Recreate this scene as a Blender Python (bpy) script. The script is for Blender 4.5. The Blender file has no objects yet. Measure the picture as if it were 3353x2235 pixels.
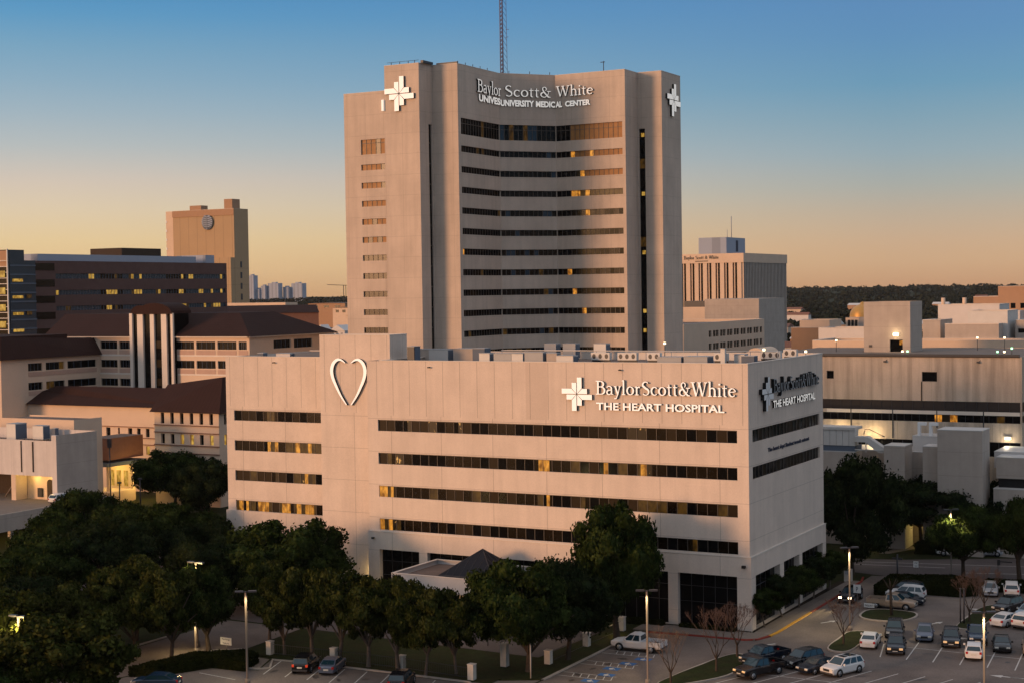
import bpy, math, random
import numpy as np
from mathutils import Vector, Matrix
random.seed(7)
C = bpy.context.scene.collection
SC = bpy.context.scene
PI = math.pi

# ---------------------------------------------------------------- camera
cam = bpy.data.cameras.new('camera'); co = bpy.data.objects.new('camera', cam); C.objects.link(co)
cam.sensor_width = 36.0; cam.lens = 54.71; cam.clip_start = 1.0; cam.clip_end = 20000
_r = Vector((0.87895083, 0.47667368, -0.01508795)); _u = Vector((-0.00195356, 0.03523509, 0.99937714))
_f = Vector((-0.47690841, 0.87837389, -0.03190112))
co.matrix_world = Matrix(((_r.x, _u.x, -_f.x, 59.860), (_r.y, _u.y, -_f.y, -165.469), (_r.z, _u.z, -_f.z, 38.578), (0, 0, 0, 1)))
SC.camera = co
SC.render.resolution_x = 1024; SC.render.resolution_y = 682
SC.view_settings.view_transform = 'Standard'; SC.view_settings.look = 'None'
SC.view_settings.exposure = 0.0; SC.view_settings.gamma = 1.0
SC.cycles.max_bounces = 6; SC.cycles.diffuse_bounces = 3

# ---------------------------------------------------------------- light
SUN_AZ = Vector((-0.55, -0.835, 0)).normalized()      # towards the sunset, left behind the camera
SUN_EL = math.radians(6.0)
sd = Vector((SUN_AZ.x * math.cos(SUN_EL), SUN_AZ.y * math.cos(SUN_EL), math.sin(SUN_EL)))
sl = bpy.data.lights.new('sun', 'SUN'); sl.energy = 3.0; sl.angle = math.radians(14); sl.color = (1.0, 0.53, 0.27)
so = bpy.data.objects.new('sun', sl); C.objects.link(so)
so.rotation_euler = (-sd).to_track_quat('-Z', 'Y').to_euler()

w = bpy.data.worlds.new('World'); SC.world = w; w.use_nodes = True
nt = w.node_tree; nt.nodes.clear(); N = nt.nodes.new; L = nt.links.new
out = N('ShaderNodeOutputWorld'); add = N('ShaderNodeAddShader')
sky = N('ShaderNodeTexSky'); sky.sky_type = 'NISHITA'; sky.sun_disc = False
sky.sun_elevation = SUN_EL; sky.sun_rotation = math.atan2(SUN_AZ.x, SUN_AZ.y)
b1 = N('ShaderNodeBackground'); b1.inputs[1].default_value = 0.05; L(sky.outputs[0], b1.inputs[0])
tc = N('ShaderNodeTexCoord'); sp = N('ShaderNodeSeparateXYZ'); L(tc.outputs['Generated'], sp.inputs[0])
def ramp(stops):
    r = N('ShaderNodeValToRGB'); r.color_ramp.interpolation = 'EASE' if False else 'LINEAR'
    els = r.color_ramp.elements
    while len(els) > 1: els.remove(els[-1])
    els[0].position = stops[0][0]; els[0].color = (*stops[0][1], 1)
    for p, c in stops[1:]:
        e = els.new(p); e.color = (*c, 1)
    return r
def s2l(r, g, b):
    f = lambda c: (c / 255 / 12.92) if c / 255 <= 0.04045 else ((c / 255 + 0.055) / 1.055) ** 2.4
    return (f(r), f(g), f(b))
ra = ramp([(0.0000, (0.600, 0.344, 0.167)), (0.0160, (0.659, 0.433, 0.229)), (0.0355, (0.661, 0.478, 0.275)), (0.0550, (0.602, 0.468, 0.347)), (0.0720, (0.533, 0.429, 0.383)), (0.0940, (0.360, 0.379, 0.417)), (0.1140, (0.253, 0.334, 0.427)), (0.1336, (0.170, 0.294, 0.427)), (0.1540, (0.103, 0.258, 0.423)), (0.1730, (0.035, 0.216, 0.439)), (0.1920, (0.005, 0.176, 0.421)), (0.30, (.20, .31, .44)), (0.5, (.48, .50, .56)), (1.0, (.56, .53, .56))])
rb = ramp([(0.0000, (0.485, 0.256, 0.150)), (0.0140, (0.498, 0.299, 0.189)), (0.0270, (0.448, 0.284, 0.210)), (0.0465, (0.337, 0.261, 0.245)), (0.0620, (0.238, 0.247, 0.285)), (0.0830, (0.142, 0.224, 0.333)), (0.1050, (0.075, 0.190, 0.329)), (0.1250, (0.021, 0.161, 0.338)), (0.1540, (0.005, 0.129, 0.348)), (0.1840, (0.005, 0.114, 0.345)), (0.30, (.20, .31, .44)), (0.5, (.48, .50, .56)), (1.0, (.56, .53, .56))])
L(sp.outputs[2], ra.inputs[0]); L(sp.outputs[2], rb.inputs[0])
dt = N('ShaderNodeVectorMath'); dt.operation = 'DOT_PRODUCT'; L(tc.outputs['Generated'], dt.inputs[0]); dt.inputs[1].default_value = (-0.95, 0.31, 0)
mr = N('ShaderNodeMapRange'); L(dt.outputs['Value'], mr.inputs[0]); mr.inputs[1].default_value = 0.54; mr.inputs[2].default_value = 0.89
mx = N('ShaderNodeMix'); mx.data_type = 'RGBA'; L(mr.outputs[0], mx.inputs[0]); L(rb.outputs[0], mx.inputs[6]); L(ra.outputs[0], mx.inputs[7])
b2 = N('ShaderNodeBackground'); L(mx.outputs[2], b2.inputs[0]); b2.inputs[1].default_value = 1.0
L(b1.outputs[0], add.inputs[0]); L(b2.outputs[0], add.inputs[1]); L(add.outputs[0], out.inputs[0])

# ---------------------------------------------------------------- materials
def mat(name, col, rough=0.8, spec=0.3, metal=0.0, noise=0.12, scale=0.6, emit=None, es=1.0, streak=0.0, joints=None, bump=0.0, alt=None, fine=0.0):
    m = bpy.data.materials.new(name); m.use_nodes = True
    t = m.node_tree; b = t.nodes['Principled BSDF']; n = t.nodes.new; l = t.links.new
    b.inputs['Roughness'].default_value = rough; b.inputs['Specular IOR Level'].default_value = spec; b.inputs['Metallic'].default_value = metal
    g = n('ShaderNodeNewGeometry'); src = g.outputs['Position']
    base = n('ShaderNodeRGB'); base.outputs[0].default_value = (*col, 1); cur = base.outputs[0]
    def mul(cur, fac_socket):
        x = n('ShaderNodeMix'); x.data_type = 'RGBA'; x.blend_type = 'MULTIPLY'; x.inputs[0].default_value = 1.0
        l(cur, x.inputs[6]); l(fac_socket, x.inputs[7]); return x.outputs[2]
    if alt:
        nz = n('ShaderNodeTexNoise'); nz.inputs['Scale'].default_value = scale * 0.6; nz.inputs['Detail'].default_value = 4; l(src, nz.inputs[0])
        mr_ = n('ShaderNodeMapRange'); l(nz.outputs[0], mr_.inputs[0]); mr_.inputs[1].default_value = .38; mr_.inputs[2].default_value = .62
        x = n('ShaderNodeMix'); x.data_type = 'RGBA'; l(mr_.outputs[0], x.inputs[0]); l(cur, x.inputs[6]); x.inputs[7].default_value = (*alt, 1); cur = x.outputs[2]
    if noise:
        nz = n('ShaderNodeTexNoise'); nz.inputs['Scale'].default_value = scale; nz.inputs['Detail'].default_value = 8; nz.inputs['Roughness'].default_value = 0.65; l(src, nz.inputs[0])
        r_ = n('ShaderNodeMapRange'); l(nz.outputs[0], r_.inputs[0]); r_.inputs[1].default_value = .25; r_.inputs[2].default_value = .75; r_.inputs[3].default_value = 1 - noise; r_.inputs[4].default_value = 1 + noise
        cur = mul(cur, r_.outputs[0])
    if fine:
        nz = n('ShaderNodeTexNoise'); nz.inputs['Scale'].default_value = 5.0; nz.inputs['Detail'].default_value = 3; l(src, nz.inputs[0])
        r_ = n('ShaderNodeMapRange'); l(nz.outputs[0], r_.inputs[0]); r_.inputs[1].default_value = .3; r_.inputs[2].default_value = .7; r_.inputs[3].default_value = 1 - fine; r_.inputs[4].default_value = 1 + fine
        cur = mul(cur, r_.outputs[0])
    if streak:
        mp = n('ShaderNodeMapping'); l(src, mp.inputs[0]); mp.inputs['Scale'].default_value = (0.9, 0.9, 0.07)
        nz = n('ShaderNodeTexNoise'); nz.inputs['Scale'].default_value = 1.1; nz.inputs['Detail'].default_value = 6; l(mp.outputs[0], nz.inputs[0])
        r_ = n('ShaderNodeMapRange'); l(nz.outputs[0], r_.inputs[0]); r_.inputs[1].default_value = .4; r_.inputs[2].default_value = .68; r_.inputs[3].default_value = 1; r_.inputs[4].default_value = 1 - streak
        cur = mul(cur, r_.outputs[0])
    if joints:
        s = n('ShaderNodeSeparateXYZ'); l(src, s.inputs[0])
        for (ax, period, phase, width, dark, zmin, zmax) in joints:
            def mm(op, a, b_=None, c_=None):
                q = n('ShaderNodeMath'); q.operation = op
                for i, v in enumerate((a, b_, c_)):
                    if v is None: continue
                    if isinstance(v, (int, float)): q.inputs[i].default_value = v
                    else: l(v, q.inputs[i])
                return q.outputs[0]
            fr = mm('FRACT', mm('DIVIDE', mm('SUBTRACT', s.outputs[ax], phase), period))
            ln = mm('LESS_THAN', fr, width / period)
            msk = mm('MULTIPLY', ln, mm('MULTIPLY', mm('GREATER_THAN', s.outputs[2], zmin), mm('LESS_THAN', s.outputs[2], zmax)))
            # only on faces that look along the other axis
            if ax < 2:
                sn = n('ShaderNodeSeparateXYZ'); l(g.outputs['True Normal'], sn.inputs[0])
                msk = mm('MULTIPLY', msk, mm('LESS_THAN', mm('ABSOLUTE', sn.outputs[ax]), 0.5))
            f = mm('SUBTRACT', 1.0, mm('MULTIPLY', msk, dark)); cur = mul(cur, f)
    l(cur, b.inputs['Base Color'])
    if bump:
        nz = n('ShaderNodeTexNoise'); nz.inputs['Scale'].default_value = 6; nz.inputs['Detail'].default_value = 6; l(src, nz.inputs[0])
        bp = n('ShaderNodeBump'); bp.inputs['Strength'].default_value = bump; bp.inputs['Distance'].default_value = .05; l(nz.outputs[0], bp.inputs['Height']); l(bp.outputs[0], b.inputs['Normal'])
    if emit:
        b.inputs['Emission Color'].default_value = (*emit, 1); b.inputs['Emission Strength'].default_value = es
    return m

def lit_mat(name, lo, hi, st, scale=1.6, pos=(.38, .64)):          # a lit room behind glass: uneven warm light
    m = bpy.data.materials.new(name); m.use_nodes = True
    t = m.node_tree; b = t.nodes['Principled BSDF']; n = t.nodes.new; l = t.links.new
    b.inputs['Base Color'].default_value = (.012, .008, .004, 1); b.inputs['Roughness'].default_value = .3; b.inputs['Specular IOR Level'].default_value = .15
    g = n('ShaderNodeNewGeometry'); mp = n('ShaderNodeMapping'); l(g.outputs['Position'], mp.inputs[0]); mp.inputs['Scale'].default_value = (1, 1, .6)
    nz = n('ShaderNodeTexNoise'); nz.inputs['Scale'].default_value = scale; nz.inputs['Detail'].default_value = 4; l(mp.outputs[0], nz.inputs[0])
    r = n('ShaderNodeValToRGB'); l(nz.outputs[0], r.inputs[0]); r.color_ramp.elements[0].position = pos[0]; r.color_ramp.elements[0].color = (*lo, 1)
    r.color_ramp.elements[1].position = pos[1]; r.color_ramp.elements[1].color = (*hi, 1)
    l(r.outputs[0], b.inputs['Emission Color']); b.inputs['Emission Strength'].default_value = st
    return m

HAZE = .00002
M = {}
LATER = []; FARH = []
JH = [(0, 2.45, -49.7, .08, .34, 23.2, 40), (1, 2.45, 0.6, .07, .25, 23.2, 40), (0, 7.35, -47.6, .08, .34, 0, 23.2), (1, 9.0, 9.0, .07, .25, 0, 8.3), (2, 4.2, 22.75, .07, .26, 0, 23.5)]
M['hosp'] = mat('hospital_precast', (.645, .535, .45), .85, .2, noise=.09, scale=.25, joints=JH, fine=.04, streak=.07)
JT = [(0, 4.4, -98.6, .10, .16, 0, 90), (1, 4.4, 100, .10, .14, 0, 90), (2, 4.11, 25.2, .10, .14, 0, 90)]
M['tower'] = mat('tower_precast', (.54, .44, .36), .88, .2, noise=.13, scale=.16, joints=JT, fine=.035, streak=.10)
M['hospd'] = mat('hospital_precast_darker', (.56, .46, .385), .85, .2, noise=.07, scale=.25, joints=JH, fine=.035)
M['coping'] = mat('coping_stone', (.66, .58, .50), .7, .3, noise=.06)
M['roof'] = mat('roof_gravel', (.17, .13, .11), .95, .1, noise=.2, scale=.5)
M['beige'] = mat('beige_stucco', (.62, .47, .35), .88, .2, noise=.07, scale=.2, fine=.03)
M['beige_d'] = mat('spandrel_pink', (.46, .31, .24), .88, .2, noise=.08)
M['brownroof'] = mat('brown_metal_roof', (.034, .016, .013), .85, .12, noise=.15, scale=.3, joints=[(0, .9, 0, .08, .35, 0, 90), (1, .9, 0, .08, .35, 0, 90)])
M['brick'] = mat('brown_brick', (.20, .10, .07), .9, .2, noise=.12, scale=1.5)
M['brickdk'] = mat('dark_brick', (.115, .068, .060), .9, .2, noise=.12, scale=.5)
M['tan'] = mat('tan_brick', (.42, .29, .17), .9, .2, noise=.06, scale=.06, joints=[(0, 6.4, -546.2, .35, .25, 0, 86), (2, 9.5, 6.6, .5, .12, 0, 62)])
M['tan2'] = mat('orange_brick_and_painted_sunset', (.38, .23, .14), .9, .2, noise=.06)
M['conc'] = mat('stained_concrete', (.52, .42, .33), .92, .15, noise=.10, scale=.3, streak=.34, joints=[(0, 3.1, -13.0, .06, .22, 20.9, 27.6), (0, 7.2, -10.0, .07, .3, 0, 17.5)], fine=.05)
M['conc2'] = mat('grey_concrete', (.42, .36, .31), .92, .15, noise=.10, scale=.4, streak=.08, joints=[(2, 3.4, 1.2, .06, .2, 0, 60)])
M['concwhite'] = mat('pale_painted_block', (.58, .53, .50), .9, .2, noise=.06, streak=.12, joints=[(0, 2.7, -142.5, .07, .2, 0, 30)])
M['grey'] = mat('grey_metal', (.30, .31, .32), .5, .4, noise=.08)
M['greyl'] = mat('pale_metal', (.55, .53, .50), .5, .4, noise=.06)
M['bluegrey'] = mat('bluish_sheet_metal', (.10, .125, .165), .6, .2, noise=.08)
M['dark'] = mat('dark_metal', (.035, .035, .04), .45, .4, noise=.1)
M['black'] = mat('black_paint', (.008, .008, .009), .5, .3, noise=0)
M['glass'] = mat('dark_glass', (.004, .004, .0045), .12, .14, noise=0)
M['glass_b'] = mat('brown_glass', (.006, .0035, .0015), .2, .12, noise=.2, scale=1.5)
M['curt'] = mat('curtained_glass', (.015, .0085, .003), .4, .08, noise=.25, scale=2)
M['blueglass'] = mat('blue_glass', (.012, .035, .06), .2, .35, noise=.1)
M['darkband'] = mat('bronze_louvre', (.030, .022, .019), .6, .3, noise=.1)
M['mull'] = mat('window_mullion', (.10, .08, .065), .5, .4, noise=0)
M['dim'] = lit_mat('dim_amber_room', (.03, .014, .002), (.13, .062, .010), .5)
M['lit'] = lit_mat('lit_amber_room', (.22, .07, .006), (1.0, .40, .05), .8)
M['lity'] = lit_mat('lit_yellow_room', (.40, .20, .02), (1.0, .60, .12), .62)
M['sunsetg'] = mat('painted_sunset_glass', (.30, .14, .045), .5, .25, noise=.25, scale=.8)  # sunset reflection in the tower panes, painted as an orange-brown colour
M['spot'] = lit_mat('room_with_ceiling_lamps', (.008, .005, .002), (1.0, .5, .14), .8, 2.2, (.60, .70))
M['white_sign'] = mat('lit_sign_face', (.82, .79, .75), .5, .3, noise=0, emit=(1, .93, .84), es=.36)
M['white_plain'] = mat('white_paint', (.74, .73, .72), .6, .3, noise=0)
M['navy'] = mat('navy_lettering', (.02, .025, .05), .6, .3, noise=0)
M['asphalt'] = mat('worn_asphalt', (.165, .132, .112), .93, .25, noise=.22, scale=.22, fine=.16, alt=(.120, .098, .086))
M['street'] = mat('street_asphalt', (.105, .085, .078), .93, .25, noise=.2, scale=.2, fine=.12, alt=(.080, .066, .064))
M['pave'] = mat('concrete_sidewalk', (.19, .155, .13), .92, .2, noise=.14, scale=.6, fine=.08, joints=[(1, 1.8, 0, .05, .3, -1, 1), (0, 1.8, 0, .05, .3, -1, 1)])
M['kerb'] = mat('concrete_kerb', (.34, .29, .25), .9, .2, noise=.15, scale=1.5)
M['redkerb'] = mat('red_kerb_paint', (.22, .035, .025), .85, .2, noise=.25, scale=1.2)
M['yelkerb'] = mat('yellow_kerb_paint', (.55, .27, .03), .8, .2, noise=.2, scale=1.2)
M['line'] = mat('road_paint', (.50, .47, .43), .85, .2, noise=.25, scale=3)
M['blueline'] = mat('blue_paint', (.05, .13, .30), .85, .2, noise=.3, scale=3)
M['grass'] = mat('grass', (.020, .027, .007), .95, .1, noise=.35, scale=.8, fine=.3, alt=(.024, .024, .008))
M['soil'] = mat('dark_mulch', (.03, .022, .016), .95, .1, noise=.3, scale=2)
M['bark'] = mat('bark', (.055, .040, .030), .95, .1, noise=.3, scale=4)
M['barkg'] = mat('grey_bark', (.12, .09, .07), .95, .1, noise=.3, scale=4)
M['twig'] = mat('reddish_twigs', (.115, .075, .060), .9, .1, noise=.2)
M['stucco'] = mat('white_stucco', (.60, .56, .53), .88, .2, noise=.06)
M['pillar'] = mat('stone_pillar', (.55, .49, .42), .9, .2, noise=.14, scale=2)
M['hiproof'] = mat('standing_seam_roof', (.014, .017, .024), .6, .12, noise=.1, joints=None)
M['gold'] = mat('gold_dome', (.55, .30, .08), .45, .5, metal=.4, noise=.15, scale=2)
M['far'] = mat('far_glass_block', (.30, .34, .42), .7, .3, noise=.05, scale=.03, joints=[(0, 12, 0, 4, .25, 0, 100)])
M['tyre'] = mat('tyre', (.012, .012, .012), .85, .2, noise=0)
M['rim'] = mat('rim', (.38, .38, .39), .35, .5, metal=.5, noise=0)
M['carglass'] = mat('car_glass', (.010, .030, .042), .06, .7, noise=0)
M['tail'] = mat('tail_light', (.35, .01, .008), .25, .5, noise=0)
M['tail_on'] = mat('tail_light_on', (.4, .02, .01), .25, .5, noise=0, emit=(1, .10, .03), es=.35)
M['head'] = mat('head_light', (.65, .62, .55), .12, .7, noise=0)
M['head_on'] = mat('head_light_on', (.9, .8, .6), .2, .5, noise=0, emit=(1, .72, .42), es=7)
M['park_on'] = mat('parking_light', (.9, .7, .4), .2, .5, noise=0, emit=(1, .5, .2), es=.2)
M['plate'] = mat('number_plate', (.55, .53, .48), .5, .4, noise=0)
M['lampface'] = mat('lamp_lens', (.9, .85, .7), .4, .3, noise=0, emit=(1, .80, .45), es=4)
M['dot_g'] = mat('green_beacon', (.3, .9, .4), .4, .3, noise=0, emit=(.35, 1, .5), es=3)
M['pole'] = mat('bronze_pole', (.16, .13, .11), .6, .4, noise=.05)
M['polel'] = mat('pale_pole', (.38, .34, .30), .6, .4, noise=.05)
M['mast'] = mat('mast_steel', (.12, .14, .24), .6, .3, noise=0)
M['signw'] = mat('sign_white', (.62, .62, .60), .6, .3, noise=.05)

def leaf_mat(name, c1, c2, c3):
    m = bpy.data.materials.new(name); m.use_nodes = True; t = m.node_tree; b = t.nodes['Principled BSDF']; n = t.nodes.new; l = t.links.new
    b.inputs['Roughness'].default_value = .9; b.inputs['Specular IOR Level'].default_value = .0
    g = n('ShaderNodeNewGeometry')
    nz = n('ShaderNodeTexNoise'); nz.inputs['Scale'].default_value = .55; nz.inputs['Detail'].default_value = 5; nz.inputs['Roughness'].default_value = .7; l(g.outputs['Position'], nz.inputs[0])
    r = n('ShaderNodeValToRGB'); l(nz.outputs[0], r.inputs[0]); e = r.color_ramp.elements; e[0].position = .34; e[0].color = (*c1, 1); e[1].position = .68; e[1].color = (*c3, 1)
    q = e.new(.5); q.color = (*c2, 1)
    hs = n('ShaderNodeHueSaturation'); mr_ = n('ShaderNodeMapRange'); l(g.outputs['Random Per Island'], mr_.inputs[0]); mr_.inputs[3].default_value = .6; mr_.inputs[4].default_value = 1.5
    l(mr_.outputs[0], hs.inputs['Value']); l(r.outputs[0], hs.inputs['Color']); l(hs.outputs[0], b.inputs['Base Color'])
    return m
M['leaf'] = leaf_mat('oak_leaves', (.007, .012, .003), (.017, .026, .007), (.044, .056, .014))
M['leaf2'] = leaf_mat('warm_leaves', (.009, .013, .003), (.024, .029, .007), (.060, .062, .016))
M['leaf3'] = leaf_mat('deep_leaves', (.006, .010, .005), (.012, .018, .007), (.028, .036, .012))
M['leaf4'] = leaf_mat('hedge_leaves', (.007, .009, .003), (.012, .015, .004), (.020, .021, .006))
M['farleaf'] = leaf_mat('distant_leaves', (.010, .012, .008), (.018, .021, .012), (.032, .031, .017))

# ---------------------------------------------------------------- mesh helpers
class MB:
    def __init__(s): s.v = []; s.f = []; s.m = []; s.mats = []; s.sm = []
    def mi(s, m):
        if m not in s.mats: s.mats.append(m)
        return s.mats.index(m)
    def add(s, vs, fs, m, smooth=False):
        o = len(s.v); s.v += [tuple(p) for p in vs]; k = s.mi(m)
        for f in fs: s.f.append([i + o for i in f]); s.m.append(k); s.sm.append(smooth)
    def quad(s, a, b, c, d, m): s.add([a, b, c, d], [(0, 1, 2, 3)], m)
    def box(s, x0, x1, y0, y1, z0, z1, m):
        v = [(x0, y0, z0), (x1, y0, z0), (x1, y1, z0), (x0, y1, z0), (x0, y0, z1), (x1, y0, z1), (x1, y1, z1), (x0, y1, z1)]
        s.add(v, [(0, 3, 2, 1), (4, 5, 6, 7), (0, 1, 5, 4), (1, 2, 6, 5), (2, 3, 7, 6), (3, 0, 4, 7)], m)
    def prism(s, poly, z0, z1, m, top=None):
        n = len(poly); v = [(p[0], p[1], z0) for p in poly] + [(p[0], p[1], z1) for p in poly]
        s.add(v, [tuple(range(n))[::-1]] + [(i, (i + 1) % n, n + (i + 1) % n, n + i) for i in range(n)], m)
        s.add([(p[0], p[1], z1) for p in poly], [tuple(range(n))], top or m)
    def tube(s, pts, rad, m, n=6, smooth=True, cap=True):
        pts = [Vector(p) for p in pts]; R = rad if isinstance(rad, (list, tuple)) else [rad] * len(pts); vs = []; fs = []
        for i, p in enumerate(pts):
            d = (pts[min(i + 1, len(pts) - 1)] - pts[max(i - 1, 0)]).normalized()
            a = d.cross(Vector((0, 0, 1)) if abs(d.z) < .9 else Vector((1, 0, 0))).normalized(); b = d.cross(a)
            for k in range(n):
                t = 2 * PI * k / n; vs.append(p + (a * math.cos(t) + b * math.sin(t)) * R[i])
        for i in range(len(pts) - 1):
            for k in range(n): fs.append((i * n + k, i * n + (k + 1) % n, (i + 1) * n + (k + 1) % n, (i + 1) * n + k))
        if cap: fs += [tuple(range(n))[::-1], tuple((len(pts) - 1) * n + k for k in range(n))]
        s.add(vs, fs, m, smooth)
    def build(s, name, parent=None, loc=None):
        me = bpy.data.meshes.new(name); off = Vector((0, 0, 0))
        if loc is not None: off = Vector(loc)
        elif parent is not None: off = parent.get('_o') and Vector(parent['_o']) or Vector((0, 0, 0))
        me.from_pydata([(a - off.x, b - off.y, c - off.z) for a, b, c in s.v], [], s.f)
        for m in s.mats: me.materials.append(m)
        me.polygons.foreach_set('material_index', s.m); me.polygons.foreach_set('use_smooth', s.sm); me.update()
        o = bpy.data.objects.new(name, me); C.objects.link(o)
        if parent is not None: o.parent = parent
        elif loc is not None: o.location = loc
        return o
def tag(o, label=None, cat=None, group=None, kind=None):
    if label: o['label'] = label
    if cat: o['category'] = cat
    if group: o['group'] = group
    if kind: o['kind'] = kind
    return o
def thing(name, label, cat, loc=(0, 0, 0), group=None, rz=0):
    o = bpy.data.objects.new(name, None); C.objects.link(o); o.empty_display_size = .5
    o.location = loc; o.rotation_euler = (0, 0, rz); ORIG[o.name] = Vector(loc)
    return tag(o, label, cat, group)
ORIG = {}
def part(mb, name, parent, label=None):          # mesh given in world coordinates, stored relative to its thing
    me_off = Vector((0, 0, 0)); p = parent
    while p is not None:
        if p.name in ORIG: me_off = ORIG[p.name]; break
        p = p.parent
    o = mb.build(name, loc=me_off); o.location = (0, 0, 0); o.parent = parent
    if label: o['label'] = label
    return o

def wall(mb, p0, p1, z0, z1, m, ops=(), depth=.25):
    p0 = Vector((p0[0], p0[1])); p1 = Vector((p1[0], p1[1])); d = (p1 - p0); W = d.length; d /= W; n = Vector((d.y, -d.x))
    us = sorted({0, W} | {o[0] for o in ops} | {o[1] for o in ops}); zs = sorted({z0, z1} | {o[2] for o in ops} | {o[3] for o in ops})
    P = lambda u, z, k=0: (p0.x + d.x * u - n.x * k, p0.y + d.y * u - n.y * k, z)
    for i in range(len(us) - 1):
        j = 0
        while j < len(zs) - 1:
            um = (us[i] + us[i + 1]) / 2; zm = (zs[j] + zs[j + 1]) / 2
            if any(o[0] < um < o[1] and o[2] < zm < o[3] for o in ops): j += 1; continue
            mb.quad(P(us[i], zs[j]), P(us[i + 1], zs[j]), P(us[i + 1], zs[j + 1]), P(us[i], zs[j + 1]), m); j += 1
    for (a, b, c, e) in [o[:4] for o in ops]:
        mb.quad(P(a, c), P(a, e), P(a, e, depth), P(a, c, depth), m); mb.quad(P(b, c), P(b, c, depth), P(b, e, depth), P(b, e), m)
        mb.quad(P(a, e), P(b, e), P(b, e, depth), P(a, e, depth), m); mb.quad(P(a, c), P(a, c, depth), P(b, c, depth), P(b, c), m)

def ribbon(parent, p0, p1, op, n, pick, depth=.22, mw=.05, hbars=(), name='window', mull=None):
    """one window band: glass panes (each pane a face with its own state) and its frame of mullions"""
    p0 = Vector((p0[0], p0[1])); p1 = Vector((p1[0], p1[1])); d = (p1 - p0).normalized(); nn = Vector((d.y, -d.x))
    P = lambda u, z, k: (p0.x + d.x * u - nn.x * k, p0.y + d.y * u - nn.y * k, z)
    u0, u1, z0, z1 = op; g = MB(); f = MB(); mull = mull or M['mull']
    for i in range(n):
        a = u0 + (u1 - u0) * i / n; b = u0 + (u1 - u0) * (i + 1) / n
        r = pick(i, n)
        if not isinstance(r, tuple): r = (r,)
        k = len(r)
        for j, mm in enumerate(r):
            g.quad(P(a + (b - a) * j / k, z0, depth), P(a + (b - a) * (j + 1) / k, z0, depth), P(a + (b - a) * (j + 1) / k, z1, depth), P(a + (b - a) * j / k, z1, depth), M[mm])
    def bar(ua, ub, za, zb):
        k0 = depth - .07; k1 = depth - .005
        v = [P(ua, za, k0), P(ub, za, k0), P(ub, zb, k0), P(ua, zb, k0), P(ua, za, k1), P(ub, za, k1), P(ub, zb, k1), P(ua, zb, k1)]
        f.add(v, [(0, 1, 2, 3), (0, 4, 5, 1), (1, 5, 6, 2), (2, 6, 7, 3), (3, 7, 4, 0)], mull)
    for i in range(1, n): u = u0 + (u1 - u0) * i / n; bar(u - mw / 2, u + mw / 2, z0, z1)
    for z in hbars: bar(u0, u1, z - mw / 2, z + mw / 2)
    if not hbars: bar(u0, u1, z1 - .08, z1 - .001)
    go = part(g, name, parent); fo = part(f, 'frame', go)
    return go

def coping(mb, poly, z, w_, h, m, proud=.04):
    n = len(poly)
    for i in range(n):
        a = Vector(poly[i]); b = Vector(poly[(i + 1) % n]); d = (b - a).normalized(); nn = Vector((d.y, -d.x))
        q = [a + nn * proud - d * 0, b + nn * proud, b - nn * w_, a - nn * w_]
        mb.prism([tuple(x) for x in q], z + .002 * i, z + h + .002 * i, m)
def shell(parent, poly, z0, z1, m, opsby={}, depth=.25, roofdrop=.8, roofm=None, cop=True, name='wall', skip=()):
    """walls of a CCW polygon with openings, an inner parapet, a coping and a roof sheet"""
    mb = MB(); n = len(poly)
    for i in range(n):
        if i in skip: continue
        wall(mb, poly[i], poly[(i + 1) % n], z0, z1, m, opsby.get(i, ()), depth)
    cx = sum(p[0] for p in poly) / n; cy = sum(p[1] for p in poly) / n
    o = part(mb, name, parent)
    r = MB()
    r.add([(p[0], p[1], z1 - roofdrop) for p in poly], [tuple(range(n))], roofm or M['roof'])
    for i in range(n):      # inner parapet
        a = Vector(poly[i]); b = Vector(poly[(i + 1) % n]); d = (b - a).normalized(); nn = Vector((d.y, -d.x))
        q0 = a - nn * .3; q1 = b - nn * .3
        r.quad((q0.x, q0.y, z1 - roofdrop), (q1.x, q1.y, z1 - roofdrop), (q1.x, q1.y, z1), (q0.x, q0.y, z1), m)
    part(r, 'roof', parent)
    if cop:
        c = MB(); coping(c, poly, z1, .34, .10, M['coping']); part(c, 'coping', parent)
    return o

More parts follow.
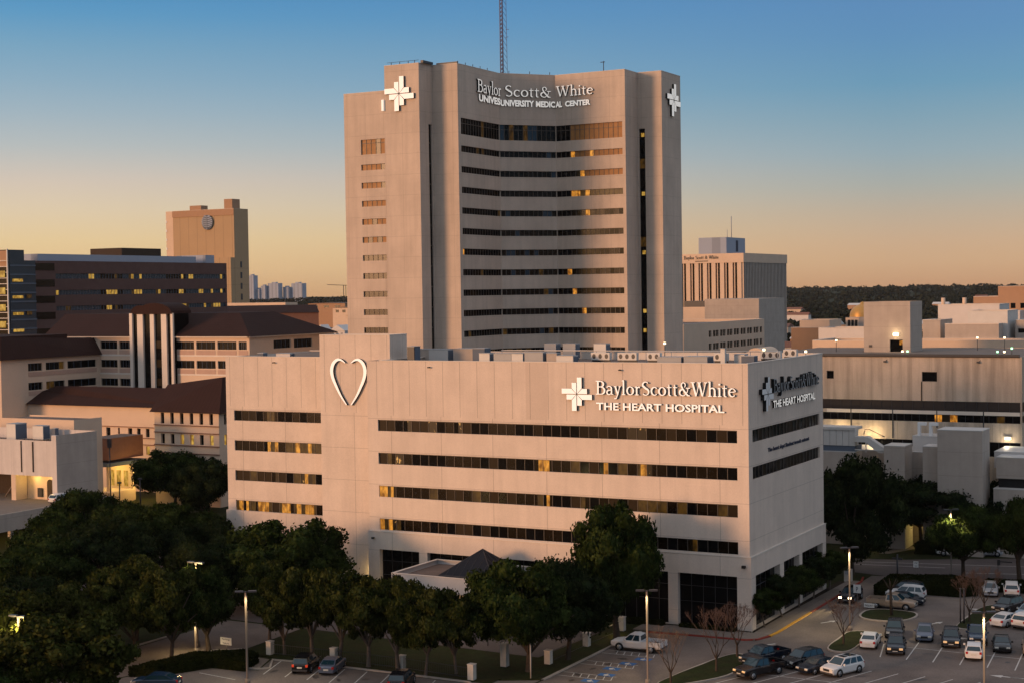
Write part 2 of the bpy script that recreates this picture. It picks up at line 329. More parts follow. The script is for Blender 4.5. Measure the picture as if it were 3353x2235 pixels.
# ---------------------------------------------------------------- lettering
def arc(cx, cy, rx, ry, a0, a1, n=10):
    return [(cx + rx * math.cos(math.radians(a0 + (a1 - a0) * i / n)), cy + ry * math.sin(math.radians(a0 + (a1 - a0) * i / n))) for i in range(n + 1)]
T_, t_ = .120, .056
X_ = .62
GL = {
 'B': (.72, [([(.16, 0), (.16, 1)], T_), ([(.0, .03), (.34, .03)], t_), ([(.0, .97), (.34, .97)], t_), ([(.16, .95)] + arc(.36, .755, .20, .195, 90, -90) + [(.16, .56)], [t_] + [t_, .07, .09, .11, .12, .12, .12, .11, .09, .07, t_] + [t_]), ([(.16, .55)] + arc(.38, .29, .26, .26, 90, -90) + [(.16, .03)], [t_] + [t_, .07, .09, .11, .12, .13, .12, .11, .09, .07, t_] + [t_])]),
 'a': (.50, [(arc(.21, .44, .17, .17, 160, 0, 6) + [(.38, .06)], [.06, .06, .06, .07, .09, .1, .1, .1]), ([(.38, .36)] + arc(.2, .17, .15, .16, 70, 300, 8) + [(.38, .12)], [.05] + [.06, .08, .1, .11, .11, .1, .08, .07, .06] + [.05]), ([(.36, .03), (.5, .03)], t_)]),
 'y': (.52, [([(.02, X_ - .02), (.2, X_ - .02)], t_), ([(.1, X_), (.29, .03)], .11), ([(.5, X_ - .02), (.36, X_ - .02)], t_), ([(.44, X_), (.29, .03), (.17, -.26), (.04, -.27)], [.055, .06, .07, .09])]),
 'l': (.28, [([(.14, 0), (.14, 1.06)], .11), ([(.02, .03), (.27, .03)], t_), ([(.03, 1.0), (.14, 1.05)], t_)]),
 'o': (.58, [(arc(.29, .31, .22, .28, 90, 450, 20), [.06, .065, .08, .10, .115, .12, .115, .10, .08, .065, .06, .065, .08, .10, .115, .12, .115, .10, .08, .065, .06])]),
 'r': (.42, [([(.13, 0), (.13, X_)], .11), ([(.01, .03), (.27, .03)], t_), ([(.02, X_ - .05), (.13, X_)], t_), (arc(.29, .40, .14, .18, 170, 60, 5), [.06, .06, .07, .09, .1, .1])]),
 'S': (.60, [(arc(.30, .75, .20, .21, 35, 200, 8) + [(.30, .51)] + arc(.30, .25, .22, .23, 50, -145, 8), [.09, .07, .06, .06, .07, .09, .11, .12, .13] + [.13] + [.13, .12, .11, .09, .07, .06, .06, .07, .09])]),
 'c': (.48, [(arc(.28, .31, .22, .28, 45, 315, 12), [.10, .07, .06, .08, .10, .12, .12, .12, .10, .08, .06, .06, .06])]),
 't': (.36, [([(.15, .80), (.15, .12)] + arc(.24, .12, .09, .10, 200, 300, 4), [.06, .11, .1, .09, .07, .06, .05]), ([(.01, X_ - .02), (.33, X_ - .02)], t_)]),
 '&': (.80, [(arc(.34, .78, .14, .17, -60, 200, 9) + [(.30, .50), (.62, .06), (.78, .03)], [.05, .06, .08, .08, .07, .06, .06, .08, .09, .1, .12, .11, .06]), ([(.30, .52)] + arc(.30, .25, .23, .22, 110, 300, 8) + [(.60, .30), (.66, .55)], [.05, .08, .11, .12, .11, .09, .07, .06, .06, .06, .06, .05]), ([(.52, .57), (.80, .57)], t_)]),
 'W': (1.12, [([(.0, .97), (.28, .97)], t_), ([(.12, .98), (.36, .02)], T_), ([(.60, .98), (.36, .02)], t_), ([(.46, .97), (.70, .97)], t_), ([(.56, .98), (.80, .02)], T_), ([(1.02, .98), (.80, .02)], t_), ([(.90, .97), (1.12, .97)], t_)]),
 'h': (.60, [([(.13, 0), (.13, 1.06)], .11), ([(.01, .03), (.26, .03)], t_), ([(.02, 1.0), (.13, 1.05)], t_), (arc(.30, .40, .17, .20, 170, 0, 8) + [(.47, 0)], [.05, .05, .06, .07, .09, .10, .11, .11, .11, .11]), ([(.35, .03), (.59, .03)], t_)]),
 'i': (.28, [([(.14, 0), (.14, X_)], .11), ([(.02, .03), (.27, .03)], t_), ([(.03, X_ - .05), (.14, X_)], t_), ([(.14, .80), (.14, .92)], .13)]),
 'e': (.52, [([(.07, .33), (.44, .36)], t_), (arc(.27, .31, .21, .28, 10, 320, 14), [.07, .07, .06, .06, .07, .09, .11, .12, .12, .11, .10, .08, .06, .06, .06])]),
 ' ': (.30, []),
}
def glyphs(s, gap=.04):
    out_ = []; x = 0
    for ch in s:
        a, st = GL[ch]
        for pts, wd in st: out_.append(([(px + x, py) for px, py in pts], wd))
        x += a + gap
    return out_, x - gap
def serif_mesh(s, o, ud, width, height, nrm, depth, face, side, gap=.04):
    """serif channel letters: o = foot of first letter, ud = direction of writing, nrm = out of the wall"""
    o = Vector(o); ud = Vector(ud).normalized(); nrm = Vector(nrm).normalized(); vd = Vector((0, 0, 1)); st, W = glyphs(s, gap); mb = MB()
    kx = width / W; ky = height
    for j, (pts, wd) in enumerate(st):
        n = len(pts); wl = wd if isinstance(wd, list) else [wd] * n
        if len(wl) < n: wl = wl + [wl[-1]] * (n - len(wl))
        P2 = [Vector((p[0] * kx, p[1] * ky)) for p in pts]; Lf = []; Rt = []
        for i in range(n):
            d = (P2[min(i + 1, n - 1)] - P2[max(i - 1, 0)])
            if d.length < 1e-6: d = Vector((1, 0))
            d.normalize(); q = Vector((-d.y, d.x)) * wl[i] * (kx + ky) / 4
            q.x *= 1.0; Lf.append(P2[i] + q); Rt.append(P2[i] - q)
        dd = depth + .004 * (j % 7)
        F = lambda p, k: o + ud * p.x + vd * p.y + nrm * k
        for i in range(n - 1):
            mb.quad(F(Lf[i], dd), F(Lf[i + 1], dd), F(Rt[i + 1], dd), F(Rt[i], dd), face)
            for A in (Lf, Rt): mb.quad(F(A[i], .0), F(A[i + 1], .0), F(A[i + 1], dd), F(A[i], dd), side)
        for i in (0, n - 1): mb.quad(F(Lf[i], 0), F(Rt[i], 0), F(Rt[i], dd), F(Lf[i], dd), side)
    return mb
def sans_mesh(s, o, ud, width, height, nrm, depth, face, side, bold=.018, space=1.0):
    cu = bpy.data.curves.new('t', 'FONT'); cu.body = s; cu.extrude = .05; cu.offset = bold; cu.space_character = space; cu.resolution_u = 3
    ob = bpy.data.objects.new('t', cu); C.objects.link(ob); bpy.context.view_layer.update()
    me = bpy.data.meshes.new_from_object(ob.evaluated_get(bpy.context.evaluated_depsgraph_get()))
    bpy.data.objects.remove(ob); xs = [v.co.x for v in me.vertices]; ys = [v.co.y for v in me.vertices]
    x0, x1, y0, y1 = min(xs), max(xs), min(ys), max(ys); o = Vector(o); ud = Vector(ud).normalized(); nrm = Vector(nrm).normalized(); mb = MB()
    V = [o + ud * ((v.co.x - x0) / (x1 - x0) * width) + Vector((0, 0, (v.co.y - y0) / (y1 - y0) * height)) + nrm * (depth if v.co.z > 0 else 0) for v in me.vertices]
    fr = [tuple(p.vertices) for p in me.polygons if p.normal.z > .5]; sd_ = [tuple(p.vertices) for p in me.polygons if abs(p.normal.z) < .5]
    mb.add(V, fr, face); mb.add(V, sd_, side); bpy.data.meshes.remove(me)
    return mb
def cross_mesh(o, ud, nrm, R, depth, face, side, kx=1.0):
    """pinwheel cross of eight bars"""
    o = Vector(o); ud = Vector(ud).normalized(); nrm = Vector(nrm).normalized(); mb = MB(); g = .07; w_ = 1.0; Lg, Sh = 3.05, 2.08; u = R / 3.05
    base = [[(g, g * 1.6), (g, Lg), (w_, Lg), (w_, w_ + g)], [(-g, g * 1.6), (-w_, w_ + g), (-w_, Sh), (-g, Sh)]]
    for k in range(4):
        a = -PI / 2 * k; ca, sa = round(math.cos(a)), round(math.sin(a))
        for pl in base:
            q = [(x * ca - y * sa, x * sa + y * ca) for x, y in pl]; n = len(q)
            F = lambda p, kk: tuple(o + ud * p[0] * u * kx + Vector((0, 0, p[1] * u)) + nrm * kk)
            mb.add([F(p, depth) for p in q], [tuple(range(n))], face)
            for i in range(n): mb.quad(F(q[i], 0), F(q[(i + 1) % n], 0), F(q[(i + 1) % n], depth), F(q[i], depth), side)
    return mb
rnd = random.Random(11)
# ================================================================ the heart hospital (front building)
H = 30.08; ZR = [22.63, 18.43, 14.23, 10.03]; WH = 1.44
hosp = thing('heart_hospital_building', 'long pale five storey hospital with white heart and cross signs before the tall tower', 'hospital', (-25, 0, 0))
x0m, x1m, YB = -51.1, 0.0, 27.7
# main block
ops_f = [(-49.58 - x0m, -1.36 - x0m, z - WH, z) for z in ZR]
ops_r = [(1.29, 26.21, z - WH, z) for z in ZR[:2]]
m = MB()
wall(m, (x0m, 0), (x1m, 0), 8.45, H, M['hosp'], ops_f, .25)
wall(m, (x1m, 0), (x1m, YB), 8.45, H, M['hosp'], ops_r, .25)
wall(m, (x1m, YB), (-78, YB), 0, H, M['hosp'])
wall(m, (x0m, 5), (x0m, 0), 8.45, H, M['hosp'])
# base stands a hand's breadth proud
bays = [(-49.53, -43.6, 1.9), (-42.4, -34.5, 1.2), (-33.3, -26.2, .5), (-25.0, -18.2, .3), (-17.0, -9.85, .06), (-8.67, -1.45, .06)]
opb = [(a + 51.2, b + 51.2, z, 6.12) for a, b, z in bays]
wall(m, (-51.2, -.22), (.22, -.22), 0, 8.45, M['hosp'], opb, .7)
sb = [(1.3, 9.74), (11.16, 17.0), (18.12, 26.45)]
wall(m, (.22, -.22), (.22, YB + .1), 0, 8.45, M['hosp'], [(a + .22, b + .22, .06, 6.14) for a, b in sb], .7)
wall(m, (-51.2, 3), (-51.2, -.22), 0, 8.45, M['hosp'])
m.quad((-51.2, -.22, 8.45), (.22, -.22, 8.45), (.22, 0, 8.45), (-51.2, 0, 8.45), M['coping'])
m.quad((0, -.22, 8.45), (.22, -.22, 8.45), (.22, YB, 8.45), (0, YB, 8.45), M['coping'])
part(m, 'wall', hosp)
m = MB(); m.box(-51.2, .27, -.27, -.225, 8.35, 8.47, M['coping']); m.box(.225, .27, -.22, YB + .1, 8.35, 8.47, M['coping']); part(m, 'ledge', hosp)
# left wing, set back
yl = 7.28; m = MB()
wall(m, (-79.78, yl), (-60.2, yl), 10.0 - 1.4, H, M['hosp'], [(-78.44 + 79.78, -63.53 + 79.78, z - WH, z) for z in ZR], .25)
wall(m, (-80.0, yl - .2), (-60.2, yl - .2), 0, 8.6, M['hosp'])
wall(m, (-79.78, YB), (-79.78, yl), 8.6, H, M['hosp']); wall(m, (-80.0, YB), (-80.0, yl - .2), 0, 8.6, M['hosp'])
m.quad((-80, yl - .2, 8.6), (-60.2, yl - .2, 8.6), (-60.2, yl, 8.6), (-80, yl, 8.6), M['coping'])
part(m, 'wall', hosp)
# heart shaft and penthouse
m = MB()
wall(m, (-60.2, 2.5), (-49.2, 2.5), 0, 33.2, M['hosp']); wall(m, (-49.2, 2.5), (-49.2, 6.6), 29, 33.2, M['hosp'])
wall(m, (-49.2, 6.6), (-60.2, 6.6), 29, 33.2, M['hosp']); wall(m, (-60.2, 7.3), (-60.2, 2.5), 0, 33.2, M['hosp'])
m.quad((-60.2, 2.5, 33.0), (-49.2, 2.5, 33.0), (-49.2, 6.6, 33.0), (-60.2, 6.6, 33.0), M['roof'])
part(m, 'stair_shaft', hosp)
m = MB(); coping(m, [(-60.2, 2.5), (-49.2, 2.5), (-49.2, 6.6), (-60.2, 6.6)], 33.2, .3, .1, M['coping']); part(m, 'coping', hosp)
m = MB()
m.add([(x0m, .3, 29.2), (-.3, .3, 29.2), (-.3, YB, 29.2), (x0m, YB, 29.2)], [(0, 1, 2, 3)], M['roof']); m.add([(-79.5, yl + .3, 29.3), (x0m, yl + .3, 29.3), (x0m, YB, 29.3), (-79.5, YB, 29.3)], [(0, 1, 2, 3)], M['roof'])
m.quad((x0m, .3, 29.2), (-.3, .3, 29.2), (-.3, .3, H), (x0m, .3, H), M['roof']); m.quad((-.3, .3, 29.2), (-.3, YB - .3, 29.2), (-.3, YB - .3, H), (-.3, .3, H), M['roof'])
m.quad((x0m, YB - .3, 29.2), (-.3, YB - .3, 29.2), (-.3, YB - .3, H), (x0m, YB - .3, H), M['coping'])
part(m, 'roof', hosp)
m = MB(); coping(m, [(-49.15, 0), (0, 0), (0, YB), (-79.7, YB), (-79.7, YB - .5), (-49.15, YB - .5)], H, .34, .10, M['coping']); m.box(-79.83, -60.2, yl - .05, yl + .3, H, H + .1, M['coping']); part(m, 'coping', hosp)
m = MB(); m.add([(-72.1, 12.6, 29.3), (-60.3, 12.6, 29.3), (-60.3, 12.6, 31.0), (-72.1, 12.6, 30.45), (-72.1, 12.8, 29.3), (-60.3, 12.8, 29.3), (-60.3, 12.8, 31.0), (-72.1, 12.8, 30.45)], [(0, 1, 2, 3), (4, 5, 6, 7), (3, 2, 6, 7)], M['bluegrey']); part(m, 'roof_screen', hosp)
m = MB(); m.box(-28.21, -25.27, -.004, 0, 23.2, 30.05, M['hospd']); part(m, 'darker_panels', hosp)
# ribbon windows of the main block
def pickrow(ov, base):
    def f(i, n):
        if i in ov: return ov[i]
        r = rnd.random()
        for mat_, p in base:
            if r < p: return mat_
            r -= p
        return 'glass'
    return f
rowcfg = [({3: ('glass', 'spot'), 6: 'spot', 9: ('glass', 'spot'), 28: 'spot', 29: 'spot'}, [('glass_b', .45), ('curt', .12)]),
          ({1: ('dim', 'glass_b'), 2: 'spot', 18: ('glass_b', 'lit'), 19: ('lit', 'lit', 'glass_b'), 25: ('glass', 'lit'), 29: ('dim', 'lit', 'lit'), 30: ('spot', 'glass_b'), 27: 'dim', 22: 'dim'}, [('glass_b', .4), ('curt', .14), ('dim', .05)]),
          ({0: 'lit', 1: ('dim', 'lit', 'curt'), 18: ('glass_b', 'dim', 'dim'), 19: ('glass', 'lit', 'glass_b'), 23: ('dim', 'glass_b'), 29: 'dim', 30: 'dim', 31: 'dim', 33: 'dim'}, [('glass_b', .3), ('curt', .38), ('dim', .12)]),
          ({0: ('lit', 'dim'), 1: ('lit', 'spot'), 2: ('dim', 'glass'), 34: ('curt', 'dim')}, [('glass_b', .35), ('curt', .2)])]
for (ov, base), op in zip(rowcfg, ops_f): ribbon(hosp, (x0m, 0), (x1m, 0), op, 39, pickrow(ov, base), name='ribbon_window')
lcfg = [({4: ('glass_b', 'dim'), 5: ('dim', 'glass_b')}, [('glass_b', .5)]), ({4: ('glass', 'lit'), 5: ('dim', 'lit'), 8: ('dim', 'lit', 'lit'), 9: 'dim', 10: ('lit', 'dim'), 11: 'dim', 7: 'dim'}, [('glass_b', .5)]),
        ({2: 'dim', 5: ('glass_b', 'spot'), 8: 'dim', 9: ('spot', 'lit'), 10: ('spot', 'dim'), 0: 'curt', 1: 'curt'}, [('curt', .6)]),
        ({0: ('dim', 'lit', 'lit'), 1: ('glass_b', 'lit', 'dim'), 2: ('dim', 'dim', 'glass_b'), 3: ('lit', 'lit'), 4: ('lit', 'dim'), 5: 'curt', 6: ('dim', 'lit', 'lit'), 7: ('lit', 'glass_b'), 8: ('dim', 'lit', 'lit'), 9: ('dim', 'lit'), 10: ('lit', 'lit', 'dim'), 11: 'glass_b'}, [])]
for (ov, base), z in zip(lcfg, ZR): ribbon(hosp, (-79.78, yl), (-60.2, yl), (1.34, 16.25, z - WH, z), 12, pickrow(ov, base), name='ribbon_window')
for op in ops_r: ribbon(hosp, (x1m, 0), (x1m, YB), op, 20, pickrow({}, [('glass_b', .3), ('curt', .35)]), name='ribbon_window')
for a, b, c_, e in opb: ribbon(hosp, (-51.2, -.22), (.22, -.22), (a, b, c_, e), 4 if b - a < 7 else 5, lambda i, n: 'glass', depth=.7, mw=.05, hbars=(4.6, 2.8), name='lobby_window', mull=M['dark'])
for a, b in sb: ribbon(hosp, (.22, -.22), (.22, YB), (a + .22, b + .22, .06, 6.14), 5, lambda i, n: 'glass', depth=.7, mw=.05, hbars=(4.6, 2.8), name='lobby_window', mull=M['dark'])
# wall cameras and floodlights on the precast
for i, (x, y, z, lb, wd) in enumerate([(-.55, -.25, 7.35, 'black camera box on the near corner of the heart hospital', .42), (-50.3, -.25, 7.55, 'small black box high on the pale pier left of the lobby window', .3),
        (-71.2, yl, 29.35, 'small dark floodlight under the parapet of the set-back left wing', .22), (-41.7, 0, 29.35, 'small dark floodlight under the parapet between heart and cross', .22), (-15.6, 0, 29.3, 'small dark floodlight above the word Scott on the front', .22)]):
    t = thing('wall_camera' if i < 2 else 'wall_floodlight', lb, 'camera' if i < 2 else 'floodlight', (x, y, z), 'small devices fixed to the heart hospital')
    m = MB(); m.box(x - wd / 2, x + wd / 2, y - .45, y - .12, z - wd * .35, z + wd * .35, M['black']); part(m, 'housing', t)
    m = MB(); m.box(x - .04, x + .04, y - .119, y + .02, z - .05, z + .05, M['grey']); part(m, 'bracket', t)
# ---- signs
NY = (0, -1, 0)
s = thing('hospital_sign', 'white cross, BaylorScott&White and THE HEART HOSPITAL letters on the warm front wall', 'sign', (-21.2, 0, 24), 'hospital wall signs')
part(cross_mesh((-21.2, -.01, 26.4), (1, 0, 0), NY, 1.98, .32, M['white_sign'], M['black']), 'cross_emblem', s)
part(serif_mesh('BaylorScott&White', (-18.71, -.01, 26.42), (1, 0, 0), 17.4, 1.62, NY, .30, M['white_sign'], M['black']), 'name_letters', s)
part(sans_mesh('THE HEART HOSPITAL', (-18.72, -.01, 24.58), (1, 0, 0), 15.98, .90, NY, .24, M['white_sign'], M['black'], .022), 'tagline_letters', s)
s = thing('hospital_sign', 'cross, dark BaylorScott&White and THE HEART HOSPITAL on the shaded right side wall', 'sign', (0, 6, 24), 'hospital wall signs')
NX = (1, 0, 0)
part(cross_mesh((.01, 5.5, 26.42), (0, 1, 0), NX, 1.95, .42, M['white_plain'], M['black']), 'cross_emblem', s)
part(serif_mesh('BaylorScott&White', (.01, 7.6, 26.42), (0, 1, 0), 17.4, 1.62, NX, .42, M['grey'], M['black']), 'name_letters', s)
part(sans_mesh('THE HEART HOSPITAL', (.01, 7.8, 24.62), (0, 1, 0), 15.9, .88, NX, .25, M['white_sign'], M['black'], .022), 'tagline_letters', s)
s = thing('wall_lettering', 'one line of small dark blue letters between two windows of the shaded side wall', 'lettering', (0, 6.4, 19.5))
part(sans_mesh('The heart dept Student transit entrant', (.01, 6.4, 19.5), (0, 1, 0), 15.4, .62, NX, .06, M['navy'], M['navy'], .03), 'letters', s)
# heart emblem
def ribbonmesh(pts, wds, o, ud, nrm, dep, face, side):
    o = Vector(o); ud = Vector(ud); nrm = Vector(nrm); n = len(pts); P2 = [Vector(p) for p in pts]; Lf = []; Rt = []; mb = MB()
    for i in range(n):
        d = (P2[min(i + 1, n - 1)] - P2[max(i - 1, 0)]).normalized(); q = Vector((-d.y, d.x)) * wds[i] / 2; Lf.append(P2[i] + q); Rt.append(P2[i] - q)
    F = lambda p, k: tuple(o + ud * p.x + Vector((0, 0, p.y)) + nrm * k)
    for i in range(n - 1):
        mb.quad(F(Lf[i], dep), F(Lf[i + 1], dep), F(Rt[i + 1], dep), F(Rt[i], dep), face)
        for A in (Lf, Rt): mb.quad(F(A[i], 0), F(A[i + 1], 0), F(A[i + 1], dep), F(A[i], dep), side)
    return mb
def smooth(pts, wds):
    op_, ow = [], []
    for i in range(len(pts) - 1):
        p = [pts[max(i - 1, 0)], pts[i], pts[i + 1], pts[min(i + 2, len(pts) - 1)]]
        for k in range(5):
            t = k / 5; op_.append(tuple(.5 * (2 * p[1][c] + (p[2][c] - p[0][c]) * t + (2 * p[0][c] - 5 * p[1][c] + 4 * p[2][c] - p[3][c]) * t * t + (3 * p[1][c] - p[0][c] - 3 * p[2][c] + p[3][c]) * t ** 3) for c in (0, 1)))
            ow.append(wds[i] + (wds[i + 1] - wds[i]) * t)
    return op_ + [pts[-1]], ow + [wds[-1]]
s = thing('heart_emblem', 'large white open heart made of two curved strokes on the stair shaft', 'emblem', (-55.5, 2.5, 27), 'hospital wall signs')
hp = [(-.42, 5.55), (-1.1, 5.95), (-1.75, 5.95), (-2.35, 5.45), (-2.62, 4.6), (-2.45, 3.6), (-1.9, 2.45), (-1.25, 1.3), (-.35, .1)]
hw = [.06, .24, .36, .46, .50, .44, .36, .26, .12]
for sx in (-1, 1):
    p_, w_ = smooth([(x * -sx if sx == 1 else x, z) for x, z in hp], hw)
    part(ribbonmesh(p_, w_, (-55.48, 2.49, 24.1), (1, 0, 0), NY, .34, M['white_sign'], M['black']), 'heart_stroke', s)

# ---- plant on the roof of the heart hospital
def duct_box(x, y, w_, d_, z0, z1, mm, lab, side='bluegrey', name='roof_unit', cat='roof unit', group='sheet metal units on the heart hospital roof', legs=True):
    t = thing(name, lab, cat, (x, y, z0), group); b = MB(); b.box(x - w_ / 2, x + w_ / 2, y, y + d_, z0 + .25, z1, M[mm]); part(b, 'housing', t)
    b = MB(); b.box(x + w_ / 2 + .003, x + w_ / 2 + .05, y + .1, y + d_ - .1, z0 + .35, z1 - .1, M[side]); part(b, 'side_panel', t)
    b = MB()
    for sx in (-.4, .4):
        for sy in (.15, .85): b.box(x + w_ * sx - .06, x + w_ * sx + .06, y + d_ * sy - .06, y + d_ * sy + .06, z0, z0 + .25, M['dark'])
    part(b, 'stand', t)
    b = MB(); b.box(x - w_ / 2 - .04, x + w_ / 2 + .04, y - .04, y + d_ + .04, z1 + .002, z1 + .07, M['grey']); part(b, 'cap', t)
    return t
def fan_unit(x, y, nf, z0, lab):
    wd = .84 * nf; t = thing('condenser_unit', lab, 'air conditioner', (x, y, z0), 'fan condensers on the heart hospital roof')
    b = MB(); b.box(x - wd / 2, x + wd / 2, y, y + .7, z0 + .85, z0 + 1.75, M['greyl']); part(b, 'housing', t)
    for k in range(nf):
        cx_ = x - wd / 2 + .84 * (k + .5); b = MB(); pts = arc(cx_, z0 + 1.3, .24, .30, 0, 360, 12)[:-1]
        b.add([(p[0], y - .01, p[1]) for p in pts], [tuple(range(len(pts)))], M['dark']); part(b, 'fan_grille', t)
    b = MB(); b.box(x - wd / 2, x + wd / 2, y + .3, y + .4, z0, z0 + .85, M['dark']); part(b, 'stand', t)
ZF = 29.2
for a in [(-47.0, 4, 1.05, 1.5, ZF, 31.7, 'dark', 'tall dark box on the roof right beside the stair penthouse'),
          (-49.1, 10.5, 1.9, 1.2, ZF, 31.1, 'conc2', 'small grey box behind the tall dark one by the penthouse'),
          (-46.5, 10, 2.9, 1.5, ZF, 31.12, 'greyl', 'long pale duct box right of the stair penthouse'),
          (-42.7, 10, 3.0, 1.8, ZF, 31.2, 'conc2', 'streaked duct box left of the middle of the roof'),
          (-40.1, 9.5, 1.8, 1.6, ZF, 31.27, 'bluegrey', 'blue sided box at the left end of the long roof rail'),
          (-36.7, 5, 1.5, 1.2, ZF, 30.87, 'greyl', 'low pale cube nearest the parapet, left of the long duct'),
          (-34.1, 5, 2.5, 1.0, ZF, 30.84, 'grey', 'long blue grey duct right of the low pale cube'),
          (-32.0, 5, 1.6, 1.2, ZF, 30.86, 'greyl', 'square pale box at the end of the long duct'),
          (-29.8, 5.2, 2.6, 1.0, ZF, 31.0, 'grey', 'grey duct left of the darker wall panels'),
          (-27.4, 5.4, 1.4, 1.0, ZF, 30.9, 'conc2', 'small grey box above the darker wall panels'),
          (-25.2, 4.6, 2.3, 1.4, ZF, 30.66, 'greyl', 'wide pale hood left of the first fan condenser'),
          (-12.6, 7.4, 3.1, 2.0, ZF, 30.44, 'grey', 'left one of the two broad grey boxes near the corner'),
          (-9.3, 7.6, 3.0, 2.0, ZF, 30.5, 'grey', 'right one of the two broad grey boxes near the corner'),
          (-4.3, 9.0, 1.3, 1.2, ZF, 30.75, 'greyl', 'small pale box right of the tall stack'),
          (-2.9, 8.0, 1.6, 1.2, ZF, 30.6, 'bluegrey', 'bluish box behind the near roof corner'),
          (-37.1, 24, 1.8, 1.4, ZF, 31.35, 'grey', 'left of three tall grey boxes at the back of the roof'),
          (-34.2, 24, 1.9, 1.4, ZF, 31.36, 'grey', 'middle of three tall grey boxes at the back of the roof'),
          (-29.6, 24, 1.8, 1.4, ZF, 31.37, 'greyl', 'right and palest of three tall boxes at the back of the roof'),
          (-77.3, 12, 1.0, 1.0, ZF, 30.39, 'bluegrey', 'small blue box on the set-back left wing roof'),
          (-73.3, 12, 2.4, 1.0, ZF, 30.33, 'stucco', 'pale box on the left wing roof beside the dark screen')]: duct_box(*a)
for i, (x, y, nf, lb) in enumerate([(-22.0, 8, 3, 'leftmost three fan condenser above the cross emblem'), (-18.4, 8, 3, 'second three fan condenser above the sign letters'), (-14.9, 8, 2, 'two fan condenser left of the broad grey boxes'),
                                  (-6.3, 8, 2, 'two fan condenser at the foot of the tall stack'), (-2.2, 14, 3, 'three fan condenser close to the right parapet'), (-1.6, 19.5, 2, 'rearmost two fan condenser at the right parapet')]): fan_unit(x, y, nf, ZF, lb + ' on the heart hospital roof')
t = thing('exhaust_stack', 'tall square pale stack among the fan units near the roof corner', 'stack', (-5.7, 7.2, ZF)); m = MB(); m.box(-5.98, -5.44, 7.2, 7.7, ZF, 31.5, M['greyl']); part(m, 'shaft', t); m = MB(); m.box(-6.03, -5.39, 7.15, 7.75, 31.502, 31.58, M['grey']); part(m, 'cap', t)
t = thing('roof_rail', 'long pale pipe rail across the middle of the hospital roof', 'rail', (-20, 14, ZF)); m = MB(); m.tube([(-38.1, 12, 31.0), (-.8, 12, 31.0)], .06, M['greyl']); part(m, 'rail', t)
for x in np.arange(-38, 0, 3.4): m = MB(); m.tube([(x, 12, ZF), (x, 12, 30.95)], .04, M['grey']); part(m, 'post', t)
# little roof lamps
for i, (x, y, z, lb) in enumerate([(-21.0, 26, 31.3, 'white globe lamp on a short post at the back edge of the hospital roof'), (-2.3, 12, 31.1, 'yellow globe lamp beside the right parapet fans'), (-1.0, 24, 30.4, 'tiny lamp on the parapet near the far right corner')]):
    t = thing('roof_lamp', lb, 'lamp', (x, y, ZF), 'small roof lamps'); m = MB(); m.tube([(x, y, ZF), (x, y, z)], .05, M['dark']); part(m, 'post', t)
    m = MB(); pts = []; m.box(x - .12, x + .12, y - .12, y + .12, z, z + .25, M['lampface']); part(m, 'bulb', t)

# ================================================================ the tall tower
tw = thing('hospital_tower', 'tall concave hospital tower of rosy precast with dark window bands rising behind the heart hospital', 'tower', (-90, 130, 0))
TZ = 84.0
A_ = [(-111.4, 98), (-103.3, 98), (-103.0, 102.6), (-97.3, 102.9), (-97.3, 120.1), (-89.1, 129.7), (-73.0, 129.7), (-73.0, 136.0), (-67.5, 136.0), (-67.5, 146.3), (-88, 163), (-111.4, 163)]
rowA = [(70.15, 73.4)] + [(67.9 - 4.113 * k - 1.28, 67.9 - 4.113 * k) for k in range(11)]
rowL = [(66.65, 69.65)] + [(64.65 - 3.653 * k - 1.18, 64.65 - 3.653 * k) for k in range(13)]
dA = 17.2; dB = math.hypot(8.2, 9.6)
ops = {4 - 1: [(1.1, dA, a, b) for a, b in rowA], 4: [(0, dB, a, b) for a, b in rowA], 5: [(0, 15.4, a, b) for a, b in rowA],
       1: [(3.1, 4.2, 3, 72.2)], 7: [(.3, 1.65, 3, 72.3)]}
shell(tw, A_, 0, TZ, M['tower'], ops, .3, roofdrop=1.0)
L_ = [(-121.3, 98), (-111.42, 98), (-111.42, 160), (-121.3, 160)]
shell(tw, L_, 0, 79.1, M['tower'], {0: [(4.0, 9.75, a, b) for a, b in rowL]}, .3, roofdrop=1.0)
def orange(f, hi):
    return lambda i, n: hi if f(i, n) else ('glass_b' if rnd.random() < .3 else 'glass')
tl = {2: {}, 3: {}}
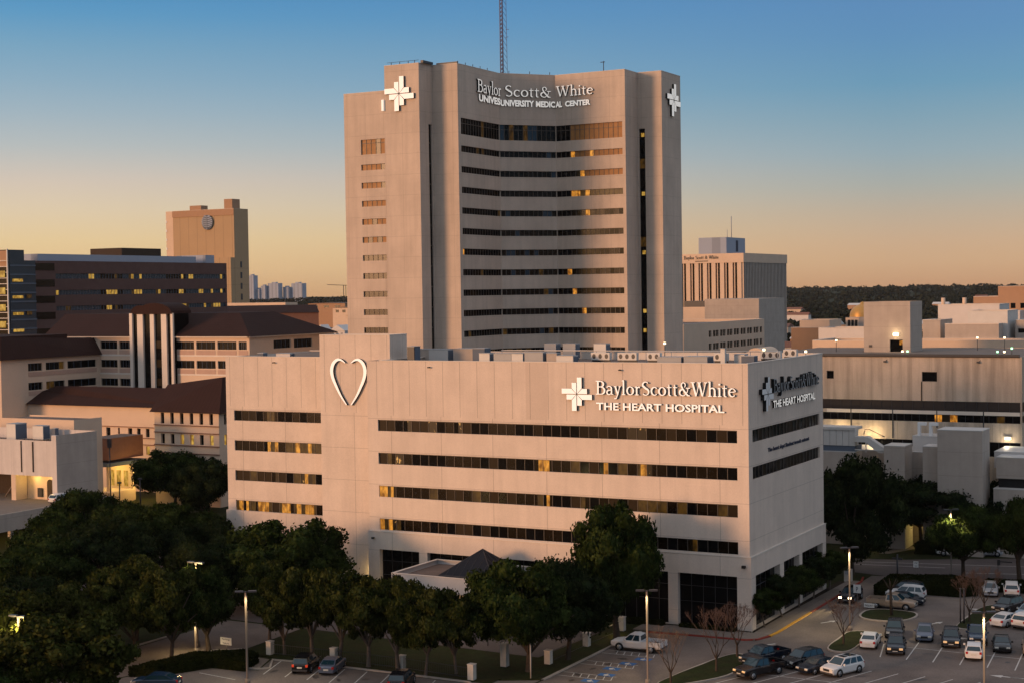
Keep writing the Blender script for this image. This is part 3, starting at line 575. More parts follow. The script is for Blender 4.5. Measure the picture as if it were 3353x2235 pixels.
for r, (a, b) in enumerate(rowA):
    def pA(i, n, r=r): return 'lit' if (r in (6,) and i == 0) else ('dim' if rnd.random() < .04 + .10 * (r > 8) else ('glass' if rnd.random() < .8 else 'glass_b'))
    def pB(i, n, r=r): return 'dim' if (r, i) in ((0, 5), (0, 2), (7, 8), (8, 9), (11, 3)) else ('dim' if rnd.random() < (.10 if r > 9 else .01) else ('glass' if rnd.random() < .8 else 'blueglass'))
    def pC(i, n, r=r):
        if r == 0: return 'sunsetg' if i > 2 else 'glass'
        if r == 1: return ('lit' if i in (3, 7) else 'sunsetg') if i > 2 else 'glass'
        if r == 2: return ('lit' if i == 5 else 'sunsetg') if i > 4 else 'glass'
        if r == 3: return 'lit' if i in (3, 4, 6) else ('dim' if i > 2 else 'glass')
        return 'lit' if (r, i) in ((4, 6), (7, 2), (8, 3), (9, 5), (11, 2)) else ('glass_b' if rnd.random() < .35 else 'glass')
    hb = (72.35,) if r == 0 else ()
    ribbon(tw, A_[3], A_[4], (1.1, dA, a, b), 15, pA, depth=.3, mw=.09, hbars=hb, name='window_band')
    ribbon(tw, A_[4], A_[5], (0, dB, a, b), 12, pB, depth=.3, mw=.09, hbars=hb, name='window_band')
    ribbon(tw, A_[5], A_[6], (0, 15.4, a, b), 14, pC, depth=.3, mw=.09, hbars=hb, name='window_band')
for r, (a, b) in enumerate(rowL):  # upper rows carry the painted sunset reflection
    ribbon(tw, L_[0], L_[1], (4.0, 9.75, a, b), 5, lambda i, n, r=r: ('sunsetg' if r < 6 and rnd.random() < .85 and not (r == 2 and i == 4) else 'glass_b'), depth=.3, mw=.12, hbars=((68.9,) if r == 0 else ()), name='small_window_band')
ribbon(tw, A_[1], A_[2], (3.1, 4.2, 3, 72.2), 1, lambda i, n: 'glass', depth=.3, hbars=tuple(np.arange(7, 72, 4.1)), mw=.12, name='stair_slot_window')
sg = MB(); y_ = 136.28
for k in range(17):
    z = 68.1 - 4.1 * k
    sg.quad((-72.7, y_, z), (-71.4, y_, z), (-71.4, y_, z + 2.0), (-72.7, y_, z + 2.0), M['dim' if k in (1, 5, 11, 13) else 'glass']); sg.quad((-72.7, y_, z + 2.0), (-71.4, y_, z + 2.0), (-71.4, y_, z + 4.1), (-72.7, y_, z + 4.1), M['glass'])
    if k in (0, 3, 6, 9, 10): sg.quad((-72.35, y_ - .02, z + 2.5), (-71.6, y_ - .02, z + 2.5), (-71.6, y_ - .02, z + 3.3), (-72.35, y_ - .02, z + 3.3), M['lity'])
part(sg, 'stair_slot_window', tw)
for i, (x, y) in enumerate([(-110, 98.5), (-108, 98.5), (-106, 98.5), (-104.5, 98.5)] + [(-97.8, 104 + 3 * k) for k in range(5)] + [(-96, 122), (-93, 125.6), (-90, 129)]): m = MB(); m.tube([(x, y, TZ), (x, y, TZ + .7)], .07, M['dark']); part(m, 'rail_post', tw)
m = MB(); m.tube([(-111, 98.6, TZ + .7), (-103.6, 98.6, TZ + .7)], .04, M['dark']); part(m, 'roof_rail', tw); m = MB(); m.tube([(-78, 130.2, TZ), (-78, 130.2, TZ + 2.2)], .08, M['dark']); m.tube([(-78.7, 130.2, TZ + 2.0), (-77.7, 130.2, TZ + 2.0)], .08, M['dark'])
part(m, 'roof_hoist', tw); m = MB(); m.box(-103.2, -102.6, 98.6, 102.4, TZ + .11, TZ + .6, M['dark']); part(m, 'cable_tray', tw); m = MB(); m.box(-102.4, -97.6, 103.3, 103.8, TZ + .11, TZ + .5, M['dark'])
part(m, 'cable_tray', tw)
# tower signs
s = thing('cross_sign', 'white cross emblem high on the sunlit left shoulder of the tower', 'sign', (-107.7, 98, 78), 'tower signs')
part(cross_mesh((-107.7, 97.99, 78.25), (1, 0, 0), NY, 3.42, .45, M['white_sign'], M['black']), 'cross_emblem', s)
s = thing('cross_sign', 'white cross emblem seen edge-on at the shaded right end of the tower', 'sign', (-67.5, 141.7, 78), 'tower signs')
part(cross_mesh((-67.49, 141.7, 78.45), (0, 1, 0), NX, 3.42, .45, M['white_sign'], M['black'], 1.05), 'cross_emblem', s)
s = thing('sign_fragment', 'short white vertical bar left of the cross on the tower shoulder', 'sign', (-111.7, 98, 75), 'tower signs')
m = MB(); m.box(-111.95, -111.48, 97.6, 97.99, 75.1, 77.3, M['white_sign']); part(m, 'bar', s)
s = thing('tower_sign', 'Baylor Scott & White over UNIVERSITY MEDICAL CENTER in white on the concave top of the tower', 'sign', (-90, 128, 77), 'tower signs')
part(serif_mesh('Baylor', (-97.29, 110.3, 79.2), (0, 1, 0), 9.9, 2.6, NX, .38, M['white_sign'], M['black']), 'name_letters', s)
bd = Vector((8.2, 9.6, 0)).normalized(); bn = Vector((9.6, -8.2, 0)).normalized()
part(serif_mesh('Scott&', (-96.63, 120.88, 79.25), bd, 10.4, 2.3, bn, .38, M['white_sign'], M['black']), 'name_letters', s)
part(serif_mesh('White', (-88.75, 129.69, 79.45), (1, 0, 0), 8.7, 2.2, NY, .38, M['white_sign'], M['black']), 'name_letters', s)
part(sans_mesh('UNIVES', (-97.29, 111.0, 77.35), (0, 1, 0), 9.0, 1.45, NX, .25, M['white_sign'], M['black'], .045), 'tagline_letters', s)
part(sans_mesh('UNIVERSITY', (-97.2, 120.2, 77.2), bd, 7.5, 1.35, bn, .25, M['white_sign'], M['black'], .045), 'tagline_letters', s)
part(sans_mesh('MEDIC', (-92.05, 126.2, 77.2), bd, 4.4, 1.3, bn, .25, M['white_sign'], M['black'], .045), 'tagline_letters', s)
part(sans_mesh('AL', (-88.9, 129.69, 77.22), (1, 0, 0), 1.5, 1.25, NY, .25, M['white_sign'], M['black'], .045), 'tagline_letters', s)
part(sans_mesh('CENTER', (-86.7, 129.69, 77.25), (1, 0, 0), 5.9, 1.2, NY, .25, M['white_sign'], M['black'], .045), 'tagline_letters', s)
# lattice mast on the tower roof
ms = thing('radio_mast', 'blue grey lattice radio mast standing on the tower roof, its top out of frame', 'mast', (-113.6, 151.8, 83))
def lat(x, y, z0, z1, w_, name, rr=.10):
    m = MB(); c_ = [(x - w_ / 2, y), (x + w_ / 2, y - .3), (x, y + w_ * .8)]
    for p in c_: m.tube([(p[0], p[1], z0), (p[0], p[1], z1)], rr, M['mast'], 5)
    z = z0; k = 0
    while z < z1:
        for i in range(3):
            a, b = c_[i], c_[(i + 1) % 3]; h_ = w_ * 1.25
            m.tube([(a[0], a[1], z), (b[0], b[1], z + h_)], rr * .6, M['mast'], 4, cap=False); m.tube([(b[0], b[1], z), (a[0], a[1], z + h_)], rr * .45, M['mast'], 4, cap=False)
        z += w_ * 1.25; k += 1
    return m
part(lat(-113.95, 151.8, 83, 116, .75, 'a', .12), 'lattice', ms)
m = MB(); m.tube([(-112.75, 152.2, 83), (-112.95, 152.2, 116)], .06, M['mast'], 5); z = 83
while z < 116: m.tube([(-113.6, 152, z + 1.3), (-112.8, 152.2, z)], .04, M['mast'], 4); z += 1.35
m.tube([(-113.2, 152, 97.2), (-112.3, 152, 97.3)], .06, M['mast'], 5); m.tube([(-112.9, 152, 99.0), (-112.1, 152, 99.0)], .06, M['mast'], 5)
part(m, 'cable_ladder', ms)
# ================================================================ entrance canopy in front of the heart hospital
cn = thing('entrance_canopy', 'low flat white entrance canopy with a dark pyramid skylight, partly behind trees', 'canopy', (-31, -5, 0))
m = MB(); P_ = [(-40.9, -10.8), (-22.5, -10.8), (-22.5, -.35), (-40.9, -.35)]
for i in range(4): wall(m, P_[i], P_[(i + 1) % 4], 3.6, 5.4, M['stucco'])
part(m, 'fascia', cn)
m = MB(); m.quad((-40.6, -10.5, 4.9), (-22.8, -10.5, 4.9), (-22.8, -.4, 4.9), (-40.6, -.4, 4.9), M['roof']); m.quad((-40.9, -10.8, 3.62), (-22.5, -10.8, 3.62), (-22.5, -.4, 3.62), (-40.9, -.4, 3.62), M['stucco']); part(m, 'roof', cn)
m = MB(); coping(m, P_, 5.4, .3, .08, M['coping']); part(m, 'coping', cn)
for x in (-40, -34.5, -29, -23.3): m = MB(); m.box(x - .35, x + .35, -10.4, -9.7, 0, 3.6, M['pillar']); part(m, 'column', cn)
hip = [(-35.8, -8.4), (-28.4, -8.4), (-28.4, -1.4), (-35.8, -1.4)]; ap = (-31.9, -4.6, 7.95); zb = 5.15
m = MB(); m.add([(a, b, zb) for a, b in hip] + [ap], [(0, 1, 4), (1, 2, 4), (2, 3, 4), (3, 0, 4)], M['hiproof']); part(m, 'pyramid_roof', cn)
m = MB()
for i in range(4):
    a = Vector((*hip[i], zb)); b = Vector((*hip[(i + 1) % 4], zb)); A = Vector(ap)
    m.tube([a, A], .06, M['dark'], 4)
    for k in range(1, 8):
        p = a.lerp(b, k / 8); t_f = 1 - abs(k / 8 - .5) * 2; q = a.lerp(b, .5).lerp(A, t_f); q = p + (A - a.lerp(b, .5)) * t_f; m.tube([p, q], .05, M['dark'], 4)
    m.tube([a, b], .09, M['dark'], 4)
part(m, 'seams', cn)
for x in (-38, -31, -25): 
    li = bpy.data.lights.new('canopy_light', 'POINT'); li.energy = 90; li.color = (1, .62, .22); li.shadow_soft_size = .2
    lo = bpy.data.objects.new('canopy_light', li); C.objects.link(lo); lo.parent = cn; lo.location = (x + 31, -5.5 + 5, 3.0)
# wall of the raised terrace
t = thing('terrace_wall', 'low pale retaining wall of the terrace left of the lobby window', 'wall', (-56, -3, 0)); m = MB()
tp = [(-84, -4.5), (-64, -3.6), (-56, -2.6), (-50, -2.2), (-46, -3.2), (-42.2, -6.5), (-41.2, -6.2), (-41.2, -.3), (-51.4, -.3), (-51.4, 2.2), (-60.5, 2.2), (-60.5, 6.9), (-84, 6.9)]
m.prism(tp, 0, 1.3, M['stucco'], M['pave']); part(m, 'wall', t)
for i, (x, y, lb) in enumerate([(-57.2, .8, 'left and largest of the three clipped bushes at the foot of the stair shaft'), (-55.4, 1.0, 'middle one of the three clipped bushes at the foot of the stair shaft'), (-53.7, 1.1, 'right one of the three clipped bushes at the foot of the stair shaft')]):
    LATER.append(('bush', x, y, 1.3, 1.0 - .12 * i, 1.3 - .2 * i, lb))

# ================================================================ stained concrete building on the right
cb = thing('concrete_building', 'wide stained concrete building with two dark bands behind the trees on the right', 'building', (5, 80, 0))
ops_c = [(12.4, 13.55, 24.12, 25.38), (27.45, 29.75, 23.87, 25.36), (.1, 42.1, 19.4, 20.9), (.1, 42.1, 17.7, 18.85), (.1, 42.1, 12.6, 14.85)]
CB = [(-26.4, 75), (15.95, 75), (15.95, 110), (-26.4, 110)]
mm_ = MB(); wall(mm_, CB[0], CB[1], 0, 27.7, M['conc'], ops_c, .3); part(mm_, 'wall', cb)
mm_ = MB(); wall(mm_, CB[1], CB[2], 0, 27.7, M['conc'], [(.1, 3, 19.4, 20.9), (3.2, 6, 22, 25), (.1, 30, 17.7, 18.85)], .3); wall(mm_, CB[2], CB[3], 0, 27.7, M['conc']); part(mm_, 'wall', cb)
mm_ = MB(); mm_.quad((-26.4, 75.1, 27.6), (15.95, 75.1, 27.6), (15.95, 110, 27.6), (-26.4, 110, 27.6), M['pave']); part(mm_, 'roof', cb)
mm_ = MB(); mm_.box(-26.5, 15.6, 74.88, 75.3, 27.702, 28.08, M['dark']); mm_.box(-26.5, 15.6, 74.84, 75.3, 27.60, 27.70, M['bark']); part(mm_, 'roof_edge', cb)
ribbon(cb, CB[0], CB[1], ops_c[0], 1, lambda i, n: 'glass', depth=.3, name='window'); ribbon(cb, CB[0], CB[1], ops_c[1], 1, lambda i, n: 'glass', depth=.3, name='window')
ribbon(cb, CB[0], CB[1], ops_c[2], 26, lambda i, n: 'darkband', depth=.15, name='louvre_band', mull=M['dark'])
ribbon(cb, CB[0], CB[1], ops_c[3], 36, lambda i, n: 'lit' if i in (25, 27) else ('spot' if i == 26 else ('dim' if i == 33 else 'glass')), depth=.3, name='window_band', mull=M['dark'])
ribbon(cb, CB[0], CB[1], ops_c[4], 26, lambda i, n: 'glass', depth=.3, name='window_band', mull=M['dark'])
for x in (-10.1, -3.5, 3.3, 10.3): mm_ = MB(); mm_.box(x - .08, x + .08, 74.9, 75.0, 15 if x < 3 else 16.8, 19.4, M['dark']); part(mm_, 'downpipe', cb)
mm_ = MB(); mm_.box(.92, 1.06, 74.9, 75.0, 20.9, 23.87, M['bark']); part(mm_, 'downpipe', cb)
mm_ = MB(); mm_.box(-14, 15.6, 74.93, 75.0, 18.86, 19.39, M['coping']); part(mm_, 'pale_strip', cb)
for x, lb in ((-4.6, 'small dark floodlight left of the square window of the concrete building'), (9.6, 'small dark floodlight right of the square window of the concrete building')):
    t = thing('wall_floodlight', lb, 'floodlight', (x, 75, 27), 'floodlights on the concrete building'); m = MB(); m.box(x - .22, x + .22, 74.6, 74.85, 26.75, 27.0, M['dark']); part(m, 'housing', t); m = MB(); m.tube([(x, 74.75, 26.9), (x + .3, 75, 27.2)], .04, M['dark']); part(m, 'bracket', t)
t = thing('wall_lamp', 'lit white wall lamp at the right end of the concrete building', 'lamp', (13.9, 74.6, 15.6)); m = MB(); m.box(13.5, 14.3, 74.5, 74.98, 15.35, 15.7, M['lampface']); part(m, 'lens', t); m = MB(); m.box(13.45, 14.35, 74.45, 74.985, 15.702, 15.8, M['grey']); part(m, 'hood', t)
def plight(x, y, z, e, col=(1, .8, .45), par=None, r=.3):
    li = bpy.data.lights.new('lamp_light', 'POINT'); li.energy = e; li.color = col; li.shadow_soft_size = r
    lo = bpy.data.objects.new('lamp_light', li); C.objects.link(lo)
    if par is not None: lo.parent = par; lo.location = Vector((x, y, z)) - par.location
    else: lo.location = (x, y, z)
    return lo
def slight(x, y, z, tgt, e, ang, col=(1, .8, .45), par=None, blend=.5, r=.2):
    li = bpy.data.lights.new('lamp_light', 'SPOT'); li.energy = e; li.color = col; li.shadow_soft_size = r; li.spot_size = math.radians(ang); li.spot_blend = blend
    lo = bpy.data.objects.new('lamp_light', li); C.objects.link(lo); q = (Vector(tgt) - Vector((x, y, z))).to_track_quat('-Z', 'Y').to_euler(); lo.rotation_euler = q
    if par is not None: lo.parent = par; lo.location = Vector((x, y, z)) - par.location
    else: lo.location = (x, y, z)
    return lo
plight(13.9, 73.8, 15.2, 130, (1, .85, .6), t)
plight(-11.5, 73.5, 15.6, 420, (1, .74, .38), cb); plight(-6.5, 73.5, 15.6, 300, (1, .74, .38), cb)
# stair head block on its roof
eb = thing('roof_block', 'square concrete stair block with a lamp over its dark door, on the concrete building roof', 'building', (-9, 95, 27.6))
E_ = [(-12.75, 92), (-4.98, 92), (-4.98, 100), (-12.75, 100)]
shell(eb, E_, 27.6, 35.95, M['conc2'], {0: [(4.35, 6.5, 27.65, 29.66)]}, .5, cop=False)
m = MB(); m.quad((-8.4, 92.5, 27.65), (-6.25, 92.5, 27.65), (-6.25, 92.5, 29.66), (-8.4, 92.5, 29.66), M['glass']); m.quad((-6.9, 92.48, 28.8), (-6.3, 92.48, 28.8), (-6.3, 92.48, 29.5), (-6.9, 92.48, 29.5), M['lit']); part(m, 'doorway', eb)
m = MB(); m.box(-7.75, -6.9, 91.6, 91.99, 30.3, 30.75, M['lampface']); part(m, 'wall_lamp', eb); plight(-7.3, 91.2, 30.6, 60, (1, .75, .4), eb)
m = MB(); m.box(-11.9, -11.4, 91.9, 91.99, 28.4, 28.8, M['dark']); part(m, 'vent', eb)
# annexes in front of it
an = thing('plant_annex', 'cluster of grey concrete blocks with white pipes in front of the concrete building', 'building', (6, 60, 0))
def blk(par, x0, x1, y0, y1, z0, z1, mm, name='block', rm=None):
    b = MB(); b.box(x0, x1, y0, y1, z0, z1, M[mm]); o = part(b, name, par); b = MB(); b.box(x0 - .03, x1 + .03, y0 - .03, y1 + .03, z1 + .002, z1 + .1, M[rm or 'greyl']); part(b, 'roof_edge', par); return o
blk(an, 7.1, 13.4, 59, 64, 0, 17.9, 'conc2'); blk(an, -1.3, 1.75, 61.5, 66, 0, 15.1, 'conc2'); blk(an, 4.4, 7.05, 61.4, 65, 0, 15.2, 'conc2'); blk(an, -22, 4.38, 66.5, 74.4, 0, 13.8, 'conc2')
blk(an, 1.5, 5.9, 67.2, 72, 13.9, 16.1, 'stucco', 'white_block')
blk(an, -22, -5.9, 62.5, 66.3, 0, 13.9, 'conc2', 'low_wall'); 
b = MB()
for k in range(9): b.box(-14.6 + k * .97, -13.68 + k * .97, 62.6, 64.4, 13.95 + .9, 17.2, M['greyl'])
part(b, 'panelled_plant_room', an); b = MB(); b.box(-14.7, -5.85, 62.45, 66.2, 17.202, 17.6, M['greyl']); part(b, 'plant_room_roof', an)
b = MB(); b.box(-14.6, -5.9, 62.7, 66, 14.0, 14.8, M['bluegrey']); part(b, 'plant_room_base', an)
b = MB()
for y in (62.1, 63.6):
    b.add([(-5.8, y, 16.3), (-3.9, y, 16.3), (-1.45, y, 14.7), (-1.45, y, 14.0), (-2.3, y, 14.0), (-4.2, y, 15.5), (-5.8, y, 15.5)], [tuple(range(7))], M['greyl'])
b.add([(-5.8, 62.1, 16.3), (-3.9, 62.1, 16.3), (-3.9, 63.6, 16.3), (-5.8, 63.6, 16.3), (-1.45, 62.1, 14.7), (-1.45, 63.6, 14.7)], [(0, 1, 2, 3), (1, 4, 5, 2)], M['greyl'])
b.box(-5.8, -1.4, 62.0, 62.09, 14.3, 14.45, M['greyl']); b.box(-4.2, -4.05, 62.0, 62.09, 14, 15.5, M['greyl']); part(b, 'stair_enclosure', an)
for x in (2.9, 4.6):
    b = MB(); b.box(x - .75, x - .35, 67.6, 68.3, 16.2, 18.2, M['white_plain']); b.box(x - .35, x + .5, 67.6, 68.3, 17.75, 18.2, M['white_plain']); part(b, 'elbow_duct', an)
b = MB(); b.tube([(-4.4, 61.8, 16.6), (-4.2, 61.8, 17.4), (-3.6, 61.8, 17.5), (-1.2, 61.8, 16.4)], .06, M['bark']); part(b, 'pipe_rail', an)
rb_ = thing('terraced_building', 'low white building with dark strips at the right edge of the picture', 'building', (20, 62, 0))
blk(rb_, 14.7, 40, 62, 66, 11.0, 13.95, 'conc2', 'upper_wall'); blk(rb_, 14.9, 40, 62.6, 66, 9.6, 10.95, 'black', 'dark_strip'); blk(rb_, 14.5, 40, 61, 66, 5.9, 9.55, 'conc2', 'lower_wall'); blk(rb_, 14.9, 40, 61.5, 66, 3.5, 5.8, 'black', 'dark_strip'); blk(rb_, 13.6, 40, 66.2, 74.5, 12.0, 14.3, 'stucco', 'rear_wall')
blk(rb_, 14.7, 40, 60.5, 66, 0, 3.4, 'conc2', 'plinth')

# ================================================================ roofs and blocks farther right
def simple_block(name, label, cat, x0, x1, y0, y1, z0, z1, mm, group=None, wins=None, roof='roof', par=True, wm='glass', side=None):
    t = thing(name, label, cat, ((x0 + x1) / 2, (y0 + y1) / 2, z0), group)
    P_ = [(x0, y0), (x1, y0), (x1, y1), (x0, y1)]; ops_ = {}
    if wins: ops_[0] = wins
    if side: ops_[1] = side
    shell(t, P_, z0, z1, M[mm], ops_, .25, roofdrop=.5, roofm=M[roof], cop=par)
    for e, ol in ops_.items():
        for o_ in ol: ribbon(t, P_[e], P_[(e + 1) % 4], o_[:4], max(1, round((o_[1] - o_[0]) / 2.2)), lambda i, n: wm, depth=.25, name='window')
    return t
simple_block('low_building', 'long low pink and beige building in front of the woods left of the gold dome', 'building', -74.4, -55, 240, 265, 0, 27.7, 'tan2', side=None)
simple_block('roof_house', 'small pink rooftop house on the low pink building', 'building', -73.3, -65, 244, 255, 27.2, 29.6, 'beige')
simple_block('white_block', 'white flat block before the pink building, right of the small dark tree', 'building', -28, -17, 112, 125, 0, 28.75, 'beige')
simple_block('white_block', 'cream and blue rooftop block between the pink building and the stair block', 'building', -38.7, -28, 150, 160, 0, 30.0, 'stucco')
dm = thing('domed_building', 'gold ribbed dome on an arcaded drum behind the stained concrete stair block', 'dome', (-61, 264, 0))
b = MB(); prof = [(2.55, 30.1), (2.5, 31), (2.3, 31.8), (1.8, 32.7), (1.1, 33.3), (.5, 33.6), (.42, 34.1), (.0, 34.3)]
n_ = 24; vs = []; fs = []
for (r, z) in prof:
    for k in range(n_): a = 2 * PI * k / n_; rr = r * (1 + .03 * (k % 2)); vs.append((-61.3 + rr * 1.35 * math.cos(a), 263 + rr * 1.35 * math.sin(a), z))
for i in range(len(prof) - 1):
    for k in range(n_): fs.append((i * n_ + k, i * n_ + (k + 1) % n_, (i + 1) * n_ + (k + 1) % n_, (i + 1) * n_ + k))
b.add(vs, fs, M['gold'], True); part(b, 'dome', dm)
b = MB(); b.prism([(-61.3 + 3.6 * math.cos(2 * PI * k / 16), 263 + 3.6 * math.sin(2 * PI * k / 16)) for k in range(16)], 27, 30.1, M['conc2']); part(b, 'drum', dm)
b = MB()
for k in range(3): b.box(-64.4 + k * 1.0, -63.8 + k * 1.0, 259.2, 259.4, 27.6, 29.3, M['black'])
b.box(-65.1, -61.4, 259.42, 261, 27, 29.9, M['beige']); part(b, 'arcade', dm)
b = MB(); b.box(-70, -52, 258, 275, 0, 27.0, M['beige']); part(b, 'hall', dm)
simple_block('plant_block', 'bluish plant block right behind the stair block on the roofs', 'building', -12.2, -8.9, 130, 140, 0, 32.0, 'conc2')
simple_block('plant_block', 'long white roof block behind the bluish plant block', 'building', -14, -2, 150, 160, 0, 34.6, 'stucco')
simple_block('plant_block', 'tall pale roof block in the middle of the far roofs', 'building', -4.2, 3.0, 132, 142, 0, 33.6, 'greyl')
simple_block('plant_block', 'broad beige plant block below the tall pale one', 'building', -7.6, 2.2, 128, 131.5, 0, 31.3, 'conc2')
simple_block('plant_block', 'far right grey plant block at the picture edge', 'building', 4.0, 12, 134, 146, 0, 31.8, 'conc2', wins=[(.5, 7, 29.5, 30.3)])
simple_block('long_roof_building', 'long pale flat roofed building just behind the concrete building', 'building', -14.2, 12, 118, 128, 0, 28.6, 'beige')
tb = thing('brick_building', 'stepped orange brick building with dark windows at the right edge before the woods', 'building', (-35, 360, 0))
simple = [(-49.4, -41.6, 34.6), (-41.6, -15, 37.85)]
for (a, b_, z) in simple:
    P_ = [(a, 350), (b_, 350), (b_, 372), (a, 372)]; wn = [(k, k + 1.5, 30.8, 32.5) for k in np.arange(.9, b_ - a - 1.4, 3.0)]
    shell(tb, P_, 0, z, M['tan2'], {0: wn}, .3)
    for o_ in wn: ribbon(tb, P_[0], P_[1], o_, 1, lambda i, n: 'glass', depth=.3, name='window')
b = MB(); b.box(-50, -33, 340, 349, 0, 30.2, M['stucco']); part(b, 'lower_block', tb)
t = thing('stack_pair', 'two small round stacks on the far white roof', 'stack', (-12, 150, 34)); 
for x in (-13.4, -9.2): b = MB(); b.tube([(x, 152, 33.5), (x, 152, 36.0)], .4, M['beige'], 10); part(b, 'stack', t)
for i, (x, y, z, mm, lb) in enumerate([(-2.2, 76, 28.3, 'lampface', 'white lamp on the roof edge right of the stair block'), (-1.4, 76, 28.3, 'dot_g', 'green lamp beside the white one on the concrete building roof edge'), (12.2, 76, 28.3, 'dot_g', 'left green lamp at the right end of the concrete building roof'), (13.2, 76, 28.3, 'lampface', 'yellow lamp at the right end of the concrete building roof'), (14.2, 76.5, 28.8, 'dot_g', 'highest green lamp at the right end of the concrete building roof'), (4.2, 100, 29.6, 'lampface', 'left lamp in front of the long roof behind the concrete building'), (8.6, 100, 29.6, 'lampface', 'right lamp in front of the long roof behind the concrete building'), (-17.5, 92, 29.4, 'lampface', 'lamp on the cream block right of the fins tower')]):
    t = thing('roof_lamp', lb, 'lamp', (x, y, 27.6), 'small roof lamps'); m = MB(); m.tube([(x, y, 27.6), (x, y, z)], .05, M['dark']); part(m, 'post', t); m = MB(); m.box(x - .13, x + .13, y - .13, y + .13, z, z + .26, M[mm]); part(m, 'bulb', t)

# ================================================================ office tower with fins
of = thing('office_tower', 'office tower with vertical fins and a grey penthouse right of the hospital tower', 'tower', (-190, 500, 0))
O_ = [(-212, 481), (-175.5, 481), (-175.5, 540.4), (-212, 540.4)]
b = MB()
for i in range(4): wall(b, O_[i], O_[(i + 1) % 4], 49.8, 53.9, M['beige'])
b.quad((-212, 481, 53.5), (-175.5, 481, 53.5), (-175.5, 540, 53.5), (-212, 540, 53.5), M['roof']); part(b, 'crown_band', of)
b = MB(); b.box(-211, -177, 482, 539.5, 0, 49.8, M['glass']); part(b, 'glass_core', of)
b = MB()
for k in range(9):
    x = -210.5 + k * 4.0; b.box(x, x + 1.9, 481.1, 482, 0, 49.8, M['beige']); b.box(x + 2.5, x + 2.9, 481.4, 482, 0, 49.8, M['beige'])
part(b, 'front_fins', of)
b = MB()
for k in range(30): y = 481.6 + k * 1.97; b.box(-177, -175.6, y, y + .85, 0, 49.8, M['conc2'])
part(b, 'side_fins', of)
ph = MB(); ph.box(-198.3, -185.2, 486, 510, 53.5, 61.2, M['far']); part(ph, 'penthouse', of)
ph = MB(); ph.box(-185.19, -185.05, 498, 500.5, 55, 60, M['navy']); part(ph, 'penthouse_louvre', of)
ph = MB(); ph.tube([(-188, 500, 61), (-188, 500, 71)], .18, M['grey']); ph.tube([(-190, 500, 61), (-190, 500, 65)], .12, M['grey']); part(ph, 'antenna', of)
s = thing('rooftop_lettering', 'small dark Baylor Scott & White lettering on the fins tower crown', 'sign', (-203, 481, 51))
part(serif_mesh('Baylor Scott & White', (-203.4, 480.98, 51.6), (1, 0, 0), 16.4, 1.5, NY, .2, M['dark'], M['dark']), 'letters', s); b = MB(); b.box(-198, -192, 480.9, 480.98, 50.5, 50.9, M['dark']); part(b, 'underline', s)
lb_ = thing('window_block', 'low grey block with two rows of square windows beside the hospital tower', 'building', (-100, 250, 0))
wn = [(1.0 + 232 - 215 + 2.72 * k + (.5 if k % 2 else 0), 1.0 + 234 - 215 + 2.72 * k + (.5 if k % 2 else 0), a, a + 1.75) for k in range(16) for a in (25.4, 21.95, 18.5)]
B_ = [(-140, 214), (-95, 214), (-95, 277.2), (-140, 277.2)]
shell(lb_, B_, 0, 29.3, M['beige'], {1: wn}, .3)
for o_ in wn: ribbon(lb_, B_[1], B_[2], o_, 1, lambda i, n: 'glass', depth=.3, name='window')
b = MB(); b.box(-162, -140, 400, 430, 0, 34.5, M['conc2']); b.box(-155, -147, 402, 425, 0, 31, M['conc2']); 
t = thing('stepped_block', 'stepped grey block with dark rooftop plant in front of the fins tower', 'building', (-160, 400, 0)); part(b, 'wall', t)
b = MB(); b.box(-171, -162.02, 400, 420, 0, 31.5, M['beige']); part(b, 'wall', t); b = MB(); b.box(-171, -162.1, 401, 410, 31.5, 33.8, M['dark']); part(b, 'rooftop_plant', t)
t = thing('barrel_roof', 'shallow rounded vault roof just beyond the heart hospital corner', 'roof', (-13.3, 40, 0)); b = MB(); q = arc(-13.3, 29.1, 1.4, 1.2, 0, 180, 12)
for y0 in (60,):
    n2 = len(q); b.add([(p[0], 40, p[1]) for p in q] + [(p[0], 46, p[1]) for p in q], [(i, i + 1, n2 + i + 1, n2 + i) for i in range(n2 - 1)] + [tuple(range(n2))], M['beige'])
b.box(-14.7, -11.9, 40.01, 46, 0, 29.1, M['beige']); part(b, 'vault', t)

# ================================================================ the tan tower with a striped globe
at = thing('tan_tower', 'tan windowless tower with a striped globe sign, far on the left skyline', 'tower', (-530, 580, 0))
A1 = [(-551.1, 545), (-506.2, 545), (-506.2, 558), (-551.1, 558)]
shell(at, A1, 0, 88.6, M['tan'], {}, roofdrop=1)
b = MB(); b.box(-558.3, -552.9, 547, 565, 0, 88.7, M['beige']); part(b, 'side_shaft', at); b = MB(); b.box(-552.85, -551.2, 549, 565, 0, 87, M['dark']); part(b, 'dark_joint', at)  # dark filler box between side shaft and tower
b = MB(); b.box(-551.4, -506.0, 544.6, 545, 84.9, 88.5, M['tan2']); part(b, 'crown_band', at)
b = MB(); b.box(-541, -532.5, 548, 554, 88, 91.5, M['tan2']); part(b, 'rooftop_house', at); b = MB(); b.box(-514.7, -508.8, 547, 554, 88, 94.3, M['tan2']); part(b, 'rooftop_house', at)
b = MB()
for k in range(5): b.box(-558.35, -557.6, 546.8, 546.99, 82 - k * 5.3, 83.4 - k * 5.3, M['white_plain'])
part(b, 'small_window', at)
b = MB(); b.box(-530, -505.9, 541, 544.5, 0, 60.5, M['tan']); part(b, 'annex', at)
b = MB()
for k in range(5): b.box(-506.18, -506.05, 550, 551.5, 30 + k * 6.2, 33.5 + k * 6.2, M['dark'])
part(b, 'slit_window', at)
s = thing('globe_sign', 'white and blue striped globe sign high on the tan tower', 'sign', (-525, 544, 81))
b = MB(); R_ = 4.0
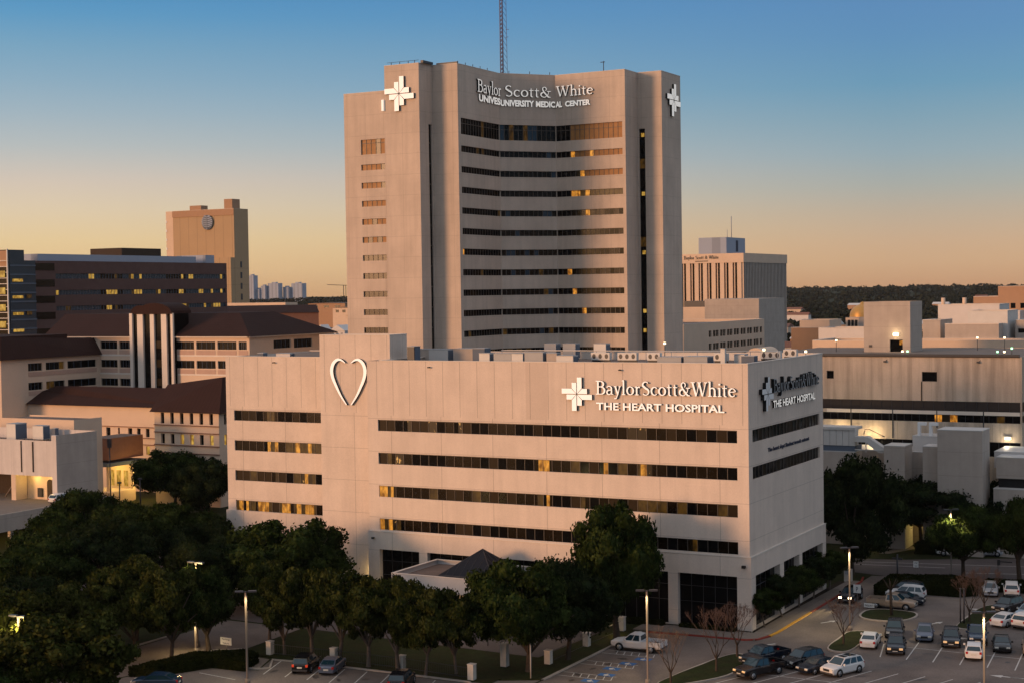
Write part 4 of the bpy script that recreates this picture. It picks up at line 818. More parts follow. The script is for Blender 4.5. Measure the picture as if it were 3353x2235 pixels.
for k in range(7):
    z0 = -R_ + k * 2 * R_ / 7 + .12; z1 = z0 + 2 * R_ / 7 - .42; x0 = math.sqrt(max(0, R_ * R_ - z0 * z0)); x1 = math.sqrt(max(0, R_ * R_ - z1 * z1)); sh = .5
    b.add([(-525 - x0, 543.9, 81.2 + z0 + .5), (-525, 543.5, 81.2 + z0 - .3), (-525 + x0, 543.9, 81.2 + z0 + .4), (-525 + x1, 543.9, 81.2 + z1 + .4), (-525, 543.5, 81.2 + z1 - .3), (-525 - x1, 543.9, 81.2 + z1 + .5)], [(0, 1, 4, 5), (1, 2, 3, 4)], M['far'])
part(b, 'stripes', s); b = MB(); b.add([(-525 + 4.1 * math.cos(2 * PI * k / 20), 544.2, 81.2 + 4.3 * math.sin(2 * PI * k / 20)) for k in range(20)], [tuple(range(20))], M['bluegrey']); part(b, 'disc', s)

# ================================================================ dark brick block with a glass corner, left
db = thing('dark_brick_building', 'dark brick block with bands of blue glass and scattered lit windows on the left', 'building', (-245, 160, 0))
D_ = [(-262, 131), (-236.6, 131), (-236.6, 202.7), (-262, 202.7)]
rowsD = [(43.7, 45.05), (39.5, 40.75), (35.4, 36.6)]
opsD = [(1.2, 71.0, a, b) for a, b in rowsD]
shell(db, D_, 0, 48.3, M['brickdk'], {1: opsD}, .3, cop=False)
litD = [{12: 'lity', 13: 'lity', 21: 'dim', 26: 'dim', 27: 'lity', 30: 'lity', 46: 'lity', 49: 'lity', 50: 'lity', 62: 'lity'}, {1: 'lity', 18: 'lity', 19: 'lity', 20: 'lity', 21: 'lity', 27: 'dim', 28: 'lity', 29: 'lity', 30: 'lity', 36: 'dim', 37: 'lity', 45: 'lity', 46: 'lity', 53: 'lity', 54: 'lity', 58: 'lity', 62: 'lity'}, {4: 'dim', 5: 'dim', 18: 'lity', 19: 'lity', 21: 'dim', 45: 'lity', 46: 'lity', 47: 'lity', 48: 'dim', 55: 'lity', 58: 'dim', 59: 'lity', 60: 'lity', 61: 'lity'}]
for r, o_ in enumerate(opsD): ribbon(db, D_[1], D_[2], o_, 64, lambda i, n, r=r: litD[r].get(i, 'blueglass' if (i // 8) % 3 != 2 else 'glass'), depth=.3, mw=.12, name='window_band', mull=M['bluegrey'])
b = MB(); b.box(-262, -237.6, 128, 190, 48.302, 50.1, M['far']); b.box(-250, -238.5, 160, 176, 50.1, 52.2, M['bark']); b.box(-250, -239, 196, 200, 48.3, 50.7, M['far']); part(b, 'rooftop_screen', db)
gt = thing('glass_corner_tower', 'glass stair tower with pale horizontal fins and a painted sunset reflection on top at the left edge', 'building', (-236, 112, 0))
b = MB(); b.box(-245, -233.2, 114.2, 119.1, 0, 50.8, M['blueglass']); part(b, 'glass_wall', gt); b = MB(); b.box(-245, -233.4, 119.11, 123, 0, 48.2, M['blueglass']); part(b, 'glass_wall', gt); b = MB(); b.box(-245, -234.4, 123.01, 130.9, 0, 48.2, M['brickdk']); part(b, 'brick_link', gt)
b = MB(); b.box(-245, -233.3, 113.9, 114.15, 0, 50.8, M['glass_b']); part(b, 'glass_wall', gt); 
b = MB(); b.box(-244, -233.6, 113.8, 113.88, 46.5, 50.6, M['tan2']); part(b, 'painted_sunset', gt)  # orange panel paints the sunset mirrored in the front glass
b = MB()
for k in range(20): b.box(-245, -233.1, 113.5, 113.78, 21 + k * 1.42, 21.16 + k * 1.42, M['greyl'])
b.box(-233.35, -233.05, 113.4, 113.7, 20, 51.0, M['greyl']); part(b, 'fins', gt)
b = MB()
for k in range(12): b.box(-233.18, -233.1, 114.3, 122.9, 22.0 + 2.25 * k, 22.35 + 2.25 * k, M['bluegrey'])
for k in range(5): b.box(-234.39, -234.3, 123.2, 130.5, 29.2 + 4.15 * k, 31.0 + 4.15 * k, M['glass'])
for k in range(5): b.box(-233.17, -233.05, 115, 118.4, 42.9 - 4.15 * k, 43.6 - 4.15 * k, M['lity'])
for k in range(4): b.box(-244, -234.2 + .2, 113.3, 113.45, 44.0 - 4.15 * k, 45.6 - 4.15 * k, M['lity'])
for k in (1, 2): b.box(-233.17, -233.05, 119.6, 121.2, 42.9 - 4.15 * k, 43.8 - 4.15 * k, M['dim'])
part(b, 'lit_window', gt)

# ================================================================ brown roofed clinic complex, left
bc = thing('brown_roof_clinic', 'cream clinic wings with brown metal roofs and a striped column tower on the left', 'building', (-165, 90, 0))
def wing(p0, p1, z0, z1, wins, mm='beige', depth=.35, nm='wall', pick=None, npan=4):
    b = MB(); wall(b, p0, p1, z0, z1, M[mm], wins, depth); part(b, nm, bc)
    for o_ in wins: ribbon(bc, p0, p1, o_, npan, pick or (lambda i, n: 'glass'), depth=depth, mw=.06, name='window', mull=M['bluegrey'])
Az = [(27.4, 29.05), (23.4, 25.05), (19.4, 21.0)]
wing((-198.5, 92), (-173.2, 92), 0, 30.1, [(a, b, z0, z1) for z0, z1 in Az for a, b in ((15.5, 20.4), (21.0, 24.2))])
wing((-162, 92), (-141.9, 92), 0, 30.1, [(a, b, z0, z1) for z0, z1 in Az[:2] for a, b in ((.5, 5.4), (6.0, 11.1), (11.7, 16.7), (17.3, 19.4))])
wing((-141.9, 92), (-141.9, 122), 0, 30.1, [(8.2, 14.3, 27.3, 29.1), (15.4, 22.1, 27.2, 29.1), (8.2, 14.3, 23.3, 25.1), (15.4, 22.1, 23.3, 25.1)])
b = MB()      # pale bands and pink spandrels
for x0, x1 in ((-183.2, -173.4), (-161.1, -141.9)):
    for z in (26.0, 22.0): b.box(x0, x1, 91.93, 91.995, z - 1.0 + .9, z + .25, M['coping'])
part(b, 'floor_band', bc)
b = MB()
for k, (a, c_) in enumerate([(-183.0, -178.1), (-177.5, -174.3), (-161.5, -156.6), (-156, -150.9), (-150.3, -145.3), (-144.7, -142.3)]):
    for z in (27.3, 23.3): b.box(a, c_, 91.94, 91.996, z - 1.05, z - .1, M['beige_d'])
part(b, 'spandrel', bc)
wing((-183.2, 63.5), (-183.2, 92), 0, 26.2, [(7.4, 11.4, 23.6, 25.2), (12.4, 17.8, 23.6, 25.2), (18.7, 27.4, 23.6, 25.2), (7.4, 11.4, 19.6, 21.2), (12.4, 17.8, 19.6, 21.2), (18.7, 27.4, 19.6, 21.2)], pick=lambda i, n: 'dim' if rnd.random() < .15 else 'glass')
wing((-215, 63.5), (-183.2, 63.5), 0, 26.2, [])
b = MB()
for z in (23.5, 19.5): b.box(-183.19, -183.12, 70.9, 90.9, z - 1.0, z - .1, M['beige_d'])
part(b, 'spandrel', bc)
b = MB(); V_ = [(-182.4, 62.7, 26.2), (-182.4, 92, 26.2), (-184.9, 92, 29.95), (-184.9, 84, 30.05), (-184.9, 84, 30.9), (-184.9, 65.2, 30.9), (-215, 62.7, 26.2), (-215, 65.2, 30.9), (-215, 84, 30.9)]
b.add(V_, [(0, 1, 2, 3, 4, 5), (6, 0, 5, 7), (5, 4, 8, 7)], M['brownroof']); part(b, 'roof', bc)
b = MB(); V_ = [(-199.3, 91.2, 30.15), (-141.1, 91.2, 30.15), (-150.5, 100, 34.95), (-201, 100, 34.95), (-141.1, 123, 30.15), (-150.5, 112, 34.95), (-201, 112, 34.95), (-201, 123, 30.15)]
b.add(V_, [(0, 1, 2, 3), (1, 4, 5, 2), (3, 2, 5, 6), (7, 6, 5, 4)], M['brownroof']); part(b, 'roof', bc)
b = MB(); b.box(-199, -141.4, 91.3, 91.9, 29.9, 30.13, M['coping']); b.box(-141.85, -141.3, 91.3, 123, 29.9, 30.13, M['coping']); part(b, 'eave', bc)
b = MB(); q = arc(-166.2, 34.9, 4.9, 2.4, 0, 180, 12); b.add([(p[0], 90.6, p[1]) for p in q] + [(p[0], 97, p[1]) for p in q], [tuple(range(13))] + [(i, i + 1, 14 + i, 13 + i) for i in range(12)], M['brownroof'])
q2 = arc(-170.6, 34.9, 2.6, 1.9, 0, 180, 10); b.add([(p[0], 91.0, p[1]) for p in q2] + [(p[0], 97, p[1]) for p in q2], [tuple(range(11))] + [(i, i + 1, 12 + i, 11 + i) for i in range(10)], M['brownroof'])
part(b, 'tower_cap', bc)
b = MB(); b.box(-173.1, -161.3, 91.2, 96, 14, 35.0, M['glass']); part(b, 'tower_glass', bc)
for x0, x1 in ((-173.3, -172.5), (-171.1, -169.5), (-167.5, -166.4), (-164.4, -162.95), (-161.8, -161.2)):
    b = MB(); b.box(x0, x1, 90.7, 91.18, 14, 35.1, M['coping']); part(b, 'column', bc)
b = MB()
for z in (27.6, 23.6, 19.6): b.box(-166.2, -164.6, 91.12, 91.19, z, z + 1.6, M['curt'])
part(b, 'dim_window', bc)
# lower wing
YL = 70.58
lw = [(19.0 + x, 19.0 + x + w_, 10.9, 12.6) for x, w_ in ((-1.7 + .0, 1.1), (1.9, .5), (7.3, 1.05), (9.6, .9), (11.9, .9))]
lw = [(x + 183.2, x + 183.2 + w_, 10.9, 12.6) for x, w_ in ((-161.7, 1.1), (-158.6, .5), (-155.9, 1.05), (-153.6, .95), (-151.3, .95))]
lw2 = [(x + 183.2, x + 183.2 + w_, 7.45, 9.1) for x, w_ in ((-155.9, 1.05), (-153.6, .95), (-151.3, .95))]
b = MB(); wall(b, (-183.2, YL), (-137, YL), 0, 16.9, M['beige'], lw + lw2, .35); part(b, 'wall', bc)
for o_ in lw: ribbon(bc, (-183.2, YL), (-137, YL), o_, 1, lambda i, n: 'glass', depth=.35, name='window')
for o_ in lw2: ribbon(bc, (-183.2, YL), (-137, YL), o_, 1, lambda i, n: 'lity', depth=.35, name='window')
b = MB(); b.add([(-183.1, YL - .8, 16.85), (-137, YL - .8, 16.85), (-137, YL + 4.5, 20.4), (-179.5, YL + 4.5, 20.4), (-183.1, YL + 4, 19.2)], [(0, 1, 2, 3, 4)], M['brownroof']); b.quad((-137, YL + 4.5, 20.4), (-179.5, YL + 4.5, 20.4), (-179.5, YL + 20, 18.8), (-137, YL + 20, 18.8), M['roof']); part(b, 'roof', bc)
b = MB(); [b.box(-164.3, -137, YL - .18, YL - .005, z, z + .16, M['brick']) for z in (12.75, 10.6, 9.3)]; part(b, 'string_course', bc)
# right lower pavilion
rp = [(1.55 + 2.31 * k, 2.4 + 2.31 * k, 15.1, 17.15) for k in range(6)]; rp2 = [(1.55 + 2.31 * k, 2.45 + 2.31 * k, 11.35, 13.2) for k in range(6)]; rp3 = [(1.55 + 2.31 * k, 2.45 + 2.31 * k, 7.6, 9.3) for k in range(6)]
RP = [(-137.9, 58), (-122.6, 58), (-122.6, 80)]
b = MB(); wall(b, RP[0], RP[1], 0, 17.3, M['beige'], rp + rp2 + rp3, .4); wall(b, RP[1], RP[2], 0, 17.3, M['beige'], [(1.5 + 2.3 * k, 2.4 + 2.3 * k, z, z + 1.9) for k in range(4) for z in (15.1, 11.35)], .4); wall(b, (-137.9, 72), RP[0], 0, 17.3, M['beige']); part(b, 'wall', bc)
for o_ in rp + rp3: ribbon(bc, RP[0], RP[1], o_, 1, lambda i, n: 'glass', depth=.4, name='window')
for k, o_ in enumerate(rp2): ribbon(bc, RP[0], RP[1], o_, 1, lambda i, n, k=k: 'lity' if k in (2, 3, 5) else 'glass', depth=.4, name='window')
for k in range(4): ribbon(bc, RP[1], RP[2], (1.5 + 2.3 * k, 2.4 + 2.3 * k, 11.35, 13.25), 1, lambda i, n, k=k: 'lity' if k == 0 else 'glass', depth=.4, name='window'); ribbon(bc, RP[1], RP[2], (1.5 + 2.3 * k, 2.4 + 2.3 * k, 15.1, 17.0), 1, lambda i, n: 'glass', depth=.4, name='window')
b = MB(); b.add([(-138.4, 57.2, 17.25), (-121.8, 57.2, 17.25), (-125.2, 62.5, 23.6), (-138.4, 62.5, 22.0), (-121.8, 80, 17.25), (-125.2, 76, 23.6), (-138.4, 76, 22)], [(0, 1, 2, 3), (1, 4, 5, 2), (3, 2, 5, 6)], M['brownroof']); b.quad((-138.4, 57.2, 17.25), (-138.4, 62.5, 22), (-138.4, 76, 22), (-138.4, 76, 17.25), M['brownroof']); part(b, 'roof', bc)
b = MB(); [b.box(-137.95, -122.5, 57.8, 57.995, z, z + .16, M['brick']) for z in (14.75, 13.4, 11.05, 9.6)]; part(b, 'string_course', bc)
# small flat front block and brick bay with lit entrance
fb = thing('flat_roof_wing', 'small flat roofed cream wing in front of the clinic with a shaded brown side', 'building', (-150, 45, 0))
F_ = [(-158.5, 40), (-140.6, 40), (-140.6, 47), (-158.5, 47)]
b = MB(); wall(b, F_[0], F_[1], 0, 17.0, M['beige']); wall(b, F_[1], F_[2], 0, 17.0, M['beige']); wall(b, F_[2], F_[3], 0, 17, M['beige']); part(b, 'wall', fb)
b = MB(); b.quad((-158.5, 40.2, 16.7), (-140.8, 40.2, 16.7), (-140.8, 47, 16.7), (-158.5, 47, 16.7), M['roof']); part(b, 'roof', fb)
eb2 = thing('brick_entrance_bay', 'brown brick bay over a brightly lit yellow entrance beside the road', 'entrance', (-147, 58, 0))
b = MB(); Q_ = [(-151.5, 54.5), (-146.2, 54.5), (-146.2, 58.3), (-146.2, 64), (-151.5, 64)]; b.prism(Q_, 8.1, 12.2, M['brick'], M['roof']); part(b, 'brick_wall', eb2)
b = MB(); b.prism([(-152, 53.9), (-146, 53.9), (-145.4, 61.4), (-145.4, 64), (-152, 64)], 6.9, 7.6, M['bluegrey']); part(b, 'canopy', eb2)
b = MB(); b.quad((-152, 60, 0), (-145.6, 60, 0), (-145.6, 60, 6.7), (-152, 60, 6.7), M['beige']); b.box(-147.3, -146.7, 55.0, 55.6, 0, 6.7, M['beige']); b.box(-146.1, -145.5, 60.2, 60.9, 0, 6.7, M['beige']); part(b, 'porch_wall', eb2)
for x in (-150.5, -148.8, -147.0): b = MB(); b.quad((x - .55, 59.95, 2.6), (x + .55, 59.95, 2.6), (x + .55, 59.95, 5.6), (x - .55, 59.95, 5.6), M['lity']); part(b, 'lit_door', eb2)
b = MB(); b.box(-154, -145, 53.5, 60, 0, 2.2, M['beige']); b.box(-153, -151, 50, 53, 0, 2.0, M['conc2']); part(b, 'ramp_wall', eb2)
plight(-148.5, 57, 6.0, 700, (1, .66, .16), eb2, .5); plight(-143.0, 60, 4.5, 900, (1, .66, .18), eb2, .5); plight(-140, 52, 4.5, 500, (1, .66, .2), eb2, .5)

# ================================================================ white stair house and parking deck, left
dk = thing('parking_deck', 'upper level of a concrete parking deck with a yellow lit storey beneath, left edge', 'parking deck', (-135, 15, 0))
b = MB(); b.box(-200, -124.32, 0, 32, 4.4, 5.2, M['pave']); part(b, 'deck', dk)
b = MB(); b.box(-124.6, -124.3, -2, 31.5, 2.6, 5.35, M['conc2']); part(b, 'edge_wall', dk)
for y in (1, 9.5, 18, 26.5): b = MB(); b.box(-125.3, -124.7, y, y + .6, 0, 4.4, M['conc2']); part(b, 'column', dk)
b = MB(); b.quad((-138, -2, 0), (-138, 32, 0), (-138, 32, 4.4), (-138, -2, 4.4), M['beige']); part(b, 'rear_wall', dk)
for y in (6, 15, 24): plight(-130, y, 3.7, 320, (1, .66, .2), dk, .3)
wh = thing('white_stair_house', 'white rendered block with rooftop air handlers and a yellow lit arcade, left of the trees', 'building', (-140, 26, 5.2))
W_ = [(-175, 21.8), (-126.82, 21.8), (-126.82, 31.1), (-175, 31.1)]
b = MB(); wall(b, W_[0], (-127.3, 21.8), 9.45, 15.35, M['concwhite']); b.box(-127.9, -126.84, 21.78, 22.4, 5.2, 16.28, M['concwhite']); wall(b, W_[1], W_[2], 5.2, 16.28, M['conc2']); wall(b, W_[2], W_[3], 5.2, 16.28, M['concwhite']); part(b, 'wall', wh)
b = MB(); b.quad((-175, 22, 14.5), (-127, 22, 14.5), (-127, 31, 14.5), (-175, 31, 14.5), M['roof']); part(b, 'roof', wh)
b = MB(); wall(b, (-136.3, 24.5), (-127, 24.5), 5.2, 9.45, M['beige']); b.box(-137.3, -136.3, 21.9, 24.4, 5.2, 9.45, M['beige']); b.quad((-160, 28, 5.2), (-137, 28, 5.2), (-137, 28, 9.45), (-160, 28, 9.45), M['bark']); part(b, 'arcade_wall', wh)
for x in (-131.1, -128.0):
    b = MB(); q = arc(x, 8.0, .72, .62, 0, 180, 10); b.add([(p[0], 24.48, p[1]) for p in q] + [(x - .72, 24.48, 5.25), (x + .72, 24.48, 5.25)], [tuple(range(13))], M['bark']); part(b, 'arched_door', wh)
b = MB(); b.box(-133.75, -132.75, 24.2, 24.4, 5.6, 7.1, M['black']); part(b, 'notice_case', wh)
b = MB(); b.tube([(-141, 24, 5.3), (-137.6, 24, 9.2)], .12, M['pave'], 4); part(b, 'stair_rail', wh)
b = MB(); b.box(-134.8, -134.6, 21.7, 21.79, 10, 15.2, M['bark']); b.box(-132.2, -131.95, 21.7, 21.79, 10.1, 15.1, M['bark']); part(b, 'rain_stain', wh)
for x in (-134, -130): plight(x, 23.2, 9.0, 160, (1, .68, .2), wh, .3)
plight(-139, 25.5, 9.0, 130, (1, .72, .3), wh, .3)
for (x, y, w_, d_, z1, mm, lb) in [(-141.6, 26.2, 2.1, 2.6, 17.4, 'greyl', 'largest air handler on the white stair house roof'), (-137.4, 28.2, 2.4, 1.6, 17.0, 'greyl', 'second air handler with a sloping hood on the white stair house roof'), (-134.6, 29.0, .8, .8, 16.6, 'bluegrey', 'small bluish vent right of the air handlers on the white roof')]:
    duct_box(x, y, w_, d_, 14.5, z1, mm, lb, name='air_handler', cat='air handler', group='air handlers on the white stair house')

# ================================================================ far left middle ground and skyline
t = thing('brown_roof_hall', 'low building with a long brown roof behind the clinic, near the tower foot', 'building', (-258, 255, 0)); b = MB()
b.add([(-300, 226, 33), (-243, 258.5, 32.6), (-249.5, 266, 35.2), (-300, 238, 35.2)], [(0, 1, 2, 3)], M['brownroof']); b.quad((-300, 226.6, 0), (-243.5, 258.8, 0), (-243.5, 258.8, 32.6), (-300, 226.6, 33), M['brick']); part(b, 'roof', t)
b = MB(); b.box(-310, -264, 268, 275, 0, 36.0, M['beige']); part(b, 'rear_wall', t)
FAR = []
for i, (x0, x1, z, lb) in enumerate([(-2444, -2427, 90, 'tallest slim bluish tower at the left of the distant skyline'), (-2426, -2417, 55, 'lowest block beside the slim tower on the distant skyline'), (-2416, -2402, 63, 'small stepped block left of the flat topped one on the skyline'),
        (-2400, -2367, 69, 'wide flat topped block in the middle of the distant skyline'), (-2366, -2349, 59, 'small low block between the two wide ones on the skyline'), (-2347, -2313, 68, 'ribbed wide block at the right of the distant skyline')]):
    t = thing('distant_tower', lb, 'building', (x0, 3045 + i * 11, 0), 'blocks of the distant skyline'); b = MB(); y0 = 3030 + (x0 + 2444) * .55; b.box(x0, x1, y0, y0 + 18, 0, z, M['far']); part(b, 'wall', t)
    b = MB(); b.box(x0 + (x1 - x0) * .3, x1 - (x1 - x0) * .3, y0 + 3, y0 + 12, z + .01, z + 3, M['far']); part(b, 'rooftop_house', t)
t = thing('tower_crane', 'faint tower crane with a long jib on the skyline left of the hospital tower', 'crane', (-1369, 1905, 0)); b = MB(); b.tube([(-1370.3, 1904.3, 0), (-1370.3, 1904.3, 53)], .6, M['bark'], 4); b.tube([(-1367.3, 1906.3, 0), (-1367.3, 1906.3, 53)], .5, M['bark'], 4); part(b, 'mast', t)
b = MB(); b.tube([(-1393.5, 1892, 54.0), (-1366, 1907, 52.4)], .45, M['bark'], 4); part(b, 'jib', t)
for i, (x, y, w_, d_, z, mm, lb) in enumerate([(-343, 412, 8, 8, 22.2, 'stucco', 'white gabled house at the foot of the hospital tower, left'), (-350, 409, 3.4, 6, 22.4, 'stucco', 'small white house with a round top next to the gabled one'), (-357, 418, 9, 8, 23, 'stucco', 'low white building left of the gabled house'),
        (-464, 575, 26, 12, 33.3, 'tan2', 'long pink flat building under the woods left of the hospital tower'), (-372, 470, 12, 8, 28, 'beige', 'cream block with a lit front above the white houses'), (-400, 500, 14, 9, 31.5, 'beige', 'left cream block on the roofs before the woods'), (-388, 512, 12, 9, 31.8, 'beige', 'right cream block on the roofs before the woods')]):
    t = thing('town_house', lb, 'building', (x, y, 0), 'small buildings between tower and clinic'); b = MB(); b.box(x - w_ / 2, x + w_ / 2, y, y + d_, 0, z, M[mm]); part(b, 'wall', t)
    b = MB(); b.add([(x - w_ / 2 - .3, y - .3, z), (x + w_ / 2 + .3, y - .3, z), (x + w_ / 2 + .3, y + d_, z), (x - w_ / 2 - .3, y + d_, z), (x, y - .3, z + (2.6 if i < 2 else .5)), (x, y + d_, z + (2.6 if i < 2 else .5))], [(0, 4, 5, 3), (1, 2, 5, 4), (0, 1, 4)], M['roof' if i > 1 else 'stucco']); part(b, 'roof', t)
    for k in range(3): b = MB(); b.box(x - w_ * .3 + k * w_ * .3 - w_ * .07, x - w_ * .3 + k * w_ * .3 + w_ * .07, y - .06, y - .01, z - 2.4, z - 1.0, M['lity' if (i == 4 and k == 1) else 'glass']); part(b, 'window', t)
# small distant houses in the woods, right and left
rr = random.Random(5)
FN = []
for i in range(34):
    d = rr.choice([rr.uniform(420, 900), rr.uniform(900, 2200)]); side_ = i % 3
    ang = rr.uniform(.055, .155) if side_ else rr.uniform(-.155, -.105)
    FN.append((59.86 + d * (_f.x + .879 * ang * 2), -165.5 + d * (_f.y + .4767 * ang * 2), rr.uniform(10, 30), rr.uniform(8, 14), d))
for i, (x, y, w_, d_, dist) in enumerate(FN):
    h_ = max(3, 38.6 - dist * rr.uniform(.018, .035) + rr.uniform(0, 2)) if dist < 900 else 5 + rr.uniform(0, 5)
    FARH.append((x, y, w_, d_, h_, dist))
# ================================================================ ground
def terr(x, y):
    r = math.hypot(x - 60, y + 165)
    t = min(1, max(0, (r - 1300) / 2600)); t = t * t * (3 - 2 * t)
    return t * (27 + 6 * math.sin(x * .0011 + y * .0006) + 4 * math.sin(x * .0031))
g = MB(); RR = [0, 120, 300, 600, 900, 1200, 1500, 1800, 2100, 2400, 2700, 3000, 3300, 3600, 3900, 4300, 5000, 8000, 12000]; NA = 96; vs = []; fs = []
for r in RR:
    for k in range(NA): a = 2 * PI * k / NA; x = 60 + r * math.cos(a); y = -165 + r * math.sin(a); vs.append((x, y, terr(x, y) - .02))
for i in range(len(RR) - 1):
    for k in range(NA): fs.append((i * NA + k, i * NA + (k + 1) % NA, (i + 1) * NA + (k + 1) % NA, (i + 1) * NA + k))
g.add(vs, fs, M['grass'], True); o = g.build('ground', loc=(0, 0, 0)); tag(o, 'dark grass and earth ground between the lots and buildings', 'ground', kind='structure')
def sheet(name, poly, z, mm, label, cat, kind='structure'):
    b = MB(); b.add([(p[0], p[1], z) for p in poly], [tuple(range(len(poly)))], M[mm]); o = b.build(name, loc=(0, 0, 0)); return tag(o, label, cat, kind=kind)
def slab(name, poly, z0, z1, mm, label, cat, kind='structure', top=None):
    b = MB(); b.prism(poly, z0, z1, M[mm], M[top] if top else None); o = b.build(name, loc=(0, 0, 0)); return tag(o, label, cat, kind=kind)
sheet('parking_lot', [(-11.1, -70), (60, -70), (60, 60), (34, 44), (22.4, 38.5), (14.3, 36.2), (8.2, 34.8), (7.5, 40), (3.0, 39), (3.0, -1.6), (2.0, -4.3), (-11.1, -4.9)], .006, 'asphalt', 'worn asphalt parking lot and drive on the right', 'parking lot')
sheet('parking_lot', [(-60, -80), (-13.0, -80), (-14.6, -42), (-17.0, -33.6), (-41.3, -33.6), (-39.6, -38.2), (-45, -38.7), (-50, -45.5)], .005, 'asphalt', 'worn asphalt parking lot at the bottom left', 'parking lot')
sheet('driveway', [(-95, -18), (-50, -19.5), (-16, -21), (-15.2, -7), (-42, -12), (-60, -8), (-95, -5)], .004, 'street', 'dark drive between the tree row and the entrance canopy', 'road')
sheet('lane', [(-58.5, -19.8), (-47.5, -20), (-46.9, -31.3), (-49.6, -33), (-48.9, -38.8), (-50.5, -46), (-62, -80), (-80, -80), (-58.5, -40)], .008, 'asphalt', 'lane lit by a street lamp at the lower left', 'road')
sheet('street', [(-120, 8), (-3.5, 41.5), (9.8, 38.2), (22.4, 41.8), (90, 62), (90, 86), (18.8, 60.5), (3.4, 52.6), (-10, 49), (-120, 22)], .010, 'street', 'dark street behind the parking lot on the right', 'road')
sheet('street', [(-175, 40), (-100, 26), (-84, 12), (-84, -20), (-96, -20), (-100, 10), (-122, 34), (-150, 62), (-175, 70)], .012, 'street', 'street between the clinic and the trees on the left', 'road')
for k, (a, b_) in enumerate([((-12, 44.9), (10.5, 48.6)), ((13.8, 45.9), (60, 58.5)), ((-12, 46.4), (40, 58.2))]):
    d = (Vector(b_) - Vector(a)).normalized(); n_ = Vector((-d.y, d.x)) * .07; sheet('lane_line', [(a[0] - n_.x, a[1] - n_.y), (b_[0] - n_.x, b_[1] - n_.y), (b_[0] + n_.x, b_[1] + n_.y), (a[0] + n_.x, a[1] + n_.y)], .018, 'line', 'thin painted line along the street', 'lane line')
# sidewalks and kerbs
slab('sidewalk', [(.7, -.9), (2.55, -1.3), (2.85, 3), (2.85, 34), (1.3, 34), (.7, 10)], 0, .13, 'pave', 'concrete sidewalk along the shaded side of the heart hospital', 'sidewalk')
slab('sidewalk', [(-12.4, -4.6), (1.9, -4.1), (2.5, -1.35), (.65, -.95), (-12.4, -1.0)], 0, .128, 'pave', 'concrete sidewalk in front of the near hospital corner', 'sidewalk')
def kerbline(name, pts, w_, h_, mm, label):
    b = MB()
    P_ = [Vector(p) for p in pts]; Ls = []; Rs = []
    for i in range(len(P_)):
        d = (P_[min(i + 1, len(P_) - 1)] - P_[max(i - 1, 0)]).normalized(); n_ = Vector((-d.y, d.x)) * w_ / 2; Ls.append(P_[i] + n_); Rs.append(P_[i] - n_)
    for i in range(len(P_) - 1):
        a, b2_, c, d_ = Ls[i], Ls[i + 1], Rs[i + 1], Rs[i]
        b.quad((a.x, a.y, h_), (b2_.x, b2_.y, h_), (c.x, c.y, h_), (d_.x, d_.y, h_), M[mm]); b.quad((a.x, a.y, 0), (b2_.x, b2_.y, 0), (b2_.x, b2_.y, h_), (a.x, a.y, h_), M[mm]); b.quad((d_.x, d_.y, 0), (c.x, c.y, 0), (c.x, c.y, h_), (d_.x, d_.y, h_), M[mm])
    o = b.build(name, loc=(0, 0, 0)); return tag(o, label, 'kerb', kind='structure')
kerbline('kerb', [(-10.4, -5.2), (-4.1, -4.7), (1.0, -4.5), (2.2, -3.6), (2.75, -1.6)], .28, .15, 'redkerb', 'red painted kerb round the hospital corner')
kerbline('kerb', [(2.77, -1.55), (2.98, .5), (3.02, 12.5)], .28, .15, 'yelkerb', 'yellow painted kerb glowing in the headlights')
kerbline('kerb', [(3.02, 12.55), (3.02, 34), (2.4, 37)], .26, .15, 'redkerb', 'faded red kerb farther up the drive')
kerbline('kerb', [(-11.1, -29.5), (-11.1, -5.3)], .25, .14, 'kerb', 'pale kerb along the disabled parking bays')
kerbline('kerb', [(-45, -38.7), (-42, -38.2), (-39.9, -37.9), (-39.0, -37.0), (-41.0, -33.9), (-37.7, -33.5), (-24.9, -33.3), (-17.3, -33.3), (-16.2, -34.4), (-14.8, -38)], .25, .14, 'kerb', 'pale kerb along the lower left parking lot')
kerbline('kerb', [(-50.2, -44.6), (-48.8, -38.8), (-49.5, -33.2), (-46.9, -31.2)], .25, .14, 'kerb', 'lit kerb between the lane and the hedge')
kerbline('kerb', [(-59.0, -38.6), (-58.8, -30)], .25, .14, 'kerb', 'lit kerb on the far side of the lane')
slab('lawn', [(-14.9, -31.5), (-11.3, -29.4), (-11.3, -5.4), (-15.0, -5.4)], 0, .1, 'grass', 'grass strip with trees and stone posts beside the disabled bays', 'lawn')
slab('lawn', [(-49.4, -33), (-46.5, -31.1), (-46, -29.8), (-15.1, -30.6), (-15.1, -33.0), (-41.2, -33.1)], 0, .1, 'grass', 'grass strip under the row of trees', 'lawn')
sheet('path', [(-48.2, -32.9), (-41.5, -33.8), (-39.9, -37.8), (-44.9, -38.5), (-48.6, -38.4)], .02, 'pave', 'paved corner beside the hedge', 'path')
sheet('path', [(-17.2, -33.2), (-14.6, -40), (-11.3, -40), (-11.3, -29.6), (-15.0, -31.4)], .03, 'pave', 'brownish paved path at the bottom centre', 'path')
slab('planting_bed', [(.3, .0), (1.2, .0), (1.3, 33), (.3, 33)], 0, .11, 'soil', 'dark planting bed at the foot of the shaded hospital side', 'flower bed')
slab('planting_bed', [(-27, -1.0), (.2, -1.0), (.2, -.3), (-27, -.3)], 0, .11, 'soil', 'dark planting bed at the foot of the hospital front', 'flower bed')
